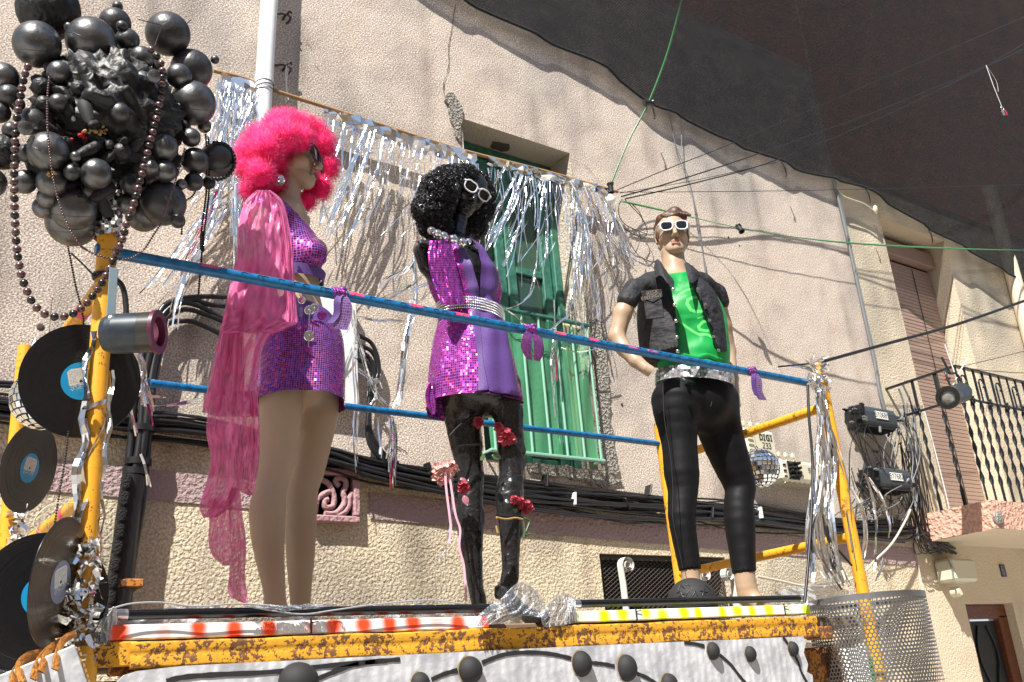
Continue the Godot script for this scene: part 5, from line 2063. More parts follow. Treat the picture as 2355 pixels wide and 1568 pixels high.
# ---------------------------------------------------------------- black ball cluster and what hangs round the left post
func ball_cluster() -> void:
	var c := thing("ball_cluster", "big cluster of black painted balls crowning the left yellow post", "decoration")
	var z := FRONT - 0.02
	var core := at(245, 285, z)
	var big := 215.0
	# lumpy core
	var m := Mb.new()
	var nz := noise(301, 5.0, 4)
	var rows := []
	for j in 41:
		var ph := PI * j / 40.0
		var row := []
		for i in 61:
			var th := TAU * i / 60.0
			var d := Vector3(sin(ph) * cos(th), cos(ph), sin(ph) * sin(th))
			var g := nz.get_noise_3dv(d * 1.0)
			var g2 := nz.get_noise_3dv(d * 3.1 + Vector3(7, 0, 0))
			row.append(core + d * (0.200 + g * 0.05 + g2 * 0.02) * Vector3(1, 1.02, 0.85).length() / 1.66)
		rows.append(row)
	m.grid(rows, 1, 1, true)
	put("core", m, M.wet_black, c)
	# [x, y, radius, how far in front, look]  0 sprayed satin, 1 dull black, 2 wrinkled wet
	var balls := [[111, 22, 70, 0.1, 2], [85, 102, 53, 0.42, 0], [209, 95, 56, 0.5, 0], [264, 54, 36, 0.2, 1], [270, 15, 12, 0.3, 1], [280, 60, 13, 0.62, 1], [293, 92, 27, 0.5, 0], [386, 78, 50, 0.2, 1], [326, 133, 27, 0.6, 0], [136, 167, 27, 0.75, 0], [327, 200, 38, 0.75, 0], [355, 176, 12, 1.05, 0], [411, 175, 29, 0.5, 0], [440, 160, 47, 0.1, 1], [494, 137, 10, 0.3, 1], [444, 237, 51, 0.35, 0], [7, 180, 36, 0.2, 0], [134, 237, 22, 0.8, 1], [275, 261, 25, 0.95, 1], [74, 280, 32, 0.6, 0], [59, 296, 13, 0.85, 0], [111, 350, 47, 0.7, 0], [376, 339, 33, 0.7, 0], [439, 316, 22, 0.5, 0], [220, 400, 36, 0.75, 0], [119, 418, 35, 0.55, 0], [165, 396, 19, 0.8, 1], [169, 478, 52, 0.32, 0], [167, 507, 60, 0.02, 0], [375, 467, 52, 0.3, 1], [409, 508, 17, 0.55, 1], [330, 492, 41, 0.02, 0], [448, 370, 31, 0.35, 1], [499, 370, 42, 0.0, 1], [445, 418, 22, 0.3, 1], [347, 385, 17, 0.85, 0], [379, 394, 26, 0.62, 0], [109, 454, 24, 0.4, 0], [101, 477, 26, 0.2, 0], [56, 418, 28, 0.35, 0], [7, 349, 41, 0.15, 2], [0, 259, 24, 0.2, 1], [62, 353, 22, 0.55, 1], [289, 469, 24, 0.3, 0], [173, 360, 12, 0.95, 0], [417, 424, 13, 0.5, 0], [158, 62, 11, 0.45, 1], [-20, 420, 34, 0.1, 0], [25, 300, 20, 0.3, 1], [300, 215, 13, 0.95, 1], [286, 165, 12, 0.8, 1], [388, 300, 14, 0.6, 1], [40, 240, 17, 0.3, 1], [470, 290, 16, 0.2, 0], [420, 290, 18, 0.3, 2], [240, 440, 22, 0.5, 1], [205, 440, 16, 0.6, 1], [480, 420, 15, 0.1, 2], [235, 168, 22, 0.75, 2], [180, 205, 20, 0.8, 2], [95, 200, 22, 0.6, 2], [300, 262, 18, 0.85, 2], [330, 285, 22, 0.8, 1], [100, 240, 20, 0.7, 2], [280, 350, 22, 0.8, 2], [300, 420, 24, 0.6, 1], [20, 220, 26, 0.3, 1]]
	for q in balls:
		var p := at(q[0], q[1], z)
		p += (EYE - p).normalized() * (q[3] * 0.25 - 0.02)
		var r: float = q[2] * mpp(p)
		m = Mb.new()
		if q[4] == 2:
			rows = []
			var fr := rng.randf() * 50.0
			for j in 49:
				var ph := PI * j / 48.0
				var row := []
				for i in 65:
					var th := TAU * i / 64.0
					var d := Vector3(sin(ph) * cos(th), cos(ph), sin(ph) * sin(th))
					var w := absf(sin(d.x * 13.0 + d.y * 4.0 + nz.get_noise_3dv(d * 0.35 + Vector3(fr, 0, 0)) * 6.0))
					row.append(p + d * r * (1.0 - 0.055 * pow(1.0 - w, 3.0)))
				rows.append(row)
			m.grid(rows, 1, 1, true)
		else:
			m.ball(p, Vector3.ONE * r, Basis.IDENTITY.rotated(Vector3(1, 0.3, 0).normalized(), rng.randf() * 3.0), 36 if q[2] > 24 else 22, 24 if q[2] > 24 else 14)
			if q[4] == 0 and q[2] > 45:     # moulding seam
				var b := Basis.IDENTITY.rotated(Vector3(0.3, 0.2, 1).normalized(), rng.randf_range(-0.6, 0.6)) * Basis.IDENTITY.rotated(Vector3(1, 0, 0), 0.5)
				var ring := []
				for i in 49:
					ring.append(p + b * (Vector3(cos(TAU * i / 48), -0.25, sin(TAU * i / 48)).normalized() * r * 1.0005))
				m.tube(ring, 0.0009, 4, false)
		put("ball", m, [M.satin_ball, M.black_ball, M.wet_black][q[4]], c)
	# sausage shaped clay worms, screw caps and lumps
	for k in 90:
		var a := rng.randf() * TAU
		var d := sqrt(rng.randf()) * 185.0
		var px := 240.0 + cos(a) * d
		var py := 290.0 + sin(a) * d
		var p := at(px, py, z)
		p += (EYE - p).normalized() * (0.235 * sqrt(maxf(0.0, 1.0 - pow(d / big, 2.0))) - 0.045)
		m = Mb.new()
		var dir := jig(1.0).normalized() * rng.randf_range(0.02, 0.05)
		var rr := rng.randf_range(0.009, 0.02)
		m.tube(smooth([p - dir, p + jig(0.012), p + dir], 4), [rr * 0.3, rr * 0.85, rr, rr * 1.05, rr, rr * 0.95, rr * 0.9, rr * 0.75, rr * 0.25], 10)
		put("clay_worm", m, M.matt_black if k % 3 else M.wet_black, c)
	for q in [[355, 176, 1.12], [59, 296, 0.95]]:
		m = Mb.new()
		var p := at(q[0], q[1], z)
		p += (EYE - p).normalized() * q[2] * 0.255
		m.lathe([Vector2(0.017, -0.02), Vector2(0.017, -0.004), Vector2(0.015, -0.003), Vector2(0.015, 0.002), Vector2(0.0125, 0.003), Vector2(0.0125, 0.009), Vector2(0.009, 0.010), Vector2(0.009, 0.014), Vector2(0, 0.015)], p, frame_of(EYE - p + Vector3(0.3, -0.4, 0)), 20)
		put("screw_cap", m, M.satin_ball, c)
	for q in [[205, 300, 0.014], [225, 320, 0.012], [162, 325, 0.009], [118, 402, 0.008], [190, 312, 0.010], [255, 335, 0.022], [212, 285, 0.012], [236, 300, 0.010]]:
		m = Mb.new()
		var p := at(q[0], q[1], z)
		p += (EYE - p).normalized() * 0.175
		for i in 7:
			m.ball(p + jig(q[2]), Vector3(1, 0.8, 0.7) * q[2] * rng.randf_range(0.4, 0.8), Basis.IDENTITY.rotated(Vector3(1, 1, 0).normalized(), rng.randf() * 3), 9, 7)
		put("torn_foam" if q[0] != 162 else "red_rag", m, M.red_rag if q[0] == 162 or q[0] == 190 else M.ochre_foam if q[0] != 255 else M.wet_black, c)
	for q in [[316, 44, 372, 58, 356, 105], [440, 45, 428, 55, 425, 60]]:
		m = Mb.new()
		m.tube(line(z + 0.10 if q[0] < 400 else z + 0.02, q), 0.0018, 5)
		put("wire", m, M.rust_wire, c)
	m = Mb.new()
	for i in 18:      # moulded rim of the starred ball
		var a := -PI * 0.55 + PI * 1.1 * i / 17.0
		var p := at(499 + cos(a) * 40, 370 + sin(a) * 42, z + 0.03)
		m.ball(p, Vector3.ONE * 0.007, Basis.IDENTITY, 8, 6)
	put("moulded_rim", m, M.wet_black, c)
	var tc := Mb.new()     # silver foil wrapped under the cluster
	rows = []
	for j in 22:
		var row := []
		for i in 25:
			var a := TAU * i / 24.0 + rng.randf_range(-0.08, 0.08)
			var rr := 0.033 + rng.randf_range(-0.006, 0.006)
			row.append(Vector3(POST_L + cos(a) * rr, 3.085 - j * 0.0085 + rng.randf_range(-0.005, 0.005), FRONT + sin(a) * rr))
		row[24] = row[0]
		rows.append(row)
	for j in 21:
		for i in 24:
			tc.quad(rows[j][i], rows[j][i + 1], rows[j + 1][i + 1], rows[j + 1][i])
	var fw := thing("foil_collar", "crumpled silver foil wrapped round the left post under the black balls", "foil")
	put("foil", tc, M.silver_foil, fw)

func beads(called: String, label: String, path: Array, step: float, r: float, m: Material, many: bool, group := "") -> void:
	var t := thing(called, label, "beads", Vector3.ZERO, group)
	var pts := along(path, step)
	var cord := Mb.new()
	cord.tube(along(path, 0.02), 0.0006, 4, false)
	put("thread", cord, M.black_cable, t)
	var one := Mb.new()
	one.ball(Vector3.ZERO, Vector3(r, r * 0.93, r), Basis.IDENTITY, 14 if not many else 8, 10 if not many else 6)
	if many:
		var mm := MultiMesh.new()
		mm.transform_format = MultiMesh.TRANSFORM_3D
		mm.mesh = one.mesh()
		mm.instance_count = pts.size()
		for i in pts.size():
			mm.set_instance_transform(i, Transform3D(Basis.IDENTITY, pts[i]))
		var o := MultiMeshInstance3D.new()
		o.name = "beads"
		o.multimesh = mm
		o.material_override = m
		stuff(o)
		t.add_child(o, true)
	else:
		var me := one.mesh()
		for i in pts.size():
			place("bead", me, m if (i * 7) % 5 < 3 else M.bead_dark, t, Transform3D(Basis.IDENTITY.rotated(Vector3(0, 0, 1), rng.randf() * 3), pts[i]))

func hanging_things() -> void:
	var zb := FRONT + 0.13
	var A := func(list: Array, ox: float, oy: float, z: float) -> Array:
		var out := []
		for i in range(0, list.size(), 2):
			out.append(at(list[i] * 0.3753 + ox, list[i + 1] * 0.3753 + oy, z))
		return out
	var up1: Array = A.call([170, 410, 150, 465, 138, 520, 125, 600, 110, 680, 98, 760, 92, 850, 90, 960, 86, 1090, 88, 1200, 90, 1310, 98, 1470, 104, 1530], 0, 0, zb)
	var dn1: Array = A.call([104, 155, 112, 215, 122, 268, 135, 325, 155, 380, 180, 440, 210, 490, 255, 535, 315, 560, 385, 562, 455, 540, 510, 500, 555, 450, 595, 400, 630, 345, 660, 290, 685, 235, 710, 180], 0, 517.2, zb)
	var up2: Array = A.call([735, 1500, 755, 1450, 770, 1390, 790, 1335, 808, 1285, 825, 1230, 838, 1175, 855, 1125, 868, 1070, 880, 1018, 895, 965, 908, 915, 920, 862, 935, 815, 945, 762, 962, 710, 970, 658, 983, 608, 990, 558, 993, 512, 995, 468, 993, 425, 985, 385, 960, 345, 930, 310, 900, 280], 0, 0, zb + 0.05)
	beads("red_bead_necklace", "long necklace of large dark red beads looping from the black balls round the post", smooth(up1 + dn1 + up2, 5), 0.0232, 0.0107, M.bead_red, false)
	var s2: Array = A.call([300, 480, 290, 600, 290, 760, 300, 900, 320, 1060, 350, 1200, 385, 1310, 430, 1410, 490, 1500], 0, 0, zb + 0.06)
	var s2b: Array = A.call([525, 150, 580, 180, 630, 195, 700, 208, 760, 213, 810, 200, 850, 175, 890, 140, 925, 85, 960, 30], 0, 517.2, zb)
	var s2c: Array = A.call([985, 1370, 1010, 1290, 1050, 1180, 1080, 1090, 1110, 990, 1135, 900], 0, 0, zb)
	beads("small_red_beads", "thin string of small red beads draped over the front of the black balls", smooth(s2 + s2b + s2c, 5), 0.0078, 0.0034, M.bead_red, true)
	var s3: Array = A.call([1275, 840, 1282, 960, 1280, 1080, 1278, 1200, 1262, 1330, 1248, 1450, 1245, 1540], 0, 0, FRONT - 0.02)
	var s3b: Array = A.call([1243, 40, 1238, 140, 1230, 250, 1222, 340, 1214, 450], 0, 517.2, FRONT - 0.02)
	beads("black_bead_string", "black bead string hanging down beside the pink scarf, longest one", smooth(s3 + s3b, 5), 0.0072, 0.0037, M.matt_black, true, "black bead strings")
	var s3c := []
	for p in smooth(s3, 4):
		s3c.append(p + Vector3(-0.010, 0.002, 0.006))
	beads("black_bead_string", "shorter black bead string close beside the longest one at the right of the cluster", s3c, 0.0072, 0.0037, M.matt_black, true, "black bead strings")
	beads("black_bead_string", "short black bead string hanging from the lower right balls of the cluster", smooth(A.call([1225, 1120, 1180, 1200, 1140, 1230, 1128, 1290, 1115, 1370, 1112, 1445], 0, 0, FRONT - 0.02), 5), 0.0072, 0.0034, M.matt_black, true, "black bead strings")
	beads("black_bead_string", "black bead string hanging left of the yellow post behind the big record", smooth(A.call([415, 130, 428, 190, 445, 280, 460, 360, 478, 430, 500, 520, 512, 600, 500, 760, 470, 1000, 430, 1180, 415, 1300, 404, 1400, 390, 1490, 374, 1580, 352, 1720, 335, 1830, 322, 1900, 305, 1990], 0, 517.2, FRONT - 0.10), 5), 0.0072, 0.0034, M.matt_black, true, "black bead strings")
	# records
	var to_eye := func(p: Vector3) -> Vector3: return (EYE - p).normalized()
	var spots := [[186, 876, FRONT - 0.055, 0.150, 0.10, 0.0, "large black record with blue label hanging behind the left post", 0.25], [67, 1076, BACK + 0.10, 0.150, 1.02, -0.12, "black record with blue label seen at a slant on thread below the left mirror ball", 0.0], [100, 1371, FRONT - 0.02, 0.150, 0.22, 0.0, "black record with blue label, lowest at the left edge", 3.0], [138, 1338, FRONT + 0.075, 0.150, 1.16, 0.0, "worn brown record with grey label hanging nearly edge on by the foil", 0.4], [70, 1398, FRONT - 0.10, 0.150, -0.1, 0.0, "black record half hidden behind the lowest record", 1.0]]
	for i in spots.size():
		var q: Array = spots[i]
		var t := thing("vinyl_record", q[6], "record", Vector3.ZERO, "vinyl records hung on the float")
		var o := at(q[0], q[1], q[2])
		var n: Vector3 = to_eye.call(o)
		n = n.rotated(Vector3.UP, q[4]).rotated(AX, q[5])
		var x := n.cross(Vector3.UP).normalized() * -1.0
		var y := n.cross(x).normalized()
		if y.y < 0:
			y = -y
		var turn := Basis(n, q[7])
		x = turn * x
		y = turn * y
		var m := Mb.new()
		for side in [1.0, -1.0]:
			var ids := []
			for j in 2:
				for k in 73:
					var a := TAU * k / 72.0
					var rr: float = q[3] * (0.335 if j == 0 else 0.993)
					ids.append(m.vert(o + (x * cos(a) + y * sin(a)) * rr + n * 0.001 * side, n * side, Vector2(k * 0.25, j * 1.0)))
			for k in 72:
				m.tri(ids[k], ids[k + 1], ids[73 + k])
				m.tri(ids[k + 1], ids[74 + k], ids[73 + k])
		put("grooves", m, M.vinyl if i != 3 else M.brown_vinyl, t)
		m = Mb.new()
		m.lathe([Vector2(q[3] * 0.992, -0.0012), Vector2(q[3], -0.0006), Vector2(q[3], 0.0006), Vector2(q[3] * 0.992, 0.0012)], o, frame_of(n), 72)
		m.lathe([Vector2(0.004, 0.0008), Vector2(q[3] * 0.337, 0.0008)], o, frame_of(n), 40)
		m.lathe([Vector2(0.004, -0.0008), Vector2(q[3] * 0.337, -0.0008)], o, frame_of(n), 40)
		put("rim", m, mat("vinyl_edge", Color(0.012, 0.012, 0.013), 0.2), t)
		m = Mb.new()
		var c := m.vert(o + n * 0.0016, n, Vector2(0.5, 0.5))
		for k in 41:
			var a := TAU * k / 40.0
			m.vert(o + n * 0.0016 + (x * cos(a) + y * sin(a)) * 0.0495, n, Vector2(0.5 + cos(a) * 0.5, 0.5 - sin(a) * 0.5))
		for k in 40:
			m.tri(c, c + 1 + k, c + 2 + k)
		put("paper_label", m, M.record_label if i != 3 else M.grey_record_label, t)
		m = Mb.new()
		m.lathe([Vector2(0.0, 0.0018), Vector2(0.0036, 0.0018), Vector2(0.0036, 0.0)], o + n * 0.0004, frame_of(n), 14)
		put("spindle_hole", m, M.mirror_black, t)
		m = Mb.new()
		m.tube([o + n * 0.002 + y * 0.003, o + Vector3(0, 0.17, 0) + n * 0.002, o + Vector3(0.0, 0.20, 0.0)], 0.0004, 4)
		put("hanging_thread", m, M.grey_cable, t)
	# mirror balls
	mirror_ball("left mirror ball with square tiles half hidden behind the large record", at(99, 917, FRONT - 0.30), 71.0)
	mirror_ball("right mirror ball of square tiles hanging beside the young man's knee", at(1747, 1076, BACK - 0.02), 45.0)
	var hf := thing("foil_tuft", "tuft of silver foil above the left mirror ball", "foil")
	var m := Mb.new()
	for k in 26:
		var a := at(rng.randf_range(78, 108), rng.randf_range(772, 800), FRONT - 0.30)
		var b := at(rng.randf_range(64, 112), rng.randf_range(810, 848), FRONT - 0.28)
		var s := jig(1.0).normalized()
		m.strip([a, a.lerp(b, 0.5) + jig(0.012), b], [s, s.rotated(Vector3.UP, 0.7), s.rotated(Vector3.UP, 1.4)], rng.randf_range(0.008, 0.024))
	put("foil", m, M.silver_foil, hf)
	spotlight("steel blue cylinder spotlight with burgundy ring on the left post", at(252, 768, FRONT + 0.17), at(361, 763, FRONT + 0.245), 0.0505, true)

func mirror_ball(label: String, o: Vector3, rpx: float) -> void:
	var r := rpx * mpp(o)
	var t := thing("mirror_ball", label, "mirror ball")
	var m := Mb.new()
	m.ball(o, Vector3.ONE * r * 0.975, Basis.IDENTITY, 32, 22)
	put("core", m, M.mirror_black, t)
	var tiles := Mb.new()
	var rowsn := 13
	for j in rowsn:
		var ph0 := PI * (j + 0.5) / (rowsn + 0.5)
		var ring := maxi(3, int(round(sin(ph0) * 26)))
		for i in ring:
			var th := TAU * (i + rng.randf_range(-0.05, 0.05) + 0.4 * (j % 2)) / ring
			var d := Vector3(sin(ph0) * cos(th), cos(ph0), sin(ph0) * sin(th))
			var b := frame_of((d + jig(0.06)).normalized())
			var east := Vector3(-sin(th), 0, cos(th))
			var nrm := b.y
			east = (east - nrm * east.dot(nrm)).normalized()
			var north := nrm.cross(east)
			var bb := Basis(east, nrm, north)
			var s := r * 0.205
			tiles.box(o + d * r * 0.985, Vector3(s * rng.randf_range(0.86, 1.0), r * 0.03, s * rng.randf_range(0.86, 1.0)), bb, r * 0.012)
	stuff(put("mirror_tiles", tiles, M.mirror, t))
	m = Mb.new()
	var lp := []
	for i in 13:
		lp.append(o + Vector3(cos(TAU * i / 12) * 0.012, r * 1.03 + sin(TAU * i / 12) * 0.012, 0))
	m.tube(lp, 0.0025, 5)
	m.tube([o + Vector3(0, r * 1.05, 0), o + Vector3(0, r * 1.05 + 0.22, 0)], 0.001, 4)
	put("hanging_loop", m, M.rust_wire, t)

# ---------------------------------------------------------------- bodies: a field of joined tapered bones, meshed as surface nets
class Field:
	var o: Vector3
	var h: float
	var nx: int
	var ny: int
	var nz: int
	var f := PackedFloat32Array()

	func _init(lo: Vector3, hi: Vector3, cell: float) -> void:
		o = lo
		h = cell
		nx = int((hi.x - lo.x) / cell) + 2
		ny = int((hi.y - lo.y) / cell) + 2
		nz = int((hi.z - lo.z) / cell) + 2
		f.resize(nx * ny * nz)
		f.fill(1.0)

	func bone(a: Vector3, b: Vector3, ra: float, rb: float, k := 0.02, fl := 1.0, fn := Vector3.ZERO, cutter := false) -> void:
		var r := maxf(ra, rb) * maxf(1.0, fl) + k + h * 2.0
		var i0 := maxi(0, int((minf(a.x, b.x) - r - o.x) / h))
		var i1 := mini(nx - 1, int((maxf(a.x, b.x) + r - o.x) / h) + 1)
		var j0 := maxi(0, int((minf(a.y, b.y) - r - o.y) / h))
		var j1 := mini(ny - 1, int((maxf(a.y, b.y) + r - o.y) / h) + 1)
		var k0 := maxi(0, int((minf(a.z, b.z) - r - o.z) / h))
		var k1 := mini(nz - 1, int((maxf(a.z, b.z) + r - o.z) / h) + 1)
		var ab := b - a
		var l2 := maxf(ab.length_squared(), 1e-9)
		var sq := 1.0 / fl - 1.0
		for kk in range(k0, k1 + 1):
			for jj in range(j0, j1 + 1):
				var base := (kk * ny + jj) * nx
				var p := Vector3(0, o.y + jj * h, o.z + kk * h)
				for ii in range(i0, i1 + 1):
					p.x = o.x + ii * h
					var t := clampf((p - a).dot(ab) / l2, 0.0, 1.0)
					var q := p - a - ab * t
					if fl != 1.0:
						q += fn * (q.dot(fn) * sq)
					var d := q.length() - (ra + (rb - ra) * t)
					var c := f[base + ii]
					if cutter:
						f[base + ii] = maxf(c, -d)
					elif k > 0.0:
						var e := clampf(0.5 + 0.5 * (c - d) / k, 0.0, 1.0)
						f[base + ii] = lerpf(c, d, e) - k * e * (1.0 - e)
					elif d < c:
						f[base + ii] = d

	func cut(n: Vector3, d: float) -> void:       # keep what lies below the plane n.p = d
		for kk in nz:
			for jj in ny:
				var base := (kk * ny + jj) * nx
				var s := n.y * (o.y + jj * h) + n.z * (o.z + kk * h) - d
				for ii in nx:
					var e := s + n.x * (o.x + ii * h)
					if e > f[base + ii]:
						f[base + ii] = e

	func carve(test: Callable) -> void:       # drop what the test says is outside (distance, positive outside)
		for kk in nz:
			for jj in ny:
				var base := (kk * ny + jj) * nx
				for ii in nx:
					if f[base + ii] < 0.06:
						var e: float = test.call(Vector3(o.x + ii * h, o.y + jj * h, o.z + kk * h))
						if e > f[base + ii]:
							f[base + ii] = e

	func mesh(mb, tint = null, uvb = null) -> void:
		var first: int = mb.v.size()
		var id := PackedInt32Array()
		id.resize(nx * ny * nz)
		id.fill(-1)
		var sx := 1
		var sy := nx
		var sz := nx * ny
		var offs := [0, sx, sy, sx + sy, sz, sz + sx, sz + sy, sz + sx + sy]
		var cs := [Vector3(0, 0, 0), Vector3(1, 0, 0), Vector3(0, 1, 0), Vector3(1, 1, 0), Vector3(0, 0, 1), Vector3(1, 0, 1), Vector3(0, 1, 1), Vector3(1, 1, 1)]
		var edges := [[0, 1], [2, 3], [4, 5], [6, 7], [0, 2], [1, 3], [4, 6], [5, 7], [0, 4], [1, 5], [2, 6], [3, 7]]
		for kk in nz - 1:
			for jj in ny - 1:
				var base := (kk * ny + jj) * nx
				for ii in nx - 1:
					var b := base + ii
					var m := 0
					if f[b] < 0.0: m |= 1
					if f[b + 1] < 0.0: m |= 2
					if f[b + sy] < 0.0: m |= 4
					if f[b + sy + 1] < 0.0: m |= 8
					if f[b + sz] < 0.0: m |= 16
					if f[b + sz + 1] < 0.0: m |= 32
					if f[b + sz + sy] < 0.0: m |= 64
					if f[b + sz + sy + 1] < 0.0: m |= 128
					if m == 0 or m == 255:
						continue
					var s := Vector3.ZERO
					var cnt := 0
					for e in edges:
						var fa := f[b + offs[e[0]]]
						var fb := f[b + offs[e[1]]]
						if (fa < 0.0) != (fb < 0.0):
							var va: Vector3 = cs[e[0]]
							s += va.lerp(cs[e[1]], fa / (fa - fb))
							cnt += 1
					s /= cnt
					var p := o + (Vector3(ii, jj, kk) + s) * h
					var g := Vector3(f[b + 1] - f[b] + f[b + sy + 1] - f[b + sy] + f[b + sz + 1] - f[b + sz] + f[b + sz + sy + 1] - f[b + sz + sy], f[b + sy] - f[b] + f[b + sy + 1] - f[b + 1] + f[b + sz + sy] - f[b + sz] + f[b + sz + sy + 1] - f[b + sz + 1], f[b + sz] - f[b] + f[b + sz + 1] - f[b + 1] + f[b + sz + sy] - f[b + sy] + f[b + sz + sy + 1] - f[b + sy + 1])
					if tint != null:
						mb.col = tint.call(p)
					var t := Vector2.ZERO
					if uvb != null:
						t = uvb.call(p)
					id[b] = mb.vert(p, g.normalized(), t)
		for kk in range(1, nz - 1):
			for jj in range(1, ny - 1):
				var base := (kk * ny + jj) * nx
				for ii in range(1, nx - 1):
					var b := base + ii
					var ins := f[b] < 0.0
					if ins != (f[b + 1] < 0.0):
						_q(mb, id[b - sy - sz], id[b - sz], id[b], id[b - sy])
					if ins != (f[b + sy] < 0.0):
						_q(mb, id[b - sx - sz], id[b - sz], id[b], id[b - sx])
					if ins != (f[b + sz] < 0.0):
						_q(mb, id[b - sx - sy], id[b - sy], id[b], id[b - sx])
		mb.col = Color.WHITE

	func _q(mb, a: int, b: int, c: int, d: int) -> void:
		if a < 0 or b < 0 or c < 0 or d < 0:
			return
		mb.tri(a, b, c)
		mb.tri(a, c, d)

# a joint measured on the print: centre, radius in pixels, depth plane
func jt(px: float, py: float, rpx: float, z: float) -> Array:
	var p := at(px, py, z)
	return [p, rpx * mpp(p)]

func chain(fd: Field, js: Array, k := 0.02, grow := 0.0, fl := 1.0, fn := Vector3.ZERO) -> void:
	for i in js.size() - 1:      # only the root is blended widely, so that long limbs keep an even taper
		var kk := k if i == 0 or js.size() < 6 or fl != 1.0 else 0.003
		fd.bone(js[i][0], js[i + 1][0], js[i][1] + grow, js[i + 1][1] + grow, kk, fl, fn)

func joints(list: Array, z: float, dz := []) -> Array:    # [x, y, r, ...]
	var out := []
	for i in range(0, list.size(), 3):
		out.append(jt(list[i], list[i + 1], list[i + 2], z + (dz[i / 3] if dz.size() else 0.0)))
	if out.size() > 8:      # a long limb: round the run of radii and centres off
		var fine := []
		for i in out.size() - 1:
			var a: Array = out[maxi(i - 1, 0)]
			var b: Array = out[i]
			var c: Array = out[i + 1]
			var d: Array = out[mini(i + 2, out.size() - 1)]
			for t in [0.0, 0.5]:
				fine.append([(b[0] as Vector3).cubic_interpolate(c[0], a[0], d[0], t), cubic_interpolate(b[1], c[1], a[1], d[1], t)])
		fine.append(out[out.size() - 1])
		return fine
	return out

func bounds(groups: Array, pad: float) -> Array:
	var lo := Vector3.INF
	var hi := -Vector3.INF
	for g in groups:
		for j in g:
			lo = lo.min(j[0] - Vector3.ONE * (j[1] + pad))
			hi = hi.max(j[0] + Vector3.ONE * (j[1] + pad))
	return [lo, hi]

func head_axes(fwd: Vector3, roll := 0.0) -> Basis:      # x = the figure's left-to-right as seen from the front, y up, z forward
	var z := fwd.normalized()
	var x := Vector3.UP.cross(z).normalized()
	x = x.rotated(z, roll)
	return Basis(x, z.cross(x), z)

func head(mb: Mb, c: Vector3, b: Basis, s: float, tint = null, ears := true) -> void:
	var fd := Field.new(c - Vector3.ONE * 0.165 * s, c + Vector3.ONE * 0.165 * s, 0.0046 * s)
	var w := func(x: float, y: float, z: float) -> Vector3: return c + b * (Vector3(x, y, z) * s)
	fd.bone(w.call(0, 0.035, -0.045), w.call(0, 0.04, 0.015), 0.078 * s, 0.074 * s, 0.01)
	fd.bone(w.call(0, 0.01, 0.032), w.call(0, -0.068, 0.042), 0.061 * s, 0.040 * s, 0.02)
	for d in [-1.0, 1.0]:
		fd.bone(w.call(d * 0.052, -0.045, -0.005), w.call(d * 0.018, -0.096, 0.062), 0.023 * s, 0.018 * s, 0.025)
		fd.bone(w.call(d * 0.012, 0.020, 0.088), w.call(d * 0.045, 0.022, 0.066), 0.012 * s, 0.012 * s, 0.012)
		fd.bone(w.call(d * 0.042, -0.022, 0.062), w.call(d * 0.050, -0.030, 0.035), 0.021 * s, 0.022 * s, 0.02)
		fd.bone(w.call(d * 0.030, 0.000, 0.094), w.call(d * 0.031, 0.0, 0.100), 0.010 * s, 0.010 * s, 0.0, 1.0, Vector3.ZERO, true)
		fd.bone(w.call(d * 0.0095, -0.043, 0.103), w.call(d * 0.008, -0.043, 0.106), 0.0085 * s, 0.008 * s, 0.006)
		if ears:
			fd.bone(w.call(d * 0.079, 0.012, -0.012), w.call(d * 0.078, -0.024, -0.004), 0.019 * s, 0.011 * s, 0.006, 0.45, (b * Vector3(1, 0, -0.4 * d)).normalized())
	fd.bone(w.call(0, 0.012, 0.094), w.call(0, -0.036, 0.117), 0.0085 * s, 0.0115 * s, 0.010)
	fd.bone(w.call(0, -0.098, 0.074), w.call(0, -0.104, 0.070), 0.019 * s, 0.017 * s, 0.018)
	fd.bone(w.call(-0.017, -0.067, 0.092), w.call(0.017, -0.067, 0.092), 0.0066 * s, 0.0066 * s, 0.006)
	fd.bone(w.call(-0.008, -0.066, 0.096), w.call(0.008, -0.066, 0.096), 0.0066 * s, 0.0066 * s, 0.005)
	fd.bone(w.call(-0.013, -0.0785, 0.092), w.call(0.013, -0.0785, 0.092), 0.0078 * s, 0.0078 * s, 0.005)
	fd.bone(w.call(0, -0.05, -0.02), w.call(0, -0.14, -0.03), 0.052 * s, 0.054 * s, 0.02)
	fd.mesh(mb, tint)

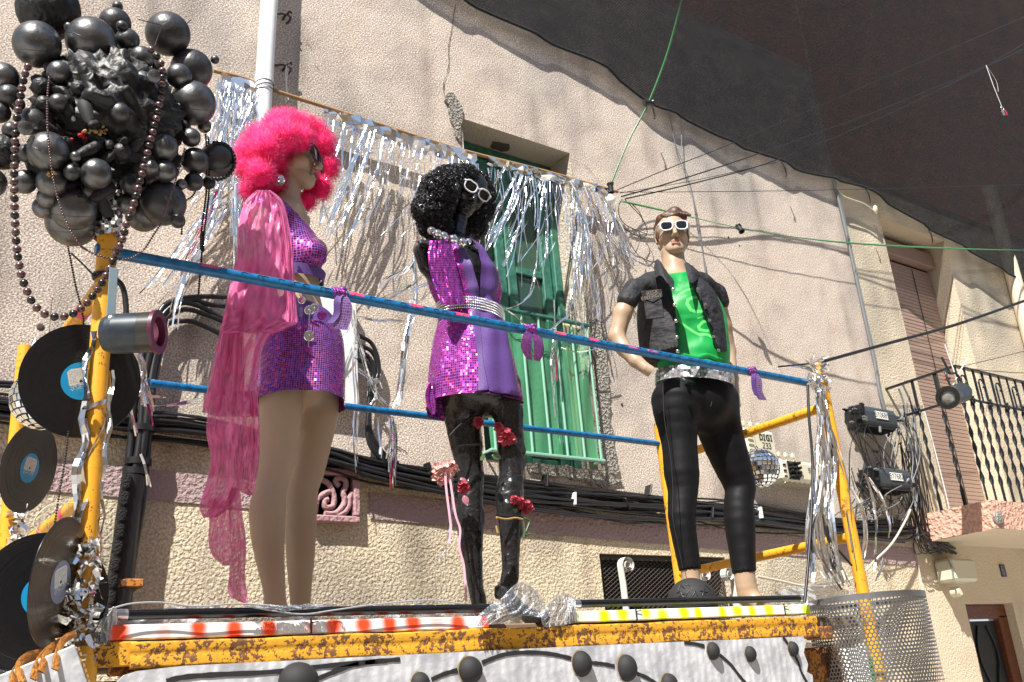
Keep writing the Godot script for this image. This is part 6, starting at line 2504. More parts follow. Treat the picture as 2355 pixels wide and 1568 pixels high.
func glasses(t: Node3D, c: Vector3, b: Basis, s: float, frame: Material, lens: Material, round_ := 0.35, size := 1.0, dz := 0.0, dy := 0.0) -> void:
	var o := c + b * (Vector3(0, 0.004 + dy, 0.108 + dz) * s)
	var fm := Mb.new()
	for d in [-1.0, 1.0]:
		var ring := []
		var lp := []
		for i in 28:
			var a := TAU * i / 28.0
			var ca := cos(a)
			var sa := sin(a)
			var p := Vector2(signf(ca) * pow(absf(ca), 0.65) * 0.0275, signf(sa) * pow(absf(sa), 0.7) * (0.0215 if sa > 0 else 0.021)) * size
			if sa > 0 and ca * d > 0:
				p *= 1.0 + 0.10 * sa
			if sa < 0:
				p.x *= 1.0 - 0.14 * absf(sa)
			var bend := -0.10 * absf(p.x * d + 0.034)
			ring.append(o + b * (Vector3(d * 0.034 * size + p.x, p.y, -absf(d * 0.034 * size + p.x) * 0.16) * s))
			lp.append(Vector2(d * 0.034 * size + p.x, p.y))
		ring.append(ring[0])
		ring.append(ring[1])
		fm.tube(ring, 0.0038 * s, 7, false)
		var lm := Mb.new()
		var ci := lm.vert(o + b * (Vector3(d * 0.034 * size, 0, -0.006 + 0.003) * s), b.z)
		for q in lp:
			lm.vert(o + b * (Vector3(q.x, q.y, -absf(q.x) * 0.16) * s), (b * Vector3(q.x * 2.0 - d * 0.068, q.y * 2.0, 0.35)).normalized())
		for i in lp.size():
			lm.tri(ci, ci + 1 + i, ci + 1 + (i + 1) % lp.size())
		put("lens", lm, lens, t)
		var arm := smooth([o + b * (Vector3(d * 0.061 * size, 0.013 * size, -0.008) * s), o + b * (Vector3(d * 0.076, 0.014, -0.022) * s), o + b * (Vector3(d * 0.083, 0.010, -0.085) * s), o + b * (Vector3(d * 0.081, -0.004, -0.118) * s)], 4)
		fm.tube(arm, 0.0042 * s, 6)
	fm.tube(smooth([o + b * (Vector3(-0.010, 0.007, -0.001) * s), o + b * (Vector3(0, 0.0095, 0.002) * s), o + b * (Vector3(0.010, 0.007, -0.001) * s)], 3), 0.0036 * s, 6)
	put("glasses_frame", fm, frame, t)

# rings of cloth round the body: [centre x, centre y, half width] in print pixels, one ring per row
func ring_point(cx: float, cy: float, rpx: float, z: float, ang: float, deep: float, push := 0.0) -> Vector3:
	var c := at(cx, cy, z)
	var r := rpx * mpp(c)
	var to := (EYE - c)
	to.y = 0
	to = to.normalized()
	var side := Vector3.UP.cross(to)
	return c + side * sin(ang) * (r + push) + to * cos(ang) * (r * deep + push)

func fine_rows(rows: Array, per: int) -> Array:
	var out := []
	for i in rows.size() - 1:
		var a: Array = rows[maxi(i - 1, 0)]
		var b: Array = rows[i]
		var c: Array = rows[i + 1]
		var d: Array = rows[mini(i + 2, rows.size() - 1)]
		for k in per:
			var row := []
			for q in b.size():
				row.append(cubic_interpolate(b[q], c[q], a[q], d[q], float(k) / per))
			out.append(row)
	out.append(rows[rows.size() - 1])
	return out

func tassel_hair(mb: Mb, o: Vector3, d: Vector3, l: float, w: float) -> void:
	var s := d.cross(jig(1.0)).normalized()
	var e := o + d * l + jig(l * 0.35)
	var i := mb.vert(o - s * w, (d + jig(0.25)).normalized())
	mb.vert(o + s * w, (d + jig(0.25)).normalized())
	mb.vert(e, (d + jig(0.25)).normalized())
	mb.tri(i, i + 1, i + 2)

func cloth_sheet(z: float, rows: Array, folds: float, deep: float, seed_: int, bow := 0.0) -> Mb:       # [left x, right x, y] rows, hanging cloth with folds
	var m := Mb.new()
	var nz := noise(seed_, 1.0, 3)
	var fr := fine_rows(rows, 6)
	var g := []
	for j in fr.size():
		var row := []
		for i in 41:
			var u := i / 40.0
			var x: float = lerpf(fr[j][0], fr[j][1], u)
			var base := at(x, fr[j][2], z)
			var ph := u * folds * 0.62 * TAU + 4.0 * nz.get_noise_2d(u * 2.0, j * 0.04)
			var amp := deep * (0.35 + 0.9 * nz.get_noise_2d(u * 4.0 + 40, j * 0.03))
			var crease := 0.45 * deep * nz.get_noise_2d(u * 7.0 + j * 0.05, j * 0.16)
			row.append(base + (EYE - base).normalized() * (amp * sin(ph) + bow * sin(PI * u) + crease))
		g.append(row)
	m.grid(g, 1.0, 2.0)
	return m

# ---------------------------------------------------------------- 1: pink wig
func pink_mannequin() -> void:
	var t := thing("mannequin", "female mannequin with pink afro wig, violet sequin skirt and pink organza scarf", "mannequin")
	var z := -3.05
	var tone := func(_p): return Color(0.42, 0.31, 0.22)
	var left := joints([648, 860, 50, 647, 915, 50, 644, 966, 48, 641, 1030, 43, 632, 1084, 38, 623, 1119, 36, 616, 1159, 40, 614, 1190, 41, 617, 1248, 37, 624, 1308, 30, 630, 1350, 26, 633, 1392, 24], z + 0.045)
	var right := joints([722, 880, 55, 730, 930, 50, 728, 966, 46, 720, 1030, 39, 707, 1087, 37, 697, 1119, 35.5, 692, 1159, 36, 691, 1208, 36, 690.5, 1268, 33.5, 690.5, 1329, 28, 690, 1382, 23.5, 690, 1410, 23], z - 0.07)
	var trunk := joints([684, 850, 74, 684, 790, 78, 680, 735, 66, 674, 680, 56, 672, 630, 58, 672, 575, 58, 660, 515, 52], z)
	var bust := joints([700, 580, 38, 716, 584, 31], z, [0.05, 0.09])
	var bust2 := joints([708, 574, 38, 724, 578, 30], z, [-0.06, -0.05])
	var shoulder := joints([604, 478, 25, 660, 492, 34, 694, 508, 20], z, [0.10, 0.0, -0.10])
	var neck := joints([656, 492, 30, 659, 455, 25, 664, 420, 27], z)
	var arm := joints([602, 480, 24, 598, 530, 19], z, [0.10, 0.10])
	var hc := at(668, 372, z)
	var all := [left, right, trunk, bust, bust2, shoulder, neck, arm]
	var bb := bounds(all, 0.02)
	var fd := Field.new(bb[0], bb[1], 0.0125)
	chain(fd, left, 0.018)
	chain(fd, right, 0.018)
	chain(fd, trunk, 0.05, 0.0, 0.80, Vector3(0.3, 0, 0.95))
	chain(fd, bust, 0.03)
	chain(fd, bust2, 0.03)
	chain(fd, shoulder, 0.04)
	chain(fd, neck, 0.03)
	chain(fd, arm, 0.02)
	for ft in [[633, 1396, 674, 1432, z + 0.045], [690, 1412, 730, 1446, z - 0.07]]:
		var a := jt(ft[0], ft[1], 22, ft[4])
		var b := jt(ft[2], ft[3], 12, ft[4] + 0.05)
		fd.bone(a[0], b[0], a[1], b[1], 0.02)
	var mb := Mb.new()
	mb.tinted = true
	fd.mesh(mb, tone)
	var hb := head_axes(Vector3(0.76, 0.0, 0.65), 0.04)
	head(mb, hc, hb, 0.96, tone)
	put("body", mb, M.skin, t)
	for i in 1:
		var lp := Mb.new()
		for y in [-0.067, -0.079]:
			var p := []
			for k in 7:
				var x := lerpf(-0.021, 0.021, k / 6.0)
				p.append(hc + hb * (Vector3(x, y - 10.0 * x * x * signf(y + 0.073) * 1.2, 0.0995 - 9.0 * x * x) * 0.96))
			lp.tube(p, [0.002, 0.0045, 0.0058, 0.0058, 0.0058, 0.0045, 0.002], 7)
		put("lips", lp, M.lip_red, t)
	glasses(t, hc, hb, 0.96, M.glass_purple, M.glass_purple, 0.6, 1.35, 0.010, -0.004)
	# sequin top: follows bust and chest, cut along a slanting neckline
	var tf := Field.new((bb[0] as Vector3).max(at(520, 680, z) - Vector3(0.4, 0.0, 0.4)), Vector3(bb[1].x, at(660, 440, z).y, bb[1].z), 0.0105)
	chain(tf, joints([674, 660, 56, 672, 630, 59, 672, 575, 59, 660, 515, 52], z), 0.05, 0.007, 0.80, Vector3(0.3, 0, 0.95))
	chain(tf, bust, 0.035, 0.008)
	chain(tf, bust2, 0.035, 0.008)
	chain(tf, shoulder, 0.04, 0.006)
	tf.cut(Vector3(0.50, 0.86, 0.0).normalized(), Vector3(0.50, 0.86, 0.0).normalized().dot(at(690, 508, z + 0.05)))
	tf.cut(Vector3(0, -1, 0), -at(672, 640, z).y)
	mb = Mb.new()
	tf.mesh(mb)
	put("sequin_top", mb, M.violet_sequins_cloth, t)
	mb = Mb.new()
	var g := []
	for q in fine_rows([[677, 632, 66], [676, 642, 64], [676, 655, 62]], 3):
		var row := []
		for i in 41:
			row.append(ring_point(q[0], q[1], q[2], z, TAU * i / 40.0, 0.98, 0.008))
		g.append(row)
	mb.grid(g, 1, 1, true)
	put("under_band", mb, M.violet_cloth, t)
	# skirt
	mb = Mb.new()
	g = []
	var sk := fine_rows([[690, 770, 88], [690, 795, 94], [690, 842, 98], [685, 888, 102], [681, 932, 106]], 6)
	for j in sk.size():
		var q: Array = sk[j]
		var row := []
		var f := float(j) / sk.size()
		for i in 65:
			var a := TAU * i / 64.0
			var fl := 0.006 * f * sin(a * 5.0 + 1.0) + 0.004 * f * sin(a * 9.0)
			row.append(ring_point(q[0], q[1] + 7.0 * f * maxf(0.0, sin(a)), q[2], z, a + PI, 1.06, 0.010 + fl))
		g.append(row)
	mb.grid(g, 1.25, 0.42, true)
	put("sequin_skirt", mb, M.violet_sequins, t)
	mb = Mb.new()
	g = []
	for q in fine_rows([[685, 716, 74], [686, 726, 78], [688, 744, 83], [689, 764, 88], [690, 778, 91]], 3):
		var row := []
		for i in 49:
			var a := TAU * i / 48.0
			row.append(ring_point(q[0], q[1] + 16.0 * sin(a), q[2], z, a + PI * 0.0, 1.0, 0.008 + 0.002 * sin(q[1] * 0.9)))
		g.append(row)
	mb.grid(g, 1, 1, true)
	put("waistband", mb, M.violet_cloth, t)
	# discs hanging from the belt
	for q in [[694, 690, 9], [711, 713, 11], [722, 708, 10], [740, 725, 11], [710, 772, 12.5], [709, 804, 8]]:
		var o := ring_point(686, q[1] + 6.0, 84, z, asin(clampf((q[0] - 686.0) / 84.0, -0.9, 0.9)), 1.06, 0.035)
		var p := at(q[0], q[1], o.z)
		var r: float = q[2] * mpp(p)
		mb = Mb.new()
		mb.lathe([Vector2(0.0, 0.0015), Vector2(r * 0.25, 0.0025), Vector2(r * 0.3, 0.001), Vector2(r * 0.85, 0.001), Vector2(r * 0.9, 0.0025), Vector2(r, 0.0015), Vector2(r, -0.0015), Vector2(0, -0.0015)], p, frame_of((EYE - p).normalized() + Vector3(rng.randf_range(-0.5, 0.3), rng.randf_range(-0.2, 0.5), 0)), 24)
		put("belt_disc", mb, M.chrome_bead if q[0] != 740 and q[1] != 804 else M.violet_sequins, t)
	mb = Mb.new()
	mb.tube([at(711, 720, z + 0.17), at(710, 760, z + 0.17), at(709, 800, z + 0.17)], 0.0014, 5)
	put("belt_chain", mb, M.chrome_bead, t)
	# earrings
	for q in [[642, 414, 12.5, z + 0.10], [691, 437, 8, z - 0.03]]:
		var o := at(q[0], q[1], q[3])
		var e := Node3D.new()
		e.name = numbered("earring", t)
		t.add_child(e, true)
		var r: float = q[2] * mpp(o)
		mb = Mb.new()
		mb.ball(o, Vector3.ONE * r * 0.96, Basis.IDENTITY, 16, 10)
		put("ear_ball", mb, M.zinc, e)
		mb = Mb.new()
		for j in 9:
			var ph := PI * (j + 0.5) / 9.0
			var n := maxi(3, int(sin(ph) * 16))
			for i in n:
				var th := TAU * i / n
				var d := Vector3(sin(ph) * cos(th), cos(ph), sin(ph) * sin(th))
				mb.box(o + d * r, Vector3(r * 0.28, r * 0.06, r * 0.28), frame_of((d + jig(0.12)).normalized()))
		stuff(put("mirror_tiles", mb, M.mirror, e))
	# wig: lobes of fluff round the head, open at the face
	var wc := at(660, 358, z)
	var wr := 106.0 * mpp(wc)
	var lobes := []
	for q in [[600, 330, 46], [575, 385, 36], [578, 435, 28], [640, 300, 46], [690, 300, 42], [735, 335, 40], [752, 385, 30], [735, 432, 30], [705, 462, 24], [625, 420, 34], [620, 370, 50], [680, 335, 50], [590, 460, 20], [660, 290, 40], [700, 420, 32], [570, 350, 32], [720, 305, 34], [690, 470, 20]]:
		lobes.append(jt(q[0], q[1], q[2], z + (0.02 if q[0] < 650 else -0.06)))
	for q in [[610, 345, 44], [650, 318, 44], [690, 322, 34], [600, 400, 36]]:
		lobes.append(jt(q[0], q[1], q[2], z + 0.10))
	mb = Mb.new()
	for l in lobes:
		mb.ball(l[0], Vector3.ONE * l[1] * 0.80, Basis.IDENTITY, 18, 12)
	put("wig_core", mb, M.wig_pink_core, t)
	mb = Mb.new()
	var face := hc + hb * Vector3(0.0, -0.03, 0.10)
	for l in lobes:
		var n := int(3400.0 * pow(l[1] / 0.07, 2.0))
		for i in n:
			var d := jig(1.0)
			if d.length() < 0.2:
				continue
			d = d.normalized()
			var p: Vector3 = l[0] + d * l[1] * rng.randf_range(0.74, 1.0)
			var loc := hb.transposed() * (p - hc)
			if loc.z > 0.02 and absf(loc.x) < 0.085 and loc.y < 0.034 and loc.y > -0.16:
				continue
			tassel_hair(mb, p, (d + jig(0.7)).normalized(), rng.randf_range(0.010, 0.027), 0.0007)
	stuff(put("wig", mb, M.wig_pink, t))
	# organza scarf: several hanging sheets
	var sheets := [
		[z + 0.20, [[590, 622, 437], [566, 648, 460], [552, 660, 495], [546, 668, 540], [542, 674, 600], [532, 677, 655], [518, 682, 715], [512, 684, 742], [508, 652, 758], [506, 640, 766]], 4.5, 0.026, 0.03],
		[z + 0.215, [[618, 634, 452], [630, 655, 480], [640, 668, 540], [646, 675, 610], [652, 678, 660], [655, 681, 700], [652, 684, 740]], 1.5, 0.010, 0.012],
		[z + 0.16, [[540, 620, 600], [524, 640, 680], [510, 640, 742], [496, 604, 800], [484, 594, 862], [474, 590, 905], [468, 592, 945], [500, 592, 958]], 5.0, 0.030, 0.02],
		[z + 0.18, [[520, 560, 700], [505, 560, 790], [488, 562, 870], [480, 560, 930], [474, 552, 994], [484, 548, 1054], [474, 552, 1110], [462, 538, 1150], [458, 526, 1168], [466, 500, 1190]], 3.5, 0.024, 0.015],
		[z + 0.15, [[556, 592, 900], [556, 596, 960], [550, 597, 1020], [546, 592, 1080], [545, 586, 1120], [570, 581, 1139]], 2.5, 0.016, 0.01],
		[z + 0.17, [[524, 552, 1120], [526, 557, 1180], [529, 564, 1225], [529, 566, 1270], [527, 563, 1320], [526, 568, 1366], [562, 570, 1388]], 2.0, 0.012, 0.008],
		[z + 0.165, [[478, 530, 1150], [481, 530, 1195], [479, 530, 1240], [487, 529, 1275], [512, 529, 1300]], 1.5, 0.008, 0.006],
	]
	for i in sheets.size():
		var s: Array = sheets[i]
		put("scarf", cloth_sheet(s[0], s[1], s[2], s[3], 410 + i, s[4]), M.organza, t)

# ---------------------------------------------------------------- 2: black mannequin
func black_mannequin() -> void:
	var t := thing("mannequin", "black lacquered female mannequin in magenta sequin dress with white sunglasses and no arms", "mannequin")
	var z := -3.05
	var G := func(list: Array) -> Array:
		var out := []
		for i in range(0, list.size(), 3):
			out.append_array([862 + list[i] * 0.4033, 862 + list[i + 1] * 0.4033, list[i + 2] * 0.4033])
		return out
	var left := joints(G.call([490, 60, 112, 495, 150, 112, 500, 250, 104, 520, 400, 90, 538, 500, 79, 545, 600, 76, 542, 700, 74, 540, 800, 78, 544, 900, 74, 551, 1000, 62, 561, 1100, 53, 572, 1200, 45, 588, 1290, 42, 600, 1350, 38]), z - 0.05)
	var right := joints(G.call([730, 60, 106, 745, 150, 96, 760, 250, 80, 770, 350, 80, 776, 450, 77, 779, 550, 70, 768, 650, 77, 765, 750, 80, 770, 850, 69, 772, 950, 58, 772, 1050, 50, 772, 1130, 50, 760, 1185, 50]), z + 0.07)
	var foot := joints(G.call([735, 1245, 46, 800, 1320, 46, 880, 1378, 42, 965, 1384, 34]), z + 0.10, [0.0, 0.12, 0.26, 0.33])
	var heel := joints(G.call([712, 1225, 36, 700, 1262, 22]), z + 0.07)
	var trunk := joints([1088, 880, 82, 1085, 820, 78, 1082, 765, 66, 1080, 712, 55, 1076, 670, 60, 1068, 630, 66, 1056, 602, 48], z)
	var bust := joints([1062, 640, 26, 1056, 650, 21], z, [0.03, 0.06])
	var bust2 := joints([1108, 636, 26, 1114, 642, 21], z, [0.03, 0.06])
	var shoulder := joints([985, 576, 26, 1046, 572, 32, 1104, 606, 24], z, [0.04, 0.0, -0.04])
	var stump := joints([972, 578, 22, 982, 612, 20, 1004, 648, 14], z, [0.06, 0.05, 0.02])
	var neck := joints([1048, 572, 24, 1049, 540, 18, 1056, 505, 20], z)
	var hc := at(1071, 449, z)
	var bb := bounds([left, right, foot, heel, trunk, bust, bust2, shoulder, stump, neck], 0.02)
	var fd := Field.new(bb[0], bb[1], 0.0125)
	chain(fd, left, 0.016)
	chain(fd, right, 0.016)
	chain(fd, foot, 0.012)
	chain(fd, heel, 0.012)
	chain(fd, trunk, 0.05, 0.0, 0.80, Vector3(0.35, 0, 0.94))
	chain(fd, bust, 0.03)
	chain(fd, bust2, 0.03)
	chain(fd, shoulder, 0.03)
	chain(fd, stump, 0.01)
	chain(fd, neck, 0.025)
	for k in 110:     # drips and knots of lacquer on the legs
		var src: Array = right if k % 3 else left
		var i := rng.randi_range(2, src.size() - 2)
		var p: Vector3 = (src[i][0] as Vector3).lerp(src[i - 1][0], rng.randf())
		var d := Vector3(rng.randf_range(-1, 1), 0, rng.randf_range(-0.2, 1)).normalized()
		var q: Vector3 = p + d * float(src[i][1]) * 0.98
		fd.bone(q, q + Vector3(rng.randf_range(-0.01, 0.01), -rng.randf_range(0.01, 0.06), 0), rng.randf_range(0.004, 0.009), rng.randf_range(0.003, 0.006), 0.006)
	var mb := Mb.new()
	fd.mesh(mb)
	var hb := head_axes(Vector3(-0.10, -0.34, 0.90), -0.38)
	head(mb, hc, hb, 0.93, null, false)
	put("body", mb, M.black_lacquer, t)
	mb = Mb.new()
	mb.box(at(975, 560, z + 0.10), Vector3(0.048, 0.03, 0.02), Basis.IDENTITY.rotated(Vector3(1, 0, 0), -0.5), 0.004)
	put("arm_socket", mb, M.mirror_black, t)
	glasses(t, hc, hb, 0.93, M.white_frame, M.glass_black, 0.35, 1.08, 0.006, 0.004)
	# curly wig
	var wc := at(1041, 464, z - 0.03)
	var k := mpp(wc)
	mb = Mb.new()
	var lobes := []
	for q in [[1005, 470, 50, 0.0], [1040, 440, 56, -0.04], [1085, 440, 46, -0.06], [1100, 480, 36, -0.08], [1000, 510, 40, 0.0], [1030, 420, 38, 0.03], [1010, 440, 44, 0.05], [1090, 520, 28, -0.08], [1066, 412, 34, 0.04], [1112, 450, 26, -0.03], [985, 480, 36, 0.03]]:
		lobes.append(jt(q[0], q[1], q[2], z + q[3]))
	for l in lobes:
		mb.ball(l[0], Vector3.ONE * l[1] * 0.86, Basis.IDENTITY, 16, 10)
	put("wig_core", mb, M.wig_black_core, t)
	var curl := Mb.new()
	var cp := []
	for i in 15:
		var a := TAU * 1.35 * i / 14.0
		cp.append(Vector3(cos(a) * 0.008, i * 0.0011 - 0.008, sin(a) * 0.008))
	curl.tube(cp, 0.0014, 4, false)
	var cm := curl.mesh()
	for pass_ in 2:
		var spots := []
		for l in lobes:
			var n := int((1050.0 if pass_ == 0 else 55.0) * pow(l[1] / 0.07, 2.0))
			for i in n:
				var d := jig(1.0)
				if d.length() < 0.2:
					continue
				d = d.normalized()
				var p: Vector3 = l[0] + d * l[1] * rng.randf_range(0.86, 1.04)
				var loc := hb.transposed() * (p - hc)
				if loc.z > 0.045 and absf(loc.x) < 0.062 and loc.y < 0.055 and loc.y > -0.17:
					continue
				var inside := false
				for o in lobes:
					if p.distance_to(o[0]) < o[1] * 0.82:
						inside = true
						break
				if not inside:
					spots.append(Transform3D(Basis.from_euler(Vector3(rng.randf() * TAU, rng.randf() * TAU, 0)) * rng.randf_range(0.7, 1.3), p))
		var mm := MultiMesh.new()
		mm.transform_format = MultiMesh.TRANSFORM_3D
		mm.mesh = cm
		mm.instance_count = spots.size()
		for i in spots.size():
			mm.set_instance_transform(i, spots[i])
		var o := MultiMeshInstance3D.new()
		o.name = "wig_curls" if pass_ == 0 else "wig_glitter"
		o.multimesh = mm
		o.material_override = M.wig_black if pass_ == 0 else M.glitter
		stuff(o)
		t.add_child(o, true)
	# mirror bead necklace
	for q in [[1005, 537, 10], [1019, 543, 10.5], [1041, 550, 11], [1062, 558, 11], [1078, 557, 10.5], [992, 530, 9]]:
		var p := at(q[0], q[1], z + 0.135 - (0.05 if q[0] < 1000 or q[0] > 1070 else 0.0))
		var r: float = q[2] * mpp(p)
		mb = Mb.new()
		mb.ball(p, Vector3.ONE * r * 0.95, Basis.IDENTITY, 16, 10)
		for j in 9:
			var ph := PI * (j + 0.5) / 9.0
			var n := maxi(3, int(sin(ph) * 17))
			for i in n:
				var th := TAU * i / n
				var d := Vector3(sin(ph) * cos(th), cos(ph), sin(ph) * sin(th))
				mb.box(p + d * r, Vector3(r * 0.29, r * 0.06, r * 0.29), frame_of((d + jig(0.14)).normalized()))
		put("necklace_ball", mb, M.mirror, t)
	# dress: [cx, cy, r, left edge of plain panel, right edge, neckline left, neckline right]
	var dr := fine_rows([[1040, 566, 50, 1040, 1080, 1046, 1072], [1045, 580, 57, 1047, 1096, 1055, 1086], [1058, 618, 70, 1057, 1124, 1074, 1098], [1066, 648, 74, 1066, 1139, 1086, 1102], [1076, 688, 67, 1078, 1134, 1097, 1101], [1080, 716, 61, 1083, 1132, 1101, 1101.5], [1082, 768, 74, 1086, 1150, 1102, 1102.5], [1083, 813, 84, 1093, 1161, 1106, 1106.5], [1086, 868, 94, 1099, 1172, 1110, 1110.5], [1091, 936, 103, 1100, 1188, 1122, 1122.5]], 6)
	var part := func(from_: int, to_: int, cols: int, su: float, rows_from: int) -> Mb:
		var m := Mb.new()
		var g := []
		for j in range(rows_from, dr.size()):
			var q: Array = dr[j]
			var lim := []
			for e in 4:
				lim.append(asin(clampf((q[[3, 5, 6, 4][e]] - q[0]) / q[2], -0.98, 0.98)))
			var st := [-2.9, lim[0], lim[1], lim[2], lim[3], 2.9]
			var row := []
			var f := clampf((j - 30.0) / 24.0, 0.0, 1.0)
			for i in cols:
				var a: float = lerpf(st[from_], st[to_], i / (cols - 1.0))
				var wav := 0.004 * f * sin(a * 6.0 + 0.5) + 0.003 * sin(a * 11.0 + j * 0.2) + 0.0025 * sin(j * 0.8 + a * 2.0) * (1.0 - f)
				row.append(ring_point(q[0], q[1] + (10.0 * f * sin(a * 2.0) * 0.4), q[2], z, a, 0.98, 0.016 + wav))
			g.append(row)
		m.grid(g, su, 0.95)
		return m
	put("sequin_panel", part.call(0, 1, 34, 0.55, 0), M.magenta_sequins, t)
	put("sequin_panel", part.call(4, 5, 30, 0.5, 2), M.magenta_sequins, t)
	put("plain_panel", part.call(1, 2, 14, 1.0, 0), M.violet_cloth, t)
	put("plain_panel", part.call(3, 4, 14, 1.0, 0), M.violet_cloth, t)
	mb = cloth_sheet(z + 0.135, [[986, 1034, 553], [984, 1042, 575], [985, 1048, 605], [992, 1056, 640], [1003, 1064, 672], [1014, 1070, 700]], 2.6, 0.011, 431, 0.02)
	for i in mb.uv.size():
		mb.uv[i] = mb.uv[i] * Vector2(0.16, 0.14)
	put("shoulder_drape", mb, M.magenta_sequins, t)
	mb = Mb.new()     # torn corner of the hem at the left
	g_hem(mb, z)
	put("hem_corner", mb, M.magenta_sequins, t)
	# belt of silver beads
	for r in 5:
		mb = Mb.new()
		for i in 46:
			var a := lerpf(-1.45, 1.5, i / 45.0)
			var p := ring_point(1080, 712 + r * 6.0 + 10.0 * sin(a) , 63, z, a, 0.98, 0.024)
			mb.ball(p, Vector3.ONE * 0.0046, Basis.IDENTITY, 7, 5)
		stuff(put("bead_row", mb, M.chrome_bead, t))
	mb = Mb.new()
	for i in 48:
		var f := i / 47.0
		for s in 2:
			mb.ball(at(lerpf(1150, 1164, f) + s * 5 + 3.0 * sin(f * 3.0), lerpf(752, 864, f), z + 0.12), Vector3.ONE * 0.0046, Basis.IDENTITY, 7, 5)
	stuff(put("hanging_beads", mb, M.chrome_bead, t))
	mb = Mb.new()
	mb.tube(smooth([ring_point(1082, 800, 82, z, -1.5, 0.8, 0.014), ring_point(1083, 800, 82, z, -0.8, 0.8, 0.018), ring_point(1083, 806, 82, z, 0.0, 0.8, 0.018), ring_point(1083, 806, 82, z, 0.6, 0.8, 0.018)], 6), 0.0022, 5)
	put("thin_tie", mb, M.black_cable, t)
	# roses, leaves and ties on the legs
	var gp := func(x: float, y: float) -> Vector2: return Vector2(862 + x * 0.4033, 862 + y * 0.4033)
	for q in [[745, 350, 17, 0], [772, 362, 12, 0], [705, 298, 10, 0], [590, 270, 11, 0], [505, 640, 13, 0], [614, 535, 11, 2], [515, 710, 12, 3], [862, 752, 14, 0], [828, 728, 12, 0], [795, 712, 9, 0], [612, 470, 12, 1], [690, 465, 11, 1], [665, 525, 12, 1], [803, 775, 9, 1], [500, 605, 12, 3], [385, 560, 22, 4], [430, 530, 16, 4]]:
		var p2: Vector2 = gp.call(q[0], q[1])
		var o := at(p2.x, p2.y, z + (0.13 if q[0] > 620 else 0.06))
		var r: float = q[2] * mpp(o) * 0.9
		if q[3] in [0, 4]:
			mb = Mb.new()
			for i in 16:
				var a := i * 2.4
				var rr := r * sqrt(i / 16.0)
				var b := frame_of(((EYE - o).normalized() + Vector3(cos(a), sin(a), 0) * 0.9 * sqrt(i / 16.0) + jig(0.25)).normalized())
				var c := o + AX * cos(a) * rr + AY * sin(a) * rr
				var gg := []
				for j in 5:
					var row := []
					for e in 5:
						var u := e / 4.0 - 0.5
						var v := j / 4.0 - 0.5
						row.append(c + b * (Vector3(u * (1.0 - absf(v)), (u * u + v * v) * 0.9, v) * r * 0.95))
					gg.append(row)
				mb.grid(gg)
			put("cloth_rose", mb, M.cloth_rose if q[3] == 0 else M.pale_rose, t)
		else:
			mb = Mb.new()
			var dr2 := Vector3(rng.randf_range(-1, 1), rng.randf_range(-1.2, 0.2), 0.4).normalized()
			var sd := dr2.cross((EYE - o).normalized()).normalized()
			var gg := []
			for j in 8:
				var f := j / 7.0
				var wd := sin(PI * pow(f, 0.8)) * r * 0.75
				var row := []
				for e in 5:
					var u := e / 2.0 - 1.0
					row.append(o + dr2 * (f - 0.4) * r * 2.6 + sd * u * wd + (EYE - o).normalized() * (absf(u) * wd * 0.35 - 0.01 * f * f))
				gg.append(row)
			mb.grid(gg)
			put("leaf", mb, M.leaf_green if q[3] == 1 else M.leaf_pink, t)
	for q in [[425, 350, 470, 300, 540, 245, 590, 235], [470, 410, 520, 402, 570, 398, 605, 392], [690, 795, 740, 808, 800, 800, 845, 812], [692, 812, 745, 822, 800, 815, 842, 824], [840, 815, 880, 830, 870, 870, 855, 910, 885, 905], [845, 830, 852, 880, 850, 930], [690, 860, 700, 900]]:
		mb = Mb.new()
		var pts := []
		for i in range(0, q.size(), 2):
			var p2: Vector2 = gp.call(q[i], q[i + 1])
			pts.append(at(p2.x, p2.y, z + (0.125 if q[0] > 620 else 0.05)))
		mb.tube(smooth(pts, 5), 0.0042, 6)
		put("stem_tie", mb, M.wet_black if q[1] < 800 else M.leaf_green if q[0] > 838 else M.ochre_foam, t)
	for q in [[405, 520, 402, 600, 412, 700, 425, 800, 432, 880, 420, 960], [425, 570, 440, 680, 460, 800, 485, 880, 480, 980, 505, 1080, 515, 1200, 520, 1290]]:
		mb = Mb.new()
		var pts := []
		var sd := []
		for i in range(0, q.size(), 2):
			var p2: Vector2 = gp.call(q[i], q[i + 1])
			pts.append(at(p2.x, p2.y, z + 0.075))
		pts = smooth(pts, 5)
		for p in pts:
			sd.append(Vector3(1, 0, 0.3).normalized())
		mb.strip(pts, sd, 0.0085)
		put("ribbon", mb, M.pink_ribbon, t)
	mb = Mb.new()
	for k2 in 3:
		var pts := []
		for q in [[430, 560], [440, 700], [430, 850], [400, 960], [350 + k2 * 20, 1080], [348 + k2 * 25, 1240]]:
			var p2: Vector2 = gp.call(q[0] + k2 * 5, q[1])
			pts.append(at(p2.x, p2.y, z + 0.07))
		var sp := smooth(pts, 5)
		var sd := []
		for i in sp.size():
			sd.append(Vector3(1, 0, 0).rotated(Vector3.UP, i * 0.5))
		mb.strip(sp, sd, 0.004)
	stuff(put("foil_threads", mb, M.silver_foil, t))

func g_hem(mb: Mb, z: float) -> void:
	var g := []
	for q in fine_rows([[984, 1000, 880], [978, 1000, 900], [978, 1003, 922], [985, 1004, 940], [992, 1000, 952]], 3):
		var row := []
		for i in 6:
			row.append(at(lerpf(q[0], q[1], i / 5.0), q[2], z + 0.02) + Vector3(0, 0, 0.006 * sin(i * 2.0)))
		g.append(row)
	mb.grid(g, 0.05, 0.16)

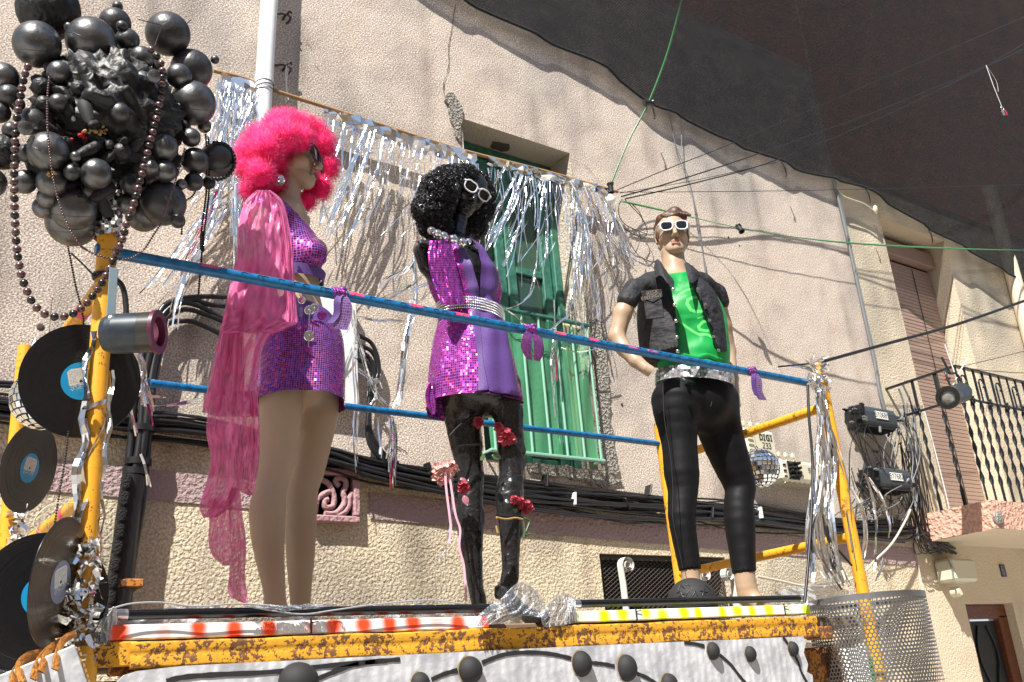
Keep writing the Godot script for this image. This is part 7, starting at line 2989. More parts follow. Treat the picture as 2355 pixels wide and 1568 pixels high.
# ---------------------------------------------------------------- 3: young man
func man_mannequin() -> void:
	var t := thing("mannequin", "young male mannequin in black vest, green shirt and black leather trousers with white sunglasses", "mannequin")
	var z := -3.05
	var lips := at(1546, 567, z + 0.2)
	var tone := func(p: Vector3) -> Color:
		return Color(0.37, 0.262, 0.178)
	var left := joints([1556, 925, 56, 1556, 960, 47, 1562, 1023, 37, 1567, 1088, 37, 1570, 1128, 31, 1567, 1185, 28, 1574, 1240, 25, 1587, 1312, 22, 1590, 1350, 21, 1592, 1372, 21], z)
	var right := joints([1640, 925, 56, 1648, 965, 50, 1666, 1023, 44, 1688, 1080, 38, 1702, 1122, 32, 1698, 1155, 30, 1700, 1197, 32, 1706, 1265, 27, 1711, 1316, 24, 1716, 1350, 24, 1722, 1372, 25], z - 0.02)
	var rfoot := joints([1722, 1372, 24, 1752, 1394, 16, 1776, 1408, 11], z - 0.02, [0.0, 0.07, 0.10])
	var lfoot := joints([1592, 1374, 21, 1604, 1400, 16, 1612, 1418, 11], z, [0.0, 0.09, 0.14])
	var trunk := joints([1598, 905, 76, 1597, 860, 74, 1590, 800, 72, 1580, 740, 80, 1567, 712, 80], z)
	var shoulder := joints([1458, 668, 19, 1500, 660, 26, 1553, 654, 36, 1606, 660, 26, 1646, 676, 18], z, [0.0, -0.01, -0.01, -0.01, 0.0])
	var larm := joints([1453, 676, 20, 1431, 720, 21, 1418, 772, 19], z, [0.0, -0.02, -0.04])
	var lfore := joints([1418, 774, 19.5, 1434, 802, 17.5, 1462, 830, 15.5, 1488, 850, 13.5], z, [-0.04, -0.01, 0.04, 0.08])
	var rarm := joints([1650, 688, 18, 1662, 750, 20, 1674, 808, 17, 1682, 870, 15, 1690, 928, 12.5], z, [0.0, -0.04, -0.06, -0.03, 0.02])
	var neck := joints([1553, 645, 28, 1550, 615, 25, 1545, 580, 26], z)
	var hc := at(1545, 546, z)
	var bb := bounds([left, right, rfoot, lfoot, trunk, shoulder, larm, lfore, rarm, neck], 0.03)
	var fd := Field.new(bb[0], bb[1], 0.0135)
	chain(fd, left, 0.016)
	chain(fd, right, 0.016)
	chain(fd, rfoot, 0.012)
	chain(fd, lfoot, 0.012)
	chain(fd, trunk, 0.05, 0.0, 0.68, Vector3(-0.62, 0, 0.78))
	chain(fd, shoulder, 0.035)
	chain(fd, larm, 0.018)
	chain(fd, lfore, 0.012)
	chain(fd, rarm, 0.018)
	chain(fd, neck, 0.03)
	var mb := Mb.new()
	mb.tinted = true
	fd.mesh(mb, tone)
	var hb := head_axes(Vector3(-0.62, 0.02, 0.78), -0.03)
	var htone := func(p: Vector3) -> Color:
		var l := hb.transposed() * (p - hc)
		if absf(l.y + 0.074) < 0.012 and absf(l.x) < 0.026 and l.z > 0.088:
			return Color(0.36, 0.17, 0.13)
		return Color(0.37, 0.262, 0.178)
	head(mb, hc, hb, 1.0, htone)
	put("body", mb, M.skin, t)
	for q in [[lfore, 3, Vector3(0.75, -0.55, 0.35)], [rarm, 4, Vector3(0.15, -0.98, 0.1)]]:    # cut wrists with their sockets
		var o: Vector3 = q[0][q[1]][0]
		var d: Vector3 = (q[2] as Vector3).normalized()
		var r: float = q[0][q[1]][1]
		mb = Mb.new()
		mb.lathe([Vector2(0, r * 0.62), Vector2(r * 0.3, r * 0.62), Vector2(r * 0.3, r * 0.78), Vector2(r * 0.72, r * 0.80), Vector2(r * 0.99, r * 0.72), Vector2(r * 1.02, r * 0.2), Vector2(r * 1.0, -r * 0.6)], o, frame_of(d), 20)
		put("wrist_cap", mb, mat("wrist_plastic", Color(0.42, 0.31, 0.22), 0.45), t)
		mb = Mb.new()
		mb.lathe([Vector2(0, r * 0.80), Vector2(r * 0.22, r * 0.80), Vector2(r * 0.22, r * 0.6)], o, frame_of(d), 12)
		put("wrist_hole", mb, M.stump_inside, t)
	glasses(t, hc, hb, 1.0, M.white_frame, M.glass_black, 0.35, 1.06, 0.004, 0.006)
	# moulded hair with a swept quiff
	var hf := Field.new(hc - Vector3.ONE * 0.16, hc + Vector3.ONE * 0.19, 0.0052)
	var w := func(x: float, y: float, zz: float) -> Vector3: return hc + hb * Vector3(x, y, zz)
	hf.bone(w.call(0, 0.045, -0.05), w.call(0, 0.055, -0.02), 0.083, 0.082, 0.01)
	for d in [-1.0, 1.0]:
		hf.bone(w.call(d * 0.058, 0.06, -0.01), w.call(d * 0.070, -0.005, -0.006), 0.027, 0.012, 0.012)
	hf.bone(w.call(-0.045, 0.085, 0.03), w.call(0.02, 0.105, 0.045), 0.030, 0.034, 0.02)
	hf.bone(w.call(0.02, 0.105, 0.045), w.call(0.058, 0.085, 0.045), 0.034, 0.022, 0.02)
	for s in 9:
		var x := lerpf(-0.06, 0.055, s / 8.0)
		hf.bone(w.call(x, 0.085 + 0.02 * sin(s), -0.03), w.call(x + 0.018, 0.115 - absf(x) * 0.3, 0.055), 0.015, 0.010, 0.006)
		hf.bone(w.call(x + 0.018, 0.116 - absf(x) * 0.3, 0.055), w.call(x + 0.035, 0.092 - absf(x) * 0.25, 0.076), 0.010, 0.007, 0.005)
	hf.bone(w.call(0, 0.005, 0.075), w.call(0, -0.08, 0.06), 0.070, 0.08, 0.0, 1.0, Vector3.ZERO, true)
	mb = Mb.new()
	hf.mesh(mb)
	put("hair", mb, M.moulded_hair, t)
	# trousers
	var hip := at(1597, 884, z)
	var pf := Field.new(Vector3(bb[0].x, at(1600, 1330, z).y, bb[0].z), Vector3(bb[1].x, hip.y + 0.03, bb[1].z), 0.0125)
	chain(pf, left, 0.016, 0.007)
	chain(pf, right, 0.016, 0.007)
	chain(pf, joints([1598, 915, 78, 1597, 860, 76, 1592, 810, 72], z), 0.05, 0.007, 0.70, Vector3(-0.62, 0, 0.78))
	pf.cut(Vector3(0, 1, 0), hip.y)
	pf.carve(func(p: Vector3) -> float: return at(1588, 1312, z).y - p.y if p.x < at(1640, 1200, z).x else at(1711, 1318, z).y - p.y)
	mb = Mb.new()
	pf.mesh(mb)
	put("leather_trousers", mb, M.black_leather, t)
	for q in [[1524, 880, 1527, 960, 1540, 1040, 1547, 1120, 1546, 1185, 1556, 1240, 1570, 1306], [1640, 900, 1638, 915, 1634, 935]]:
		mb = Mb.new()
		mb.tube(smooth(line(z + (0.085 if q[0] < 1600 and q[1] > 875 else 0.115), q), 5), 0.0016, 5)
		put("trouser_seam", mb, M.matt_black, t)
	# green shirt
	var front := Vector3(-0.62, 0, 0.78).normalized()
	var right_dir := Vector3.UP.cross(front).normalized()
	var sf := Field.new(Vector3(bb[0].x + 0.1, at(1597, 895, z).y, bb[0].z), Vector3(bb[1].x, at(1553, 605, z).y, bb[1].z), 0.0125)
	chain(sf, joints([1597, 895, 78, 1592, 800, 75, 1580, 740, 80, 1567, 712, 80], z), 0.05, 0.009, 0.70, Vector3(-0.62, 0, 0.78))
	chain(sf, shoulder, 0.035, 0.005)
	sf.cut(Vector3(0, -1, 0), -at(1597, 878, z).y)
	sf.cut((Vector3(0, 1, 0) + front * 0.55).normalized(), (Vector3(0, 1, 0) + front * 0.55).normalized().dot(at(1556, 632, z + 0.13)))
	var so := at(1560, 640, z)
	mb = Mb.new()
	sf.mesh(mb, null, func(p: Vector3) -> Vector2: return Vector2(0.5 + (p - so).dot(right_dir) / 0.50 - 0.06, (so.y - p.y) / 0.46))
	put("green_shirt", mb, M.green_shirt, t)
	for q in [[1566, 828, 1590, 836, 1620, 832, 1650, 840, 1668, 842], [1570, 818, 1600, 824, 1625, 818, 1655, 830]]:
		mb = Mb.new()
		mb.tube(smooth(line(z + 0.15, q), 5), 0.014, 8)
		put("shirt_fold", mb, M.green_plain, t)
	# silver sequin belt
	mb = Mb.new()
	var g := []
	for q in fine_rows([[1597, 860, 80], [1597, 872, 81], [1597, 888, 81]], 3):
		var row := []
		for i in 61:
			var a := TAU * i / 60.0
			row.append(ring_point(q[0], q[1] + 15.0 * sin(a), q[2], z, a, 0.80, 0.020))
		g.append(row)
	mb.grid(g, 0.9, 0.055, true)
	put("sequin_belt", mb, M.silver_sequins, t)
	# open vest with short sleeves and raised collar
	var e1 := [[1549, 640], [1558, 690], [1563, 740], [1566, 790], [1567, 835]]
	var e2 := [[1594, 640], [1612, 690], [1630, 745], [1646, 790], [1664, 835]]
	var lo := at(1480, 806, z).y
	var vf := Field.new(bb[0] + Vector3(0, lo - bb[0].y - 0.05, 0), Vector3(bb[1].x, at(1553, 596, z).y, bb[1].z), 0.0115)
	chain(vf, joints([1572, 850, 84, 1570, 800, 84, 1564, 740, 84, 1560, 712, 82], z), 0.05, 0.020, 0.74, Vector3(-0.62, 0, 0.78))
	chain(vf, shoulder, 0.035, 0.013)
	chain(vf, joints([1458, 667, 18, 1443, 690, 20], z), 0.02, 0.010)
	chain(vf, joints([1645, 674, 17, 1655, 694, 18], z), 0.02, 0.008)
	vf.cut(Vector3(0, -1, 0), -lo)
	var pa := []
	var pb := []
	for i in e1.size():
		pa.append(at(e1[i][0], e1[i][1], z + 0.17))
		pb.append(at(e2[i][0], e2[i][1], z + 0.15))
	var eye_cut := func(p: Vector3) -> float:
		if (p - so).dot(front) < 0.0 and p.y < so.y - 0.02:
			return -1.0
		var k := clampf((pa[0].y - p.y) / (pa[0].y - pa[4].y) * 4.0, 0.0, 3.999)
		var i := int(k)
		var a: Vector3 = pa[i].lerp(pa[i + 1], k - i)
		var b: Vector3 = pb[i].lerp(pb[i + 1], k - i)
		var x := (p - so).dot(right_dir)
		var xa := (a - so).dot(right_dir)
		var xb := (b - so).dot(right_dir)
		return minf(x - xa, xb - x)
	vf.carve(eye_cut)
	var neck_c := at(1550, 615, z)
	var neck_cut := func(p: Vector3) -> float: return 0.075 - Vector2(p.x - neck_c.x, p.z - neck_c.z).length() if p.y > at(1553, 645, z).y else -1.0
	vf.carve(neck_cut)
	mb = Mb.new()
	vf.mesh(mb)
	put("black_vest", mb, M.black_cloth, t)
	for s in 2:
		var sets := [[[1504, 601, -0.02], [1515, 597, 0.03], [1532, 622, 0.10], [1550, 646, 0.15]], [[1504, 640, 0.08], [1519, 633, 0.13], [1534, 650, 0.17], [1549, 668, 0.185]], [[1572, 600, 0.03], [1585, 606, 0.07], [1600, 618, 0.09], [1608, 627, 0.05]], [[1584, 650, 0.165], [1594, 649, 0.16], [1603, 643, 0.14], [1607, 637, 0.10]]]
		var ea := []
		var eb := []
		for k in 4:
			var qa: Array = sets[s * 2][k]
			var qb: Array = sets[s * 2 + 1][k]
			ea.append(at(qa[0], qa[1], z + qa[2]))
			eb.append(at(qb[0], qb[1], z + qb[2]))
		ea = smooth(ea, 4)
		eb = smooth(eb, 4)
		mb = Mb.new()
		g = []
		for j in 9:
			var v := j / 8.0
			var row := []
			for i in ea.size():
				row.append((ea[i] as Vector3).lerp(eb[i], v) + (EYE - ea[i]).normalized() * (0.026 * sin(PI * v) + 0.012) + jig(0.0012))
			g.append(row)
		mb.grid(g)
		put("collar", mb, M.black_cloth, t)
	for i in 5:
		for s in 2:
			var q: Array = [[[1541, 648], [1543, 681], [1545, 718], [1549, 755], [1551, 789], [1559, 808]], [[1604, 664], [1622, 699], [1631, 735], [1641, 773], [1652, 804]]][s]
			var p := at([1547.5, 1551, 1554, 1556, 1558][i] if s == 0 else [1605, 1621, 1631, 1640.5, 1652][i], [666, 701, 738, 775, 808][i] if s == 0 else [664, 699, 736, 774, 805][i], z + (0.205 if s == 0 else 0.185))
			mb = Mb.new()
			var b := frame_of((EYE - p).normalized())
			mb.lathe([Vector2(0, 0.004), Vector2(0.005, 0.0035), Vector2(0.0078, 0.001), Vector2(0.0078, -0.012)] if s == 0 else [Vector2(0.0, 0.001), Vector2(0.003, 0.001), Vector2(0.0035, 0.004), Vector2(0.0065, 0.004), Vector2(0.0075, 0.001), Vector2(0.0075, -0.012)], p, b, 14)
			put("button", mb, M.steel_button, t)
	mb = Mb.new()
	var po := at(1500, 686, z + 0.185)
	var pb2 := Basis(right_dir, Vector3.UP, front)
	mb.prism([Vector2(-0.045, 0.04), Vector2(0.045, 0.04), Vector2(0.045, 0.005), Vector2(0.0, -0.018), Vector2(-0.045, 0.005)], po, pb2, 0.006)
	mb.box(po + Vector3(0, -0.05, 0) - front * 0.004, Vector3(0.08, 0.09, 0.005), pb2, 0.002)
	put("chest_pocket", mb, M.black_cloth, t)
	letters("RISK", po + pb2 * Vector3(0.002, 0.026, 0.0042), 0.018, M.chrome_bead, t, pb2.rotated(pb2.z, 0.12), true)
	letters("ENERGY", po + pb2 * Vector3(-0.004, 0.006, 0.0042), 0.018, M.chrome_bead, t, pb2.rotated(pb2.z, 0.12), true)

# ---------------------------------------------------------------- tinsel, tulle, strings and wires
func foil_strands(mb: Mb, path: Array, n: int, spread: float, w := 0.0045, cut_ := 1.0, step := 0.04) -> void:
	var base := along(smooth(path, 6), step)
	for k in n:
		var off := jig(spread)
		var ph := rng.randf() * TAU
		var fr := rng.randf_range(0.15, 0.6)
		var len_ := int(base.size() * (rng.randf_range(cut_, 1.0)))
		var p := []
		var sd := []
		var tw := rng.randf() * TAU
		for i in maxi(len_, 3):
			if i >= base.size():
				break
			var f := float(i) / base.size()
			var d: Vector3 = (base[mini(i + 1, base.size() - 1)] - base[maxi(i - 1, 0)]).normalized()
			var s := d.cross(Vector3(0.2, 0.1, 1)).normalized()
			tw += rng.randf_range(-0.5, 0.5)
			p.append(base[i] + off * (0.35 + f * 0.9) + Vector3(sin(i * fr + ph), 0, cos(i * fr * 1.3 + ph)) * 0.006)
			sd.append(s.rotated(d, tw))
		if p.size() > 2:
			mb.strip(p, sd, w * rng.randf_range(0.6, 1.5))

func foil_header(mb: Mb, path: Array, tall: float) -> void:     # crumpled foil folded over the rod
	var p := along(smooth(path, 8), 0.038)
	var rows := []
	for j in 5:
		var row := []
		for q in p:
			row.append(q + Vector3(rng.randf_range(-0.014, 0.014), 0.016 - j * tall / 4.0 + rng.randf_range(-0.014, 0.014), 0.016 * sin(j * 1.2) + rng.randf_range(-0.013, 0.013)))
		rows.append(row)
	for j in 4:
		for i in p.size() - 1:
			mb.quad(rows[j][i], rows[j][i + 1], rows[j + 1][i + 1], rows[j + 1][i])

func fringe_strip(mb: Mb, path: Array, low: float, high: float, per: int, w := 0.005) -> void:   # short strands hanging from the header
	var p := along(smooth(path, 8), 0.02)
	for q in p:
		for k in per:
			var l := rng.randf_range(low, high)
			var a: Vector3 = q + Vector3(rng.randf_range(-0.01, 0.01), -0.03, rng.randf_range(0, 0.02))
			foil_strands(mb, [a, a + Vector3(rng.randf_range(-0.16, 0.02) * l, -l * 0.5, 0.01), a + Vector3(rng.randf_range(-0.45, 0.05) * l, -l, 0.0)], 1, 0.0, w, 1.0)

func tinsel() -> void:
	var zw := WALL + 0.09
	var fr := thing("tinsel_fringe", "long silver tinsel fringe hung from a wooden rod along the tan wall", "tinsel")
	var m := Mb.new()
	m.tube(smooth(line(zw, [490, 163, 560, 180, 630, 208, 760, 250, 900, 295, 1060, 345, 1250, 393, 1420, 441]), 4), 0.011, 8)
	put("rod", m, M.rod_wood, fr)
	m = Mb.new()
	foil_header(m, line(zw + 0.006, [505, 168, 560, 188, 612, 215]), 0.13)
	put("foil_header", m, M.silver_foil, fr)
	m = Mb.new()
	foil_header(m, line(zw + 0.006, [742, 252, 820, 275, 900, 303, 1000, 333, 1098, 360]), 0.085)
	put("foil_header", m, M.silver_foil, fr)
	m = Mb.new()
	foil_header(m, line(zw + 0.006, [1122, 366, 1200, 385, 1320, 418, 1410, 441]), 0.055)
	put("foil_header", m, M.silver_foil, fr)
	m = Mb.new()
	fringe_strip(m, line(zw + 0.02, [506, 175, 560, 195, 620, 222]), 0.25, 0.95, 7, 0.006)
	fringe_strip(m, line(zw + 0.02, [742, 262, 820, 285, 900, 313, 1000, 343, 1098, 370]), 0.05, 0.8, 2, 0.0045)
	fringe_strip(m, line(zw + 0.02, [1122, 376, 1200, 395, 1320, 428, 1410, 449]), 0.06, 0.8, 2, 0.0045)
	for s in [
		[[510, 180, 505, 300, 500, 420, 490, 560], 6, 0.02, 0.006], [[535, 190, 540, 330, 535, 480, 545, 640], 8, 0.03, 0.006], [[555, 200, 548, 340, 540, 520, 534, 690], 8, 0.02, 0.006], [[600, 215, 560, 300, 520, 380, 506, 470], 6, 0.02, 0.007], [[530, 190, 520, 260, 512, 330], 8, 0.03, 0.008],
		# pulled from the left corner towards the post
		[[500, 420, 470, 500, 420, 580, 365, 660, 310, 720], 8, 0.03, 0.006], [[500, 450, 475, 540, 440, 610, 405, 690, 392, 790], 7, 0.025, 0.006], [[520, 480, 480, 540, 430, 600, 380, 650], 5, 0.03, 0.006],
		# gathered between the pink wig and the window
		[[793, 285, 760, 390, 745, 480, 735, 566], 5, 0.012, 0.006], [[840, 292, 800, 400, 765, 490, 738, 560], 7, 0.014, 0.0065], [[862, 300, 820, 420, 780, 510, 742, 558], 5, 0.012, 0.006], [[884, 315, 862, 400, 822, 500, 790, 560, 755, 622], 6, 0.010, 0.006], [[905, 330, 850, 350, 780, 342], 2, 0.01, 0.004], [[962, 350, 950, 430, 955, 520], 2, 0.01, 0.004],
		# before the green shutters
		[[1190, 395, 1150, 470, 1120, 540, 1108, 592], 6, 0.012, 0.0055], [[1200, 400, 1170, 480, 1135, 540, 1115, 590], 6, 0.012, 0.0055], [[1215, 405, 1180, 470, 1150, 530, 1125, 585], 6, 0.012, 0.006], [[1240, 412, 1200, 500, 1165, 590, 1145, 630], 4, 0.008, 0.005], [[1252, 415, 1238, 520, 1232, 600, 1222, 668, 1190, 700, 1150, 712], 4, 0.006, 0.005], [[1255, 418, 1258, 500, 1256, 580, 1245, 650], 3, 0.008, 0.005], [[1160, 385, 1128, 440, 1105, 520, 1096, 580], 5, 0.014, 0.005], [[1225, 405, 1232, 470, 1228, 540], 3, 0.01, 0.005],
		# fanning out at the right end
		[[1308, 418, 1340, 490, 1350, 560, 1352, 620, 1366, 690, 1376, 750], 8, 0.02, 0.0055], [[1325, 425, 1332, 520, 1322, 620, 1310, 700, 1290, 740], 6, 0.014, 0.005], [[1345, 430, 1372, 500, 1405, 560, 1440, 600, 1470, 630], 8, 0.03, 0.0055], [[1378, 440, 1415, 500, 1440, 560, 1465, 625], 7, 0.02, 0.006], [[1395, 445, 1420, 520, 1440, 590, 1462, 640], 5, 0.02, 0.005], [[1365, 436, 1390, 520, 1420, 600, 1470, 640], 5, 0.03, 0.0045], [[1312, 425, 1318, 520, 1325, 640, 1335, 760, 1330, 850], 5, 0.03, 0.0045],
	]:
		foil_strands(m, line(zw + 0.03, s[0]), int(s[1] * 1.7), s[2] * 1.2, s[3] * 0.95, 0.75)
	stuff(put("strands", m, M.silver_foil, fr))
	m = Mb.new()
	for s in [[[500, 430, 470, 510, 430, 590, 400, 650], 3], [[520, 300, 510, 430, 500, 540], 2], [[1350, 435, 1390, 520, 1440, 610], 2], [[560, 430, 548, 560, 536, 700], 2]]:
		foil_strands(m, line(zw + 0.035, s[0]), s[1], 0.02, 0.005, 0.6)
	stuff(put("pink_strands", m, M.pink_foil, fr))
	# garlands hanging on the rails between the women
	var ga := thing("tinsel_garland", "silver tinsel garland hanging over the back rail between the two women", "tinsel")
	m = Mb.new()
	for s in [[[951, 588, 953, 640, 952, 690, 948, 720, 934, 773, 924, 850, 918, 900, 905, 960], 9], [[948, 690, 940, 760, 930, 830, 921, 900, 905, 955, 900, 985], 9], [[900, 960, 902, 1020, 897, 1070, 905, 1110], 22], [[905, 975, 908, 1040, 904, 1100, 912, 1140], 16], [[958, 590, 930, 620, 890, 640, 850, 670], 5], [[970, 640, 920, 670, 880, 690, 815, 715], 6], [[820, 725, 870, 732, 925, 730, 950, 728], 5], [[1020, 640, 985, 650, 940, 670, 890, 688], 4]]:
		foil_strands(m, line(BACK - 0.10, s[0]), s[1], 0.014, 0.0075, 0.7)
	stuff(put("strands", m, M.silver_foil, ga))
	m = Mb.new()
	foil_strands(m, line(BACK - 0.09, [902, 1060, 899, 1100, 897, 1160]), 2, 0.006, 0.008, 0.9)
	put("pink_strand", m, M.pink_foil, ga)
	var gb := thing("tinsel_garland", "thin silver tinsel strands stuck round the white meter cover", "tinsel")
	m = Mb.new()
	for s in [[[812, 712, 818, 780, 815, 850, 822, 920, 820, 990, 823, 1060, 828, 1110], 5], [[806, 720, 830, 800, 845, 860, 862, 900, 880, 925, 935, 965], 4], [[825, 850, 860, 880, 862, 920, 835, 950], 4], [[870, 960, 875, 1000, 880, 1030, 875, 1065], 4], [[745, 730, 770, 790, 800, 850], 3], [[750, 860, 775, 800, 806, 745], 3], [[820, 930, 845, 945, 870, 930], 5]]:
		foil_strands(m, line(WALL + 0.10, s[0]), s[1], 0.014, 0.007, 0.8)
	stuff(put("strands", m, M.silver_foil, gb))
	# on the window railing
	var gc := thing("tinsel_garland", "silver and red tinsel strand draped over the green window railing", "tinsel")
	m = Mb.new()
	for s in [[[1145, 706, 1175, 720, 1210, 750, 1255, 765, 1290, 740, 1335, 710], 4], [[1272, 690, 1275, 760, 1268, 830, 1275, 920, 1283, 1000, 1298, 1060], 4], [[1270, 800, 1275, 880, 1280, 900], 6], [[1290, 800, 1330, 810, 1380, 800, 1420, 790], 2]]:
		foil_strands(m, line(WALL + 0.11, s[0]), s[1], 0.01, 0.006, 0.8)
	stuff(put("strands", m, M.silver_foil, gc))
	m = Mb.new()
	foil_strands(m, line(WALL + 0.12, [1272, 800, 1276, 850, 1273, 900]), 2, 0.01, 0.008, 0.9)
	put("red_strand", m, M.pink_foil, gc)
	# down the left end by the conduit
	var gd := thing("tinsel_garland", "silver and pink tinsel hanging before the black cable conduit", "tinsel")
	m = Mb.new()
	for s in [[[318, 815, 330, 850, 322, 900, 335, 960], 9], [[308, 820, 316, 860, 340, 880, 338, 930], 7], [[335, 880, 345, 930, 345, 980, 355, 990], 5], [[290, 880, 300, 940, 315, 1000, 325, 1030], 4], [[325, 1045, 338, 1080, 342, 1110, 352, 1145], 3], [[300, 900, 340, 912, 420, 915], 4], [[340, 935, 400, 935, 450, 925, 490, 915], 2]]:
		foil_strands(m, line(BACK + 0.02, s[0]), s[1], 0.012, 0.0085, 0.8)
	stuff(put("strands", m, M.silver_foil, gd))
	m = Mb.new()
	for s in [[315, 985, 318, 1000, 326, 1030], [338, 930, 345, 955, 350, 980], [446, 880, 450, 900, 448, 925]]:
		foil_strands(m, line(BACK + 0.03, s), 2, 0.005, 0.010, 0.9)
	put("pink_strands", m, M.pink_foil, gd)
	# foil spiral on the left post
	var sp := thing("foil_wrap", "crumpled silver foil ribbon wound round the left yellow post", "foil")
	m = Mb.new()
	var L := []
	for i in 36:
		var f := i / 35.0
		L.append(Vector3(POST_L - 0.029 + 0.005 * sin(i * 0.9), lerpf(2.62, 1.95, f), FRONT + 0.022 + 0.004 * cos(i * 1.3)))
	foil_strands(m, L, 3, 0.004, 0.017, 1.0, 0.022)
	var R := []
	for i in 30:
		var f := i / 29.0
		R.append(Vector3(POST_L + 0.028 + 0.004 * sin(i * 1.1), lerpf(2.52, 1.93, f), FRONT + 0.012 + 0.004 * cos(i * 1.7)))
	foil_strands(m, R, 3, 0.004, 0.008, 1.0, 0.022)
	for q in [[1.8, 2.46, 0.04], [1.6, 2.42, 0.19], [2.2, 2.10, 0.16], [1.9, 2.06, 0.22]]:
		var p := []
		var sd := []
		for i in 16:
			var f := i / 15.0
			var a := lerpf(PI + 0.2, -0.3, f)
			p.append(Vector3(POST_L + cos(a) * 0.029, q[1] - 0.02 + lerpf(-q[2], q[2] * 0.25, f), FRONT + sin(a) * 0.029))
			sd.append(Vector3(0.1, 1, 0).normalized())
		m.strip(p, sd, 0.013)
	put("spiral", m, M.silver_foil_dull, sp)
	m = Mb.new()
	for k in 260:
		var f := rng.randf()
		var o := Vector3(POST_L + lerpf(-0.045, 0.045, rng.randf()) * (1.0 if f > 0.25 else 0.7) - 0.012, lerpf(1.74, 2.07, f), FRONT + 0.03 + rng.randf() * 0.018)
		var d := jig(1.0).normalized()
		var e := d.cross(jig(1.0)).normalized()
		var s := rng.randf_range(0.004, 0.017)
		m.quad(o - d * s - e * s * 0.6, o + d * s - e * s * 0.5 + jig(0.004), o + d * s * 0.8 + e * s * 0.7, o - d * s * 0.9 + e * s * 0.5 + jig(0.004))
	stuff(put("crumple", m, M.silver_foil, sp))
	var s2 := thing("foil_wrap", "silver foil wrapped round the rear left post beside the lowest record", "foil")
	m = Mb.new()
	for k in 60:
		var o := at(rng.randf_range(30, 58), rng.randf_range(1170, 1265), BACK + 0.04) + jig(0.01)
		if k % 3 == 0:
			o = at(rng.randf_range(2, 55), rng.randf_range(1520, 1568), FRONT - 0.2) + jig(0.02)
		var d := jig(1.0).normalized()
		var e := d.cross(jig(1.0)).normalized()
		var s := rng.randf_range(0.012, 0.03)
		m.quad(o - d * s - e * s * 0.5, o + d * s - e * s * 0.5, o + d * s * 0.8 + e * s * 0.5, o - d * s * 0.9 + e * s * 0.5)
	stuff(put("crumple", m, M.silver_foil, s2))
	# right post tinsel
	var rp := thing("tinsel_garland", "thick silver tinsel tied to the top of the right yellow post", "tinsel")
	m = Mb.new()
	for k in 120:
		var o := at(rng.randf_range(1862, 1900), rng.randf_range(825, 905), FRONT + 0.035) + jig(0.016)
		var d := jig(1.0).normalized()
		var e := d.cross(jig(1.0)).normalized()
		var s := rng.randf_range(0.006, 0.022)
		m.quad(o - d * s - e * s * 0.3, o + d * s - e * s * 0.3, o + d * s + e * s * 0.3, o - d * s + e * s * 0.3)
	stuff(put("crumpled_knot", m, M.silver_foil, rp))
	m = Mb.new()
	for s in [[[1880, 880, 1900, 960, 1905, 1040, 1912, 1120, 1905, 1200, 1925, 1290, 1965, 1370], 10], [[1875, 870, 1888, 950, 1880, 1050, 1872, 1140, 1862, 1230, 1868, 1310, 1860, 1380], 10], [[1880, 880, 1885, 980, 1893, 1060, 1880, 1160, 1865, 1230, 1885, 1290, 1930, 1350], 9], [[1890, 890, 1905, 980, 1920, 1060, 1908, 1150, 1912, 1230, 1922, 1300, 1950, 1375], 10], [[1885, 880, 1898, 960, 1912, 1000, 1940, 1100, 1950, 1200, 1970, 1330], 5], [[1900, 1050, 1905, 1120, 1898, 1180, 1912, 1240, 1930, 1320, 1955, 1378], 14], [[1960, 1120, 1985, 1170, 1990, 1240, 1982, 1300, 1984, 1340], 3], [[1990, 1090, 2010, 1160, 2015, 1240, 2008, 1330], 3], [[2000, 1100, 2030, 1150, 2045, 1210, 2040, 1262], 3], [[1870, 850, 1835, 845, 1800, 842], 2], [[1880, 1180, 1890, 1260, 1915, 1340, 1950, 1372], 10], [[2030, 1285, 2018, 1320, 1996, 1350], 3]]:
		foil_strands(m, line(FRONT + 0.02, s[0]), s[1], 0.014, 0.0085, 0.85)
	stuff(put("strands", m, M.silver_foil, rp))
	m = Mb.new()
	m.tube(smooth(line(FRONT + 0.03, [1857, 886, 1860, 960, 1868, 1060, 1866, 1160, 1862, 1240, 1856, 1320, 1850, 1385]), 5), 0.0062, 8)
	m.tube(smooth(line(FRONT + 0.02, [1900, 1210, 1906, 1240, 1920, 1262, 1914, 1296, 1926, 1310]), 5), 0.006, 7)
	m.tube(smooth(line(FRONT + 0.02, [1905, 1240, 1932, 1270, 1958, 1300]), 5), 0.005, 7)
	put("black_cord", m, M.black_cable, rp)
	# tulle along the front edge
	var tu := thing("tulle_veil", "sheer glittering silver tulle bunched along the lamp battens and the black foot", "tulle")
	var nz := noise(501, 1.0, 3)
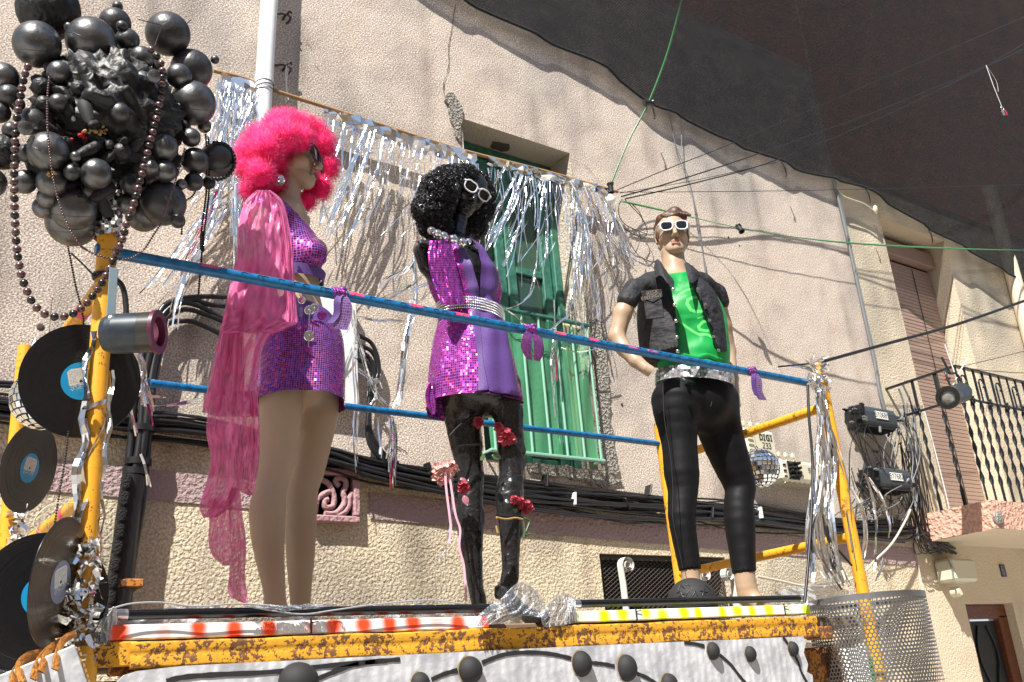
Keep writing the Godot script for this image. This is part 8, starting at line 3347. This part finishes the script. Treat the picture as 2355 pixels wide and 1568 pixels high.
	for s in [
		[FRONT - 0.045, [[250, 1130, 1410, 1398], [240, 1130, 1428, 1400], [238, 1135, 1450, 1422]], 9.0, 0.018, 16.0],
		[FRONT + 0.03, [[560, 775, 1396, 1388], [600, 770, 1399, 1392], [640, 745, 1402, 1396], [650, 735, 1405, 1399]], 5.0, 0.010, 5.0],
		[FRONT + 0.05, [[1193, 1214, 1338, 1342], [1170, 1240, 1356, 1364], [1152, 1254, 1376, 1396], [1118, 1252, 1398, 1420], [1098, 1212, 1418, 1412], [1090, 1160, 1442, 1432]], 4.5, 0.022, 0.0],
		[FRONT + 0.02, [[1284, 1306, 1368, 1364], [1262, 1322, 1385, 1378], [1250, 1322, 1404, 1398], [1244, 1312, 1424, 1420], [1250, 1300, 1442, 1436]], 4.0, 0.024, 0.0],
		[FRONT - 0.06, [[1780, 1900, 1362, 1340], [1800, 1960, 1378, 1362], [1820, 1990, 1396, 1378]], 3.0, 0.012, 4.0],
		[FRONT + 0.02, [[205, 262, 1440, 1405], [200, 258, 1475, 1440], [206, 250, 1500, 1478]], 3.0, 0.016, 0.0],
	]:
		m = Mb.new()
		var g := []
		var fr2 := fine_rows(s[1], 6)
		var cols := 90 if s[2] > 6 else 36
		for j in fr2.size():
			var row := []
			var q: Array = fr2[j]
			for i in cols:
				var u := i / (cols - 1.0)
				var p := at(lerpf(q[0], q[1], u), lerpf(q[2], q[3], u) - s[4] * absf(nz.get_noise_2d(u * 7.0, 0.0)) * (1.0 - j / float(fr2.size())) * 2.0, s[0])
				row.append(p + (EYE - p).normalized() * (s[3] * sin(u * s[2] * TAU + 3.0 * nz.get_noise_2d(u * 5.0, j * 0.1)) + 0.008 * nz.get_noise_2d(u * 30.0, j * 0.9)))
			g.append(row)
		var wide: float = g[0][0].distance_to(g[0][cols - 1])
		m.grid(g, maxf(1.0, wide / 0.085), maxf(1.0, (g[0][0] as Vector3).distance_to(g[g.size() - 1][0]) / 0.085))
		put("tulle", m, M.tulle, tu)
	for q in [[250, 1402, 300, 1388, 370, 1385, 450, 1394, 540, 1388, 620, 1392], [262, 1395, 245, 1420, 236, 1445, 248, 1460], [560, 1392, 640, 1406, 700, 1412, 760, 1404, 860, 1390, 980, 1380, 1060, 1388]]:
		m = Mb.new()
		m.tube(smooth(line(FRONT + 0.035, q), 6), 0.0022, 6)
		put("tulle_hem", m, M.tulle_hem, tu)

func wires() -> void:
	# festoon light string: green belt cable with sockets, one holding a bulb
	var f := thing("festoon_string", "green festoon light cable with black sockets leading right and up from the bulb", "light string")
	var a1 := smooth([at(1404, 424, WALL + 0.14), at(1445, 325, WALL + 0.20), at(1490, 238, WALL + 0.30), at(1535, 120, WALL + 0.50), at(1569, -10, WALL + 0.75), at(1600, -150, WALL + 1.1)], 6)
	var a2 := smooth([at(1425, 462, WALL + 0.10), at(1450, 467, WALL + 0.14), at(1560, 492, WALL + 0.22), at(1700, 524, WALL + 0.32), at(1850, 548, WALL + 0.38), at(2000, 562, WALL + 0.42), at(2180, 571, WALL + 0.45), at(2380, 575, WALL + 0.50), at(2600, 570, WALL + 0.55)], 6)
	for s in [a1, a2]:
		var m := Mb.new()
		var sd := []
		var rows := []
		for i in s.size():
			var d: Vector3 = (s[mini(i + 1, s.size() - 1)] - s[maxi(i - 1, 0)]).normalized()
			var x := d.cross(Vector3(0, 0.3, 1).normalized()).normalized().rotated(d, 0.6 * sin(i * 0.25)) * 0.0075
			var y := d.cross(x).normalized() * 0.003
			rows.append([s[i] - x, s[i] + y, s[i] + x, s[i] - y, s[i] - x])
		m.grid(rows, 1, 1, true)
		put("belt_cable", m, M.cord_green, f)
	for q in [[at(1404, 432, WALL + 0.14), Vector3(0, -1, 0)], [at(1491, 236, WALL + 0.30), Vector3(0.95, 0.1, 0.35)], [at(1701, 526, WALL + 0.32), Vector3(-0.15, -0.9, 0.5)]]:
		var m := Mb.new()
		m.lathe([Vector2(0, -0.035), Vector2(0.024, -0.035), Vector2(0.024, -0.024), Vector2(0.018, -0.018), Vector2(0.018, 0.02), Vector2(0.023, 0.030), Vector2(0.023, 0.036), Vector2(0.016, 0.036), Vector2(0.014, 0.015), Vector2(0, 0.015)], q[0], frame_of(q[1]), 18)
		put("bulb_socket", m, M.black_plastic, f)
	var bm := Mb.new()
	var prof := []
	for i in 17:
		var a := PI * i / 16.0
		var r := 0.029 * sin(a) if a < 1.9 else 0.029 * sin(a) * 1.0
		prof.append(Vector2(maxf(r, 0.0) if i < 12 else maxf(0.013 * (16 - i) / 4.0, 0.012 if i < 16 else 0.0), 0.029 * cos(a) * (1.0 if i < 9 else 1.45)))
	bm.lathe(prof, at(1404, 460, WALL + 0.14), frame_of(Vector3(0, -1, 0)), 22)
	put("bulb", bm, M.bulb_white, f)
	# thin wires from the rod end up to the cloth
	var wl := [
		[[1420, 436, 0.10], [1560, 378, 0.16], [1704, 321, 0.25], [2020, 184, 0.55], [2380, 28, 0.9]],
		[[1428, 452, 0.10], [1560, 414, 0.16], [1762, 347, 0.25], [2030, 250, 0.5], [2267, 150, 0.85], [2400, 70, 1.0]],
		[[1438, 457, 0.10], [1600, 420, 0.16], [1785, 368, 0.22], [2030, 268, 0.5], [2267, 153, 0.85], [2400, 92, 1.0]],
		[[1426, 442, 0.10], [1700, 440, 0.2], [1981, 435, 0.3], [2400, 423, 0.5]],
		[[1424, 444, 0.10], [1600, 414, 0.15], [1790, 372, 0.22]],
	]
	var names := ["topmost black wire running from the rod end up across the shade cloth", "second black wire running from the rod end up across the shade cloth", "third black wire, running past the knot on the shade cloth edge", "nearly level thin black wire from the rod end to the right", "short thin wire from the rod end to the knot on the cloth edge"]
	for i in wl.size():
		var p := []
		for q in wl[i]:
			p.append(at(q[0], q[1], WALL + q[2]))
		var t := thing("wire", names[i], "wire", Vector3.ZERO, "thin black wires at the rod end")
		var m := Mb.new()
		m.tube(smooth(p, 8), [0.0035, 0.005, 0.005, 0.0025, 0.0022][i], 5)
		put("wire", m, M.black_cable, t)
	var lo := thing("wire_loop", "loose loops of thin black wire hanging beside the bulb", "wire")
	for q in [[1436, 458, 1455, 478, 1478, 505, 1488, 535, 1474, 548, 1471, 530, 1478, 512, 1470, 488, 1450, 466], [1430, 458, 1422, 475, 1425, 500, 1440, 518, 1465, 530, 1487, 538], [1428, 520, 1450, 535, 1470, 545], [1458, 585, 1466, 570, 1470, 555]]:
		var m := Mb.new()
		m.tube(smooth(line(WALL + 0.07, q), 5), 0.0032, 5)
		put("wire", m, M.black_cable, lo)
	var bc := thing("black_cable", "thick black cable from the right yellow post up to the right edge", "cable")
	var m := Mb.new()
	m.tube(smooth([at(1896, 830, FRONT), at(2040, 790, FRONT + 0.05), at(2196, 747, FRONT + 0.12), at(2354, 692, FRONT + 0.2), at(2480, 645, FRONT + 0.3)], 6), 0.008, 8)
	put("cable", m, M.black_cable, bc)
	m = Mb.new()
	m.tube(smooth([at(1896, 830, FRONT), at(1860, 836, FRONT - 0.05), at(1789, 843, FRONT - 0.2)], 6), 0.004, 6)
	put("cable_tail", m, M.black_cable, bc)
	var tw := thing("tied_wire", "short black wire tied round the left yellow post below the black balls", "wire")
	m = Mb.new()
	m.tube(smooth(line(FRONT + 0.02, [163, 582, 188, 605, 216, 634]), 5), 0.0026, 6)
	for k in 2:
		var rp := []
		for i in 17:
			var a := TAU * i / 16.0
			rp.append(Vector3(POST_L + cos(a) * 0.0295, 2.795 + 0.012 * cos(a + k) + k * 0.01, FRONT + sin(a) * 0.0295))
		m.tube(rp, 0.003, 6)
	m.ball(at(217, 634, FRONT + 0.03), Vector3.ONE * 0.008)
	put("wire", m, M.black_cable, tw)
	var hw := thing("hair_wire", "thin pale wire loop sticking out from the lower left end rail", "wire")
	m = Mb.new()
	m.tube(smooth(line(FRONT - 0.05, [172, 1156, 120, 1158, 85, 1185, 78, 1210, 100, 1228, 130, 1215, 160, 1190, 180, 1180]), 5), 0.0012, 5)
	put("wire", m, M.beige_plastic, hw)
	var bw := thing("balcony_wire", "two thin dark wires from the balcony corner to the right edge", "wire")
	for q in [[2208, 843, 2280, 826, 2360, 806], [2208, 845, 2280, 853, 2360, 858]]:
		m = Mb.new()
		m.tube(smooth(line(-3.78, q), 4), 0.003, 5)
		put("wire", m, M.rust_wire, bw)
	var dw := thing("grey_wire", "pair of thin grey wires hanging down the wall behind the young man", "wire")
	for q in [[1538, 255, 1552, 330, 1578, 395, 1598, 470, 1612, 560, 1625, 660, 1628, 720], [1565, 262, 1570, 380, 1590, 440, 1602, 520, 1620, 600, 1622, 640]]:
		m = Mb.new()
		m.tube(smooth(line(WALL + 0.03, q), 5), 0.0032, 5)
		put("wire", m, M.grey_cable, dw)
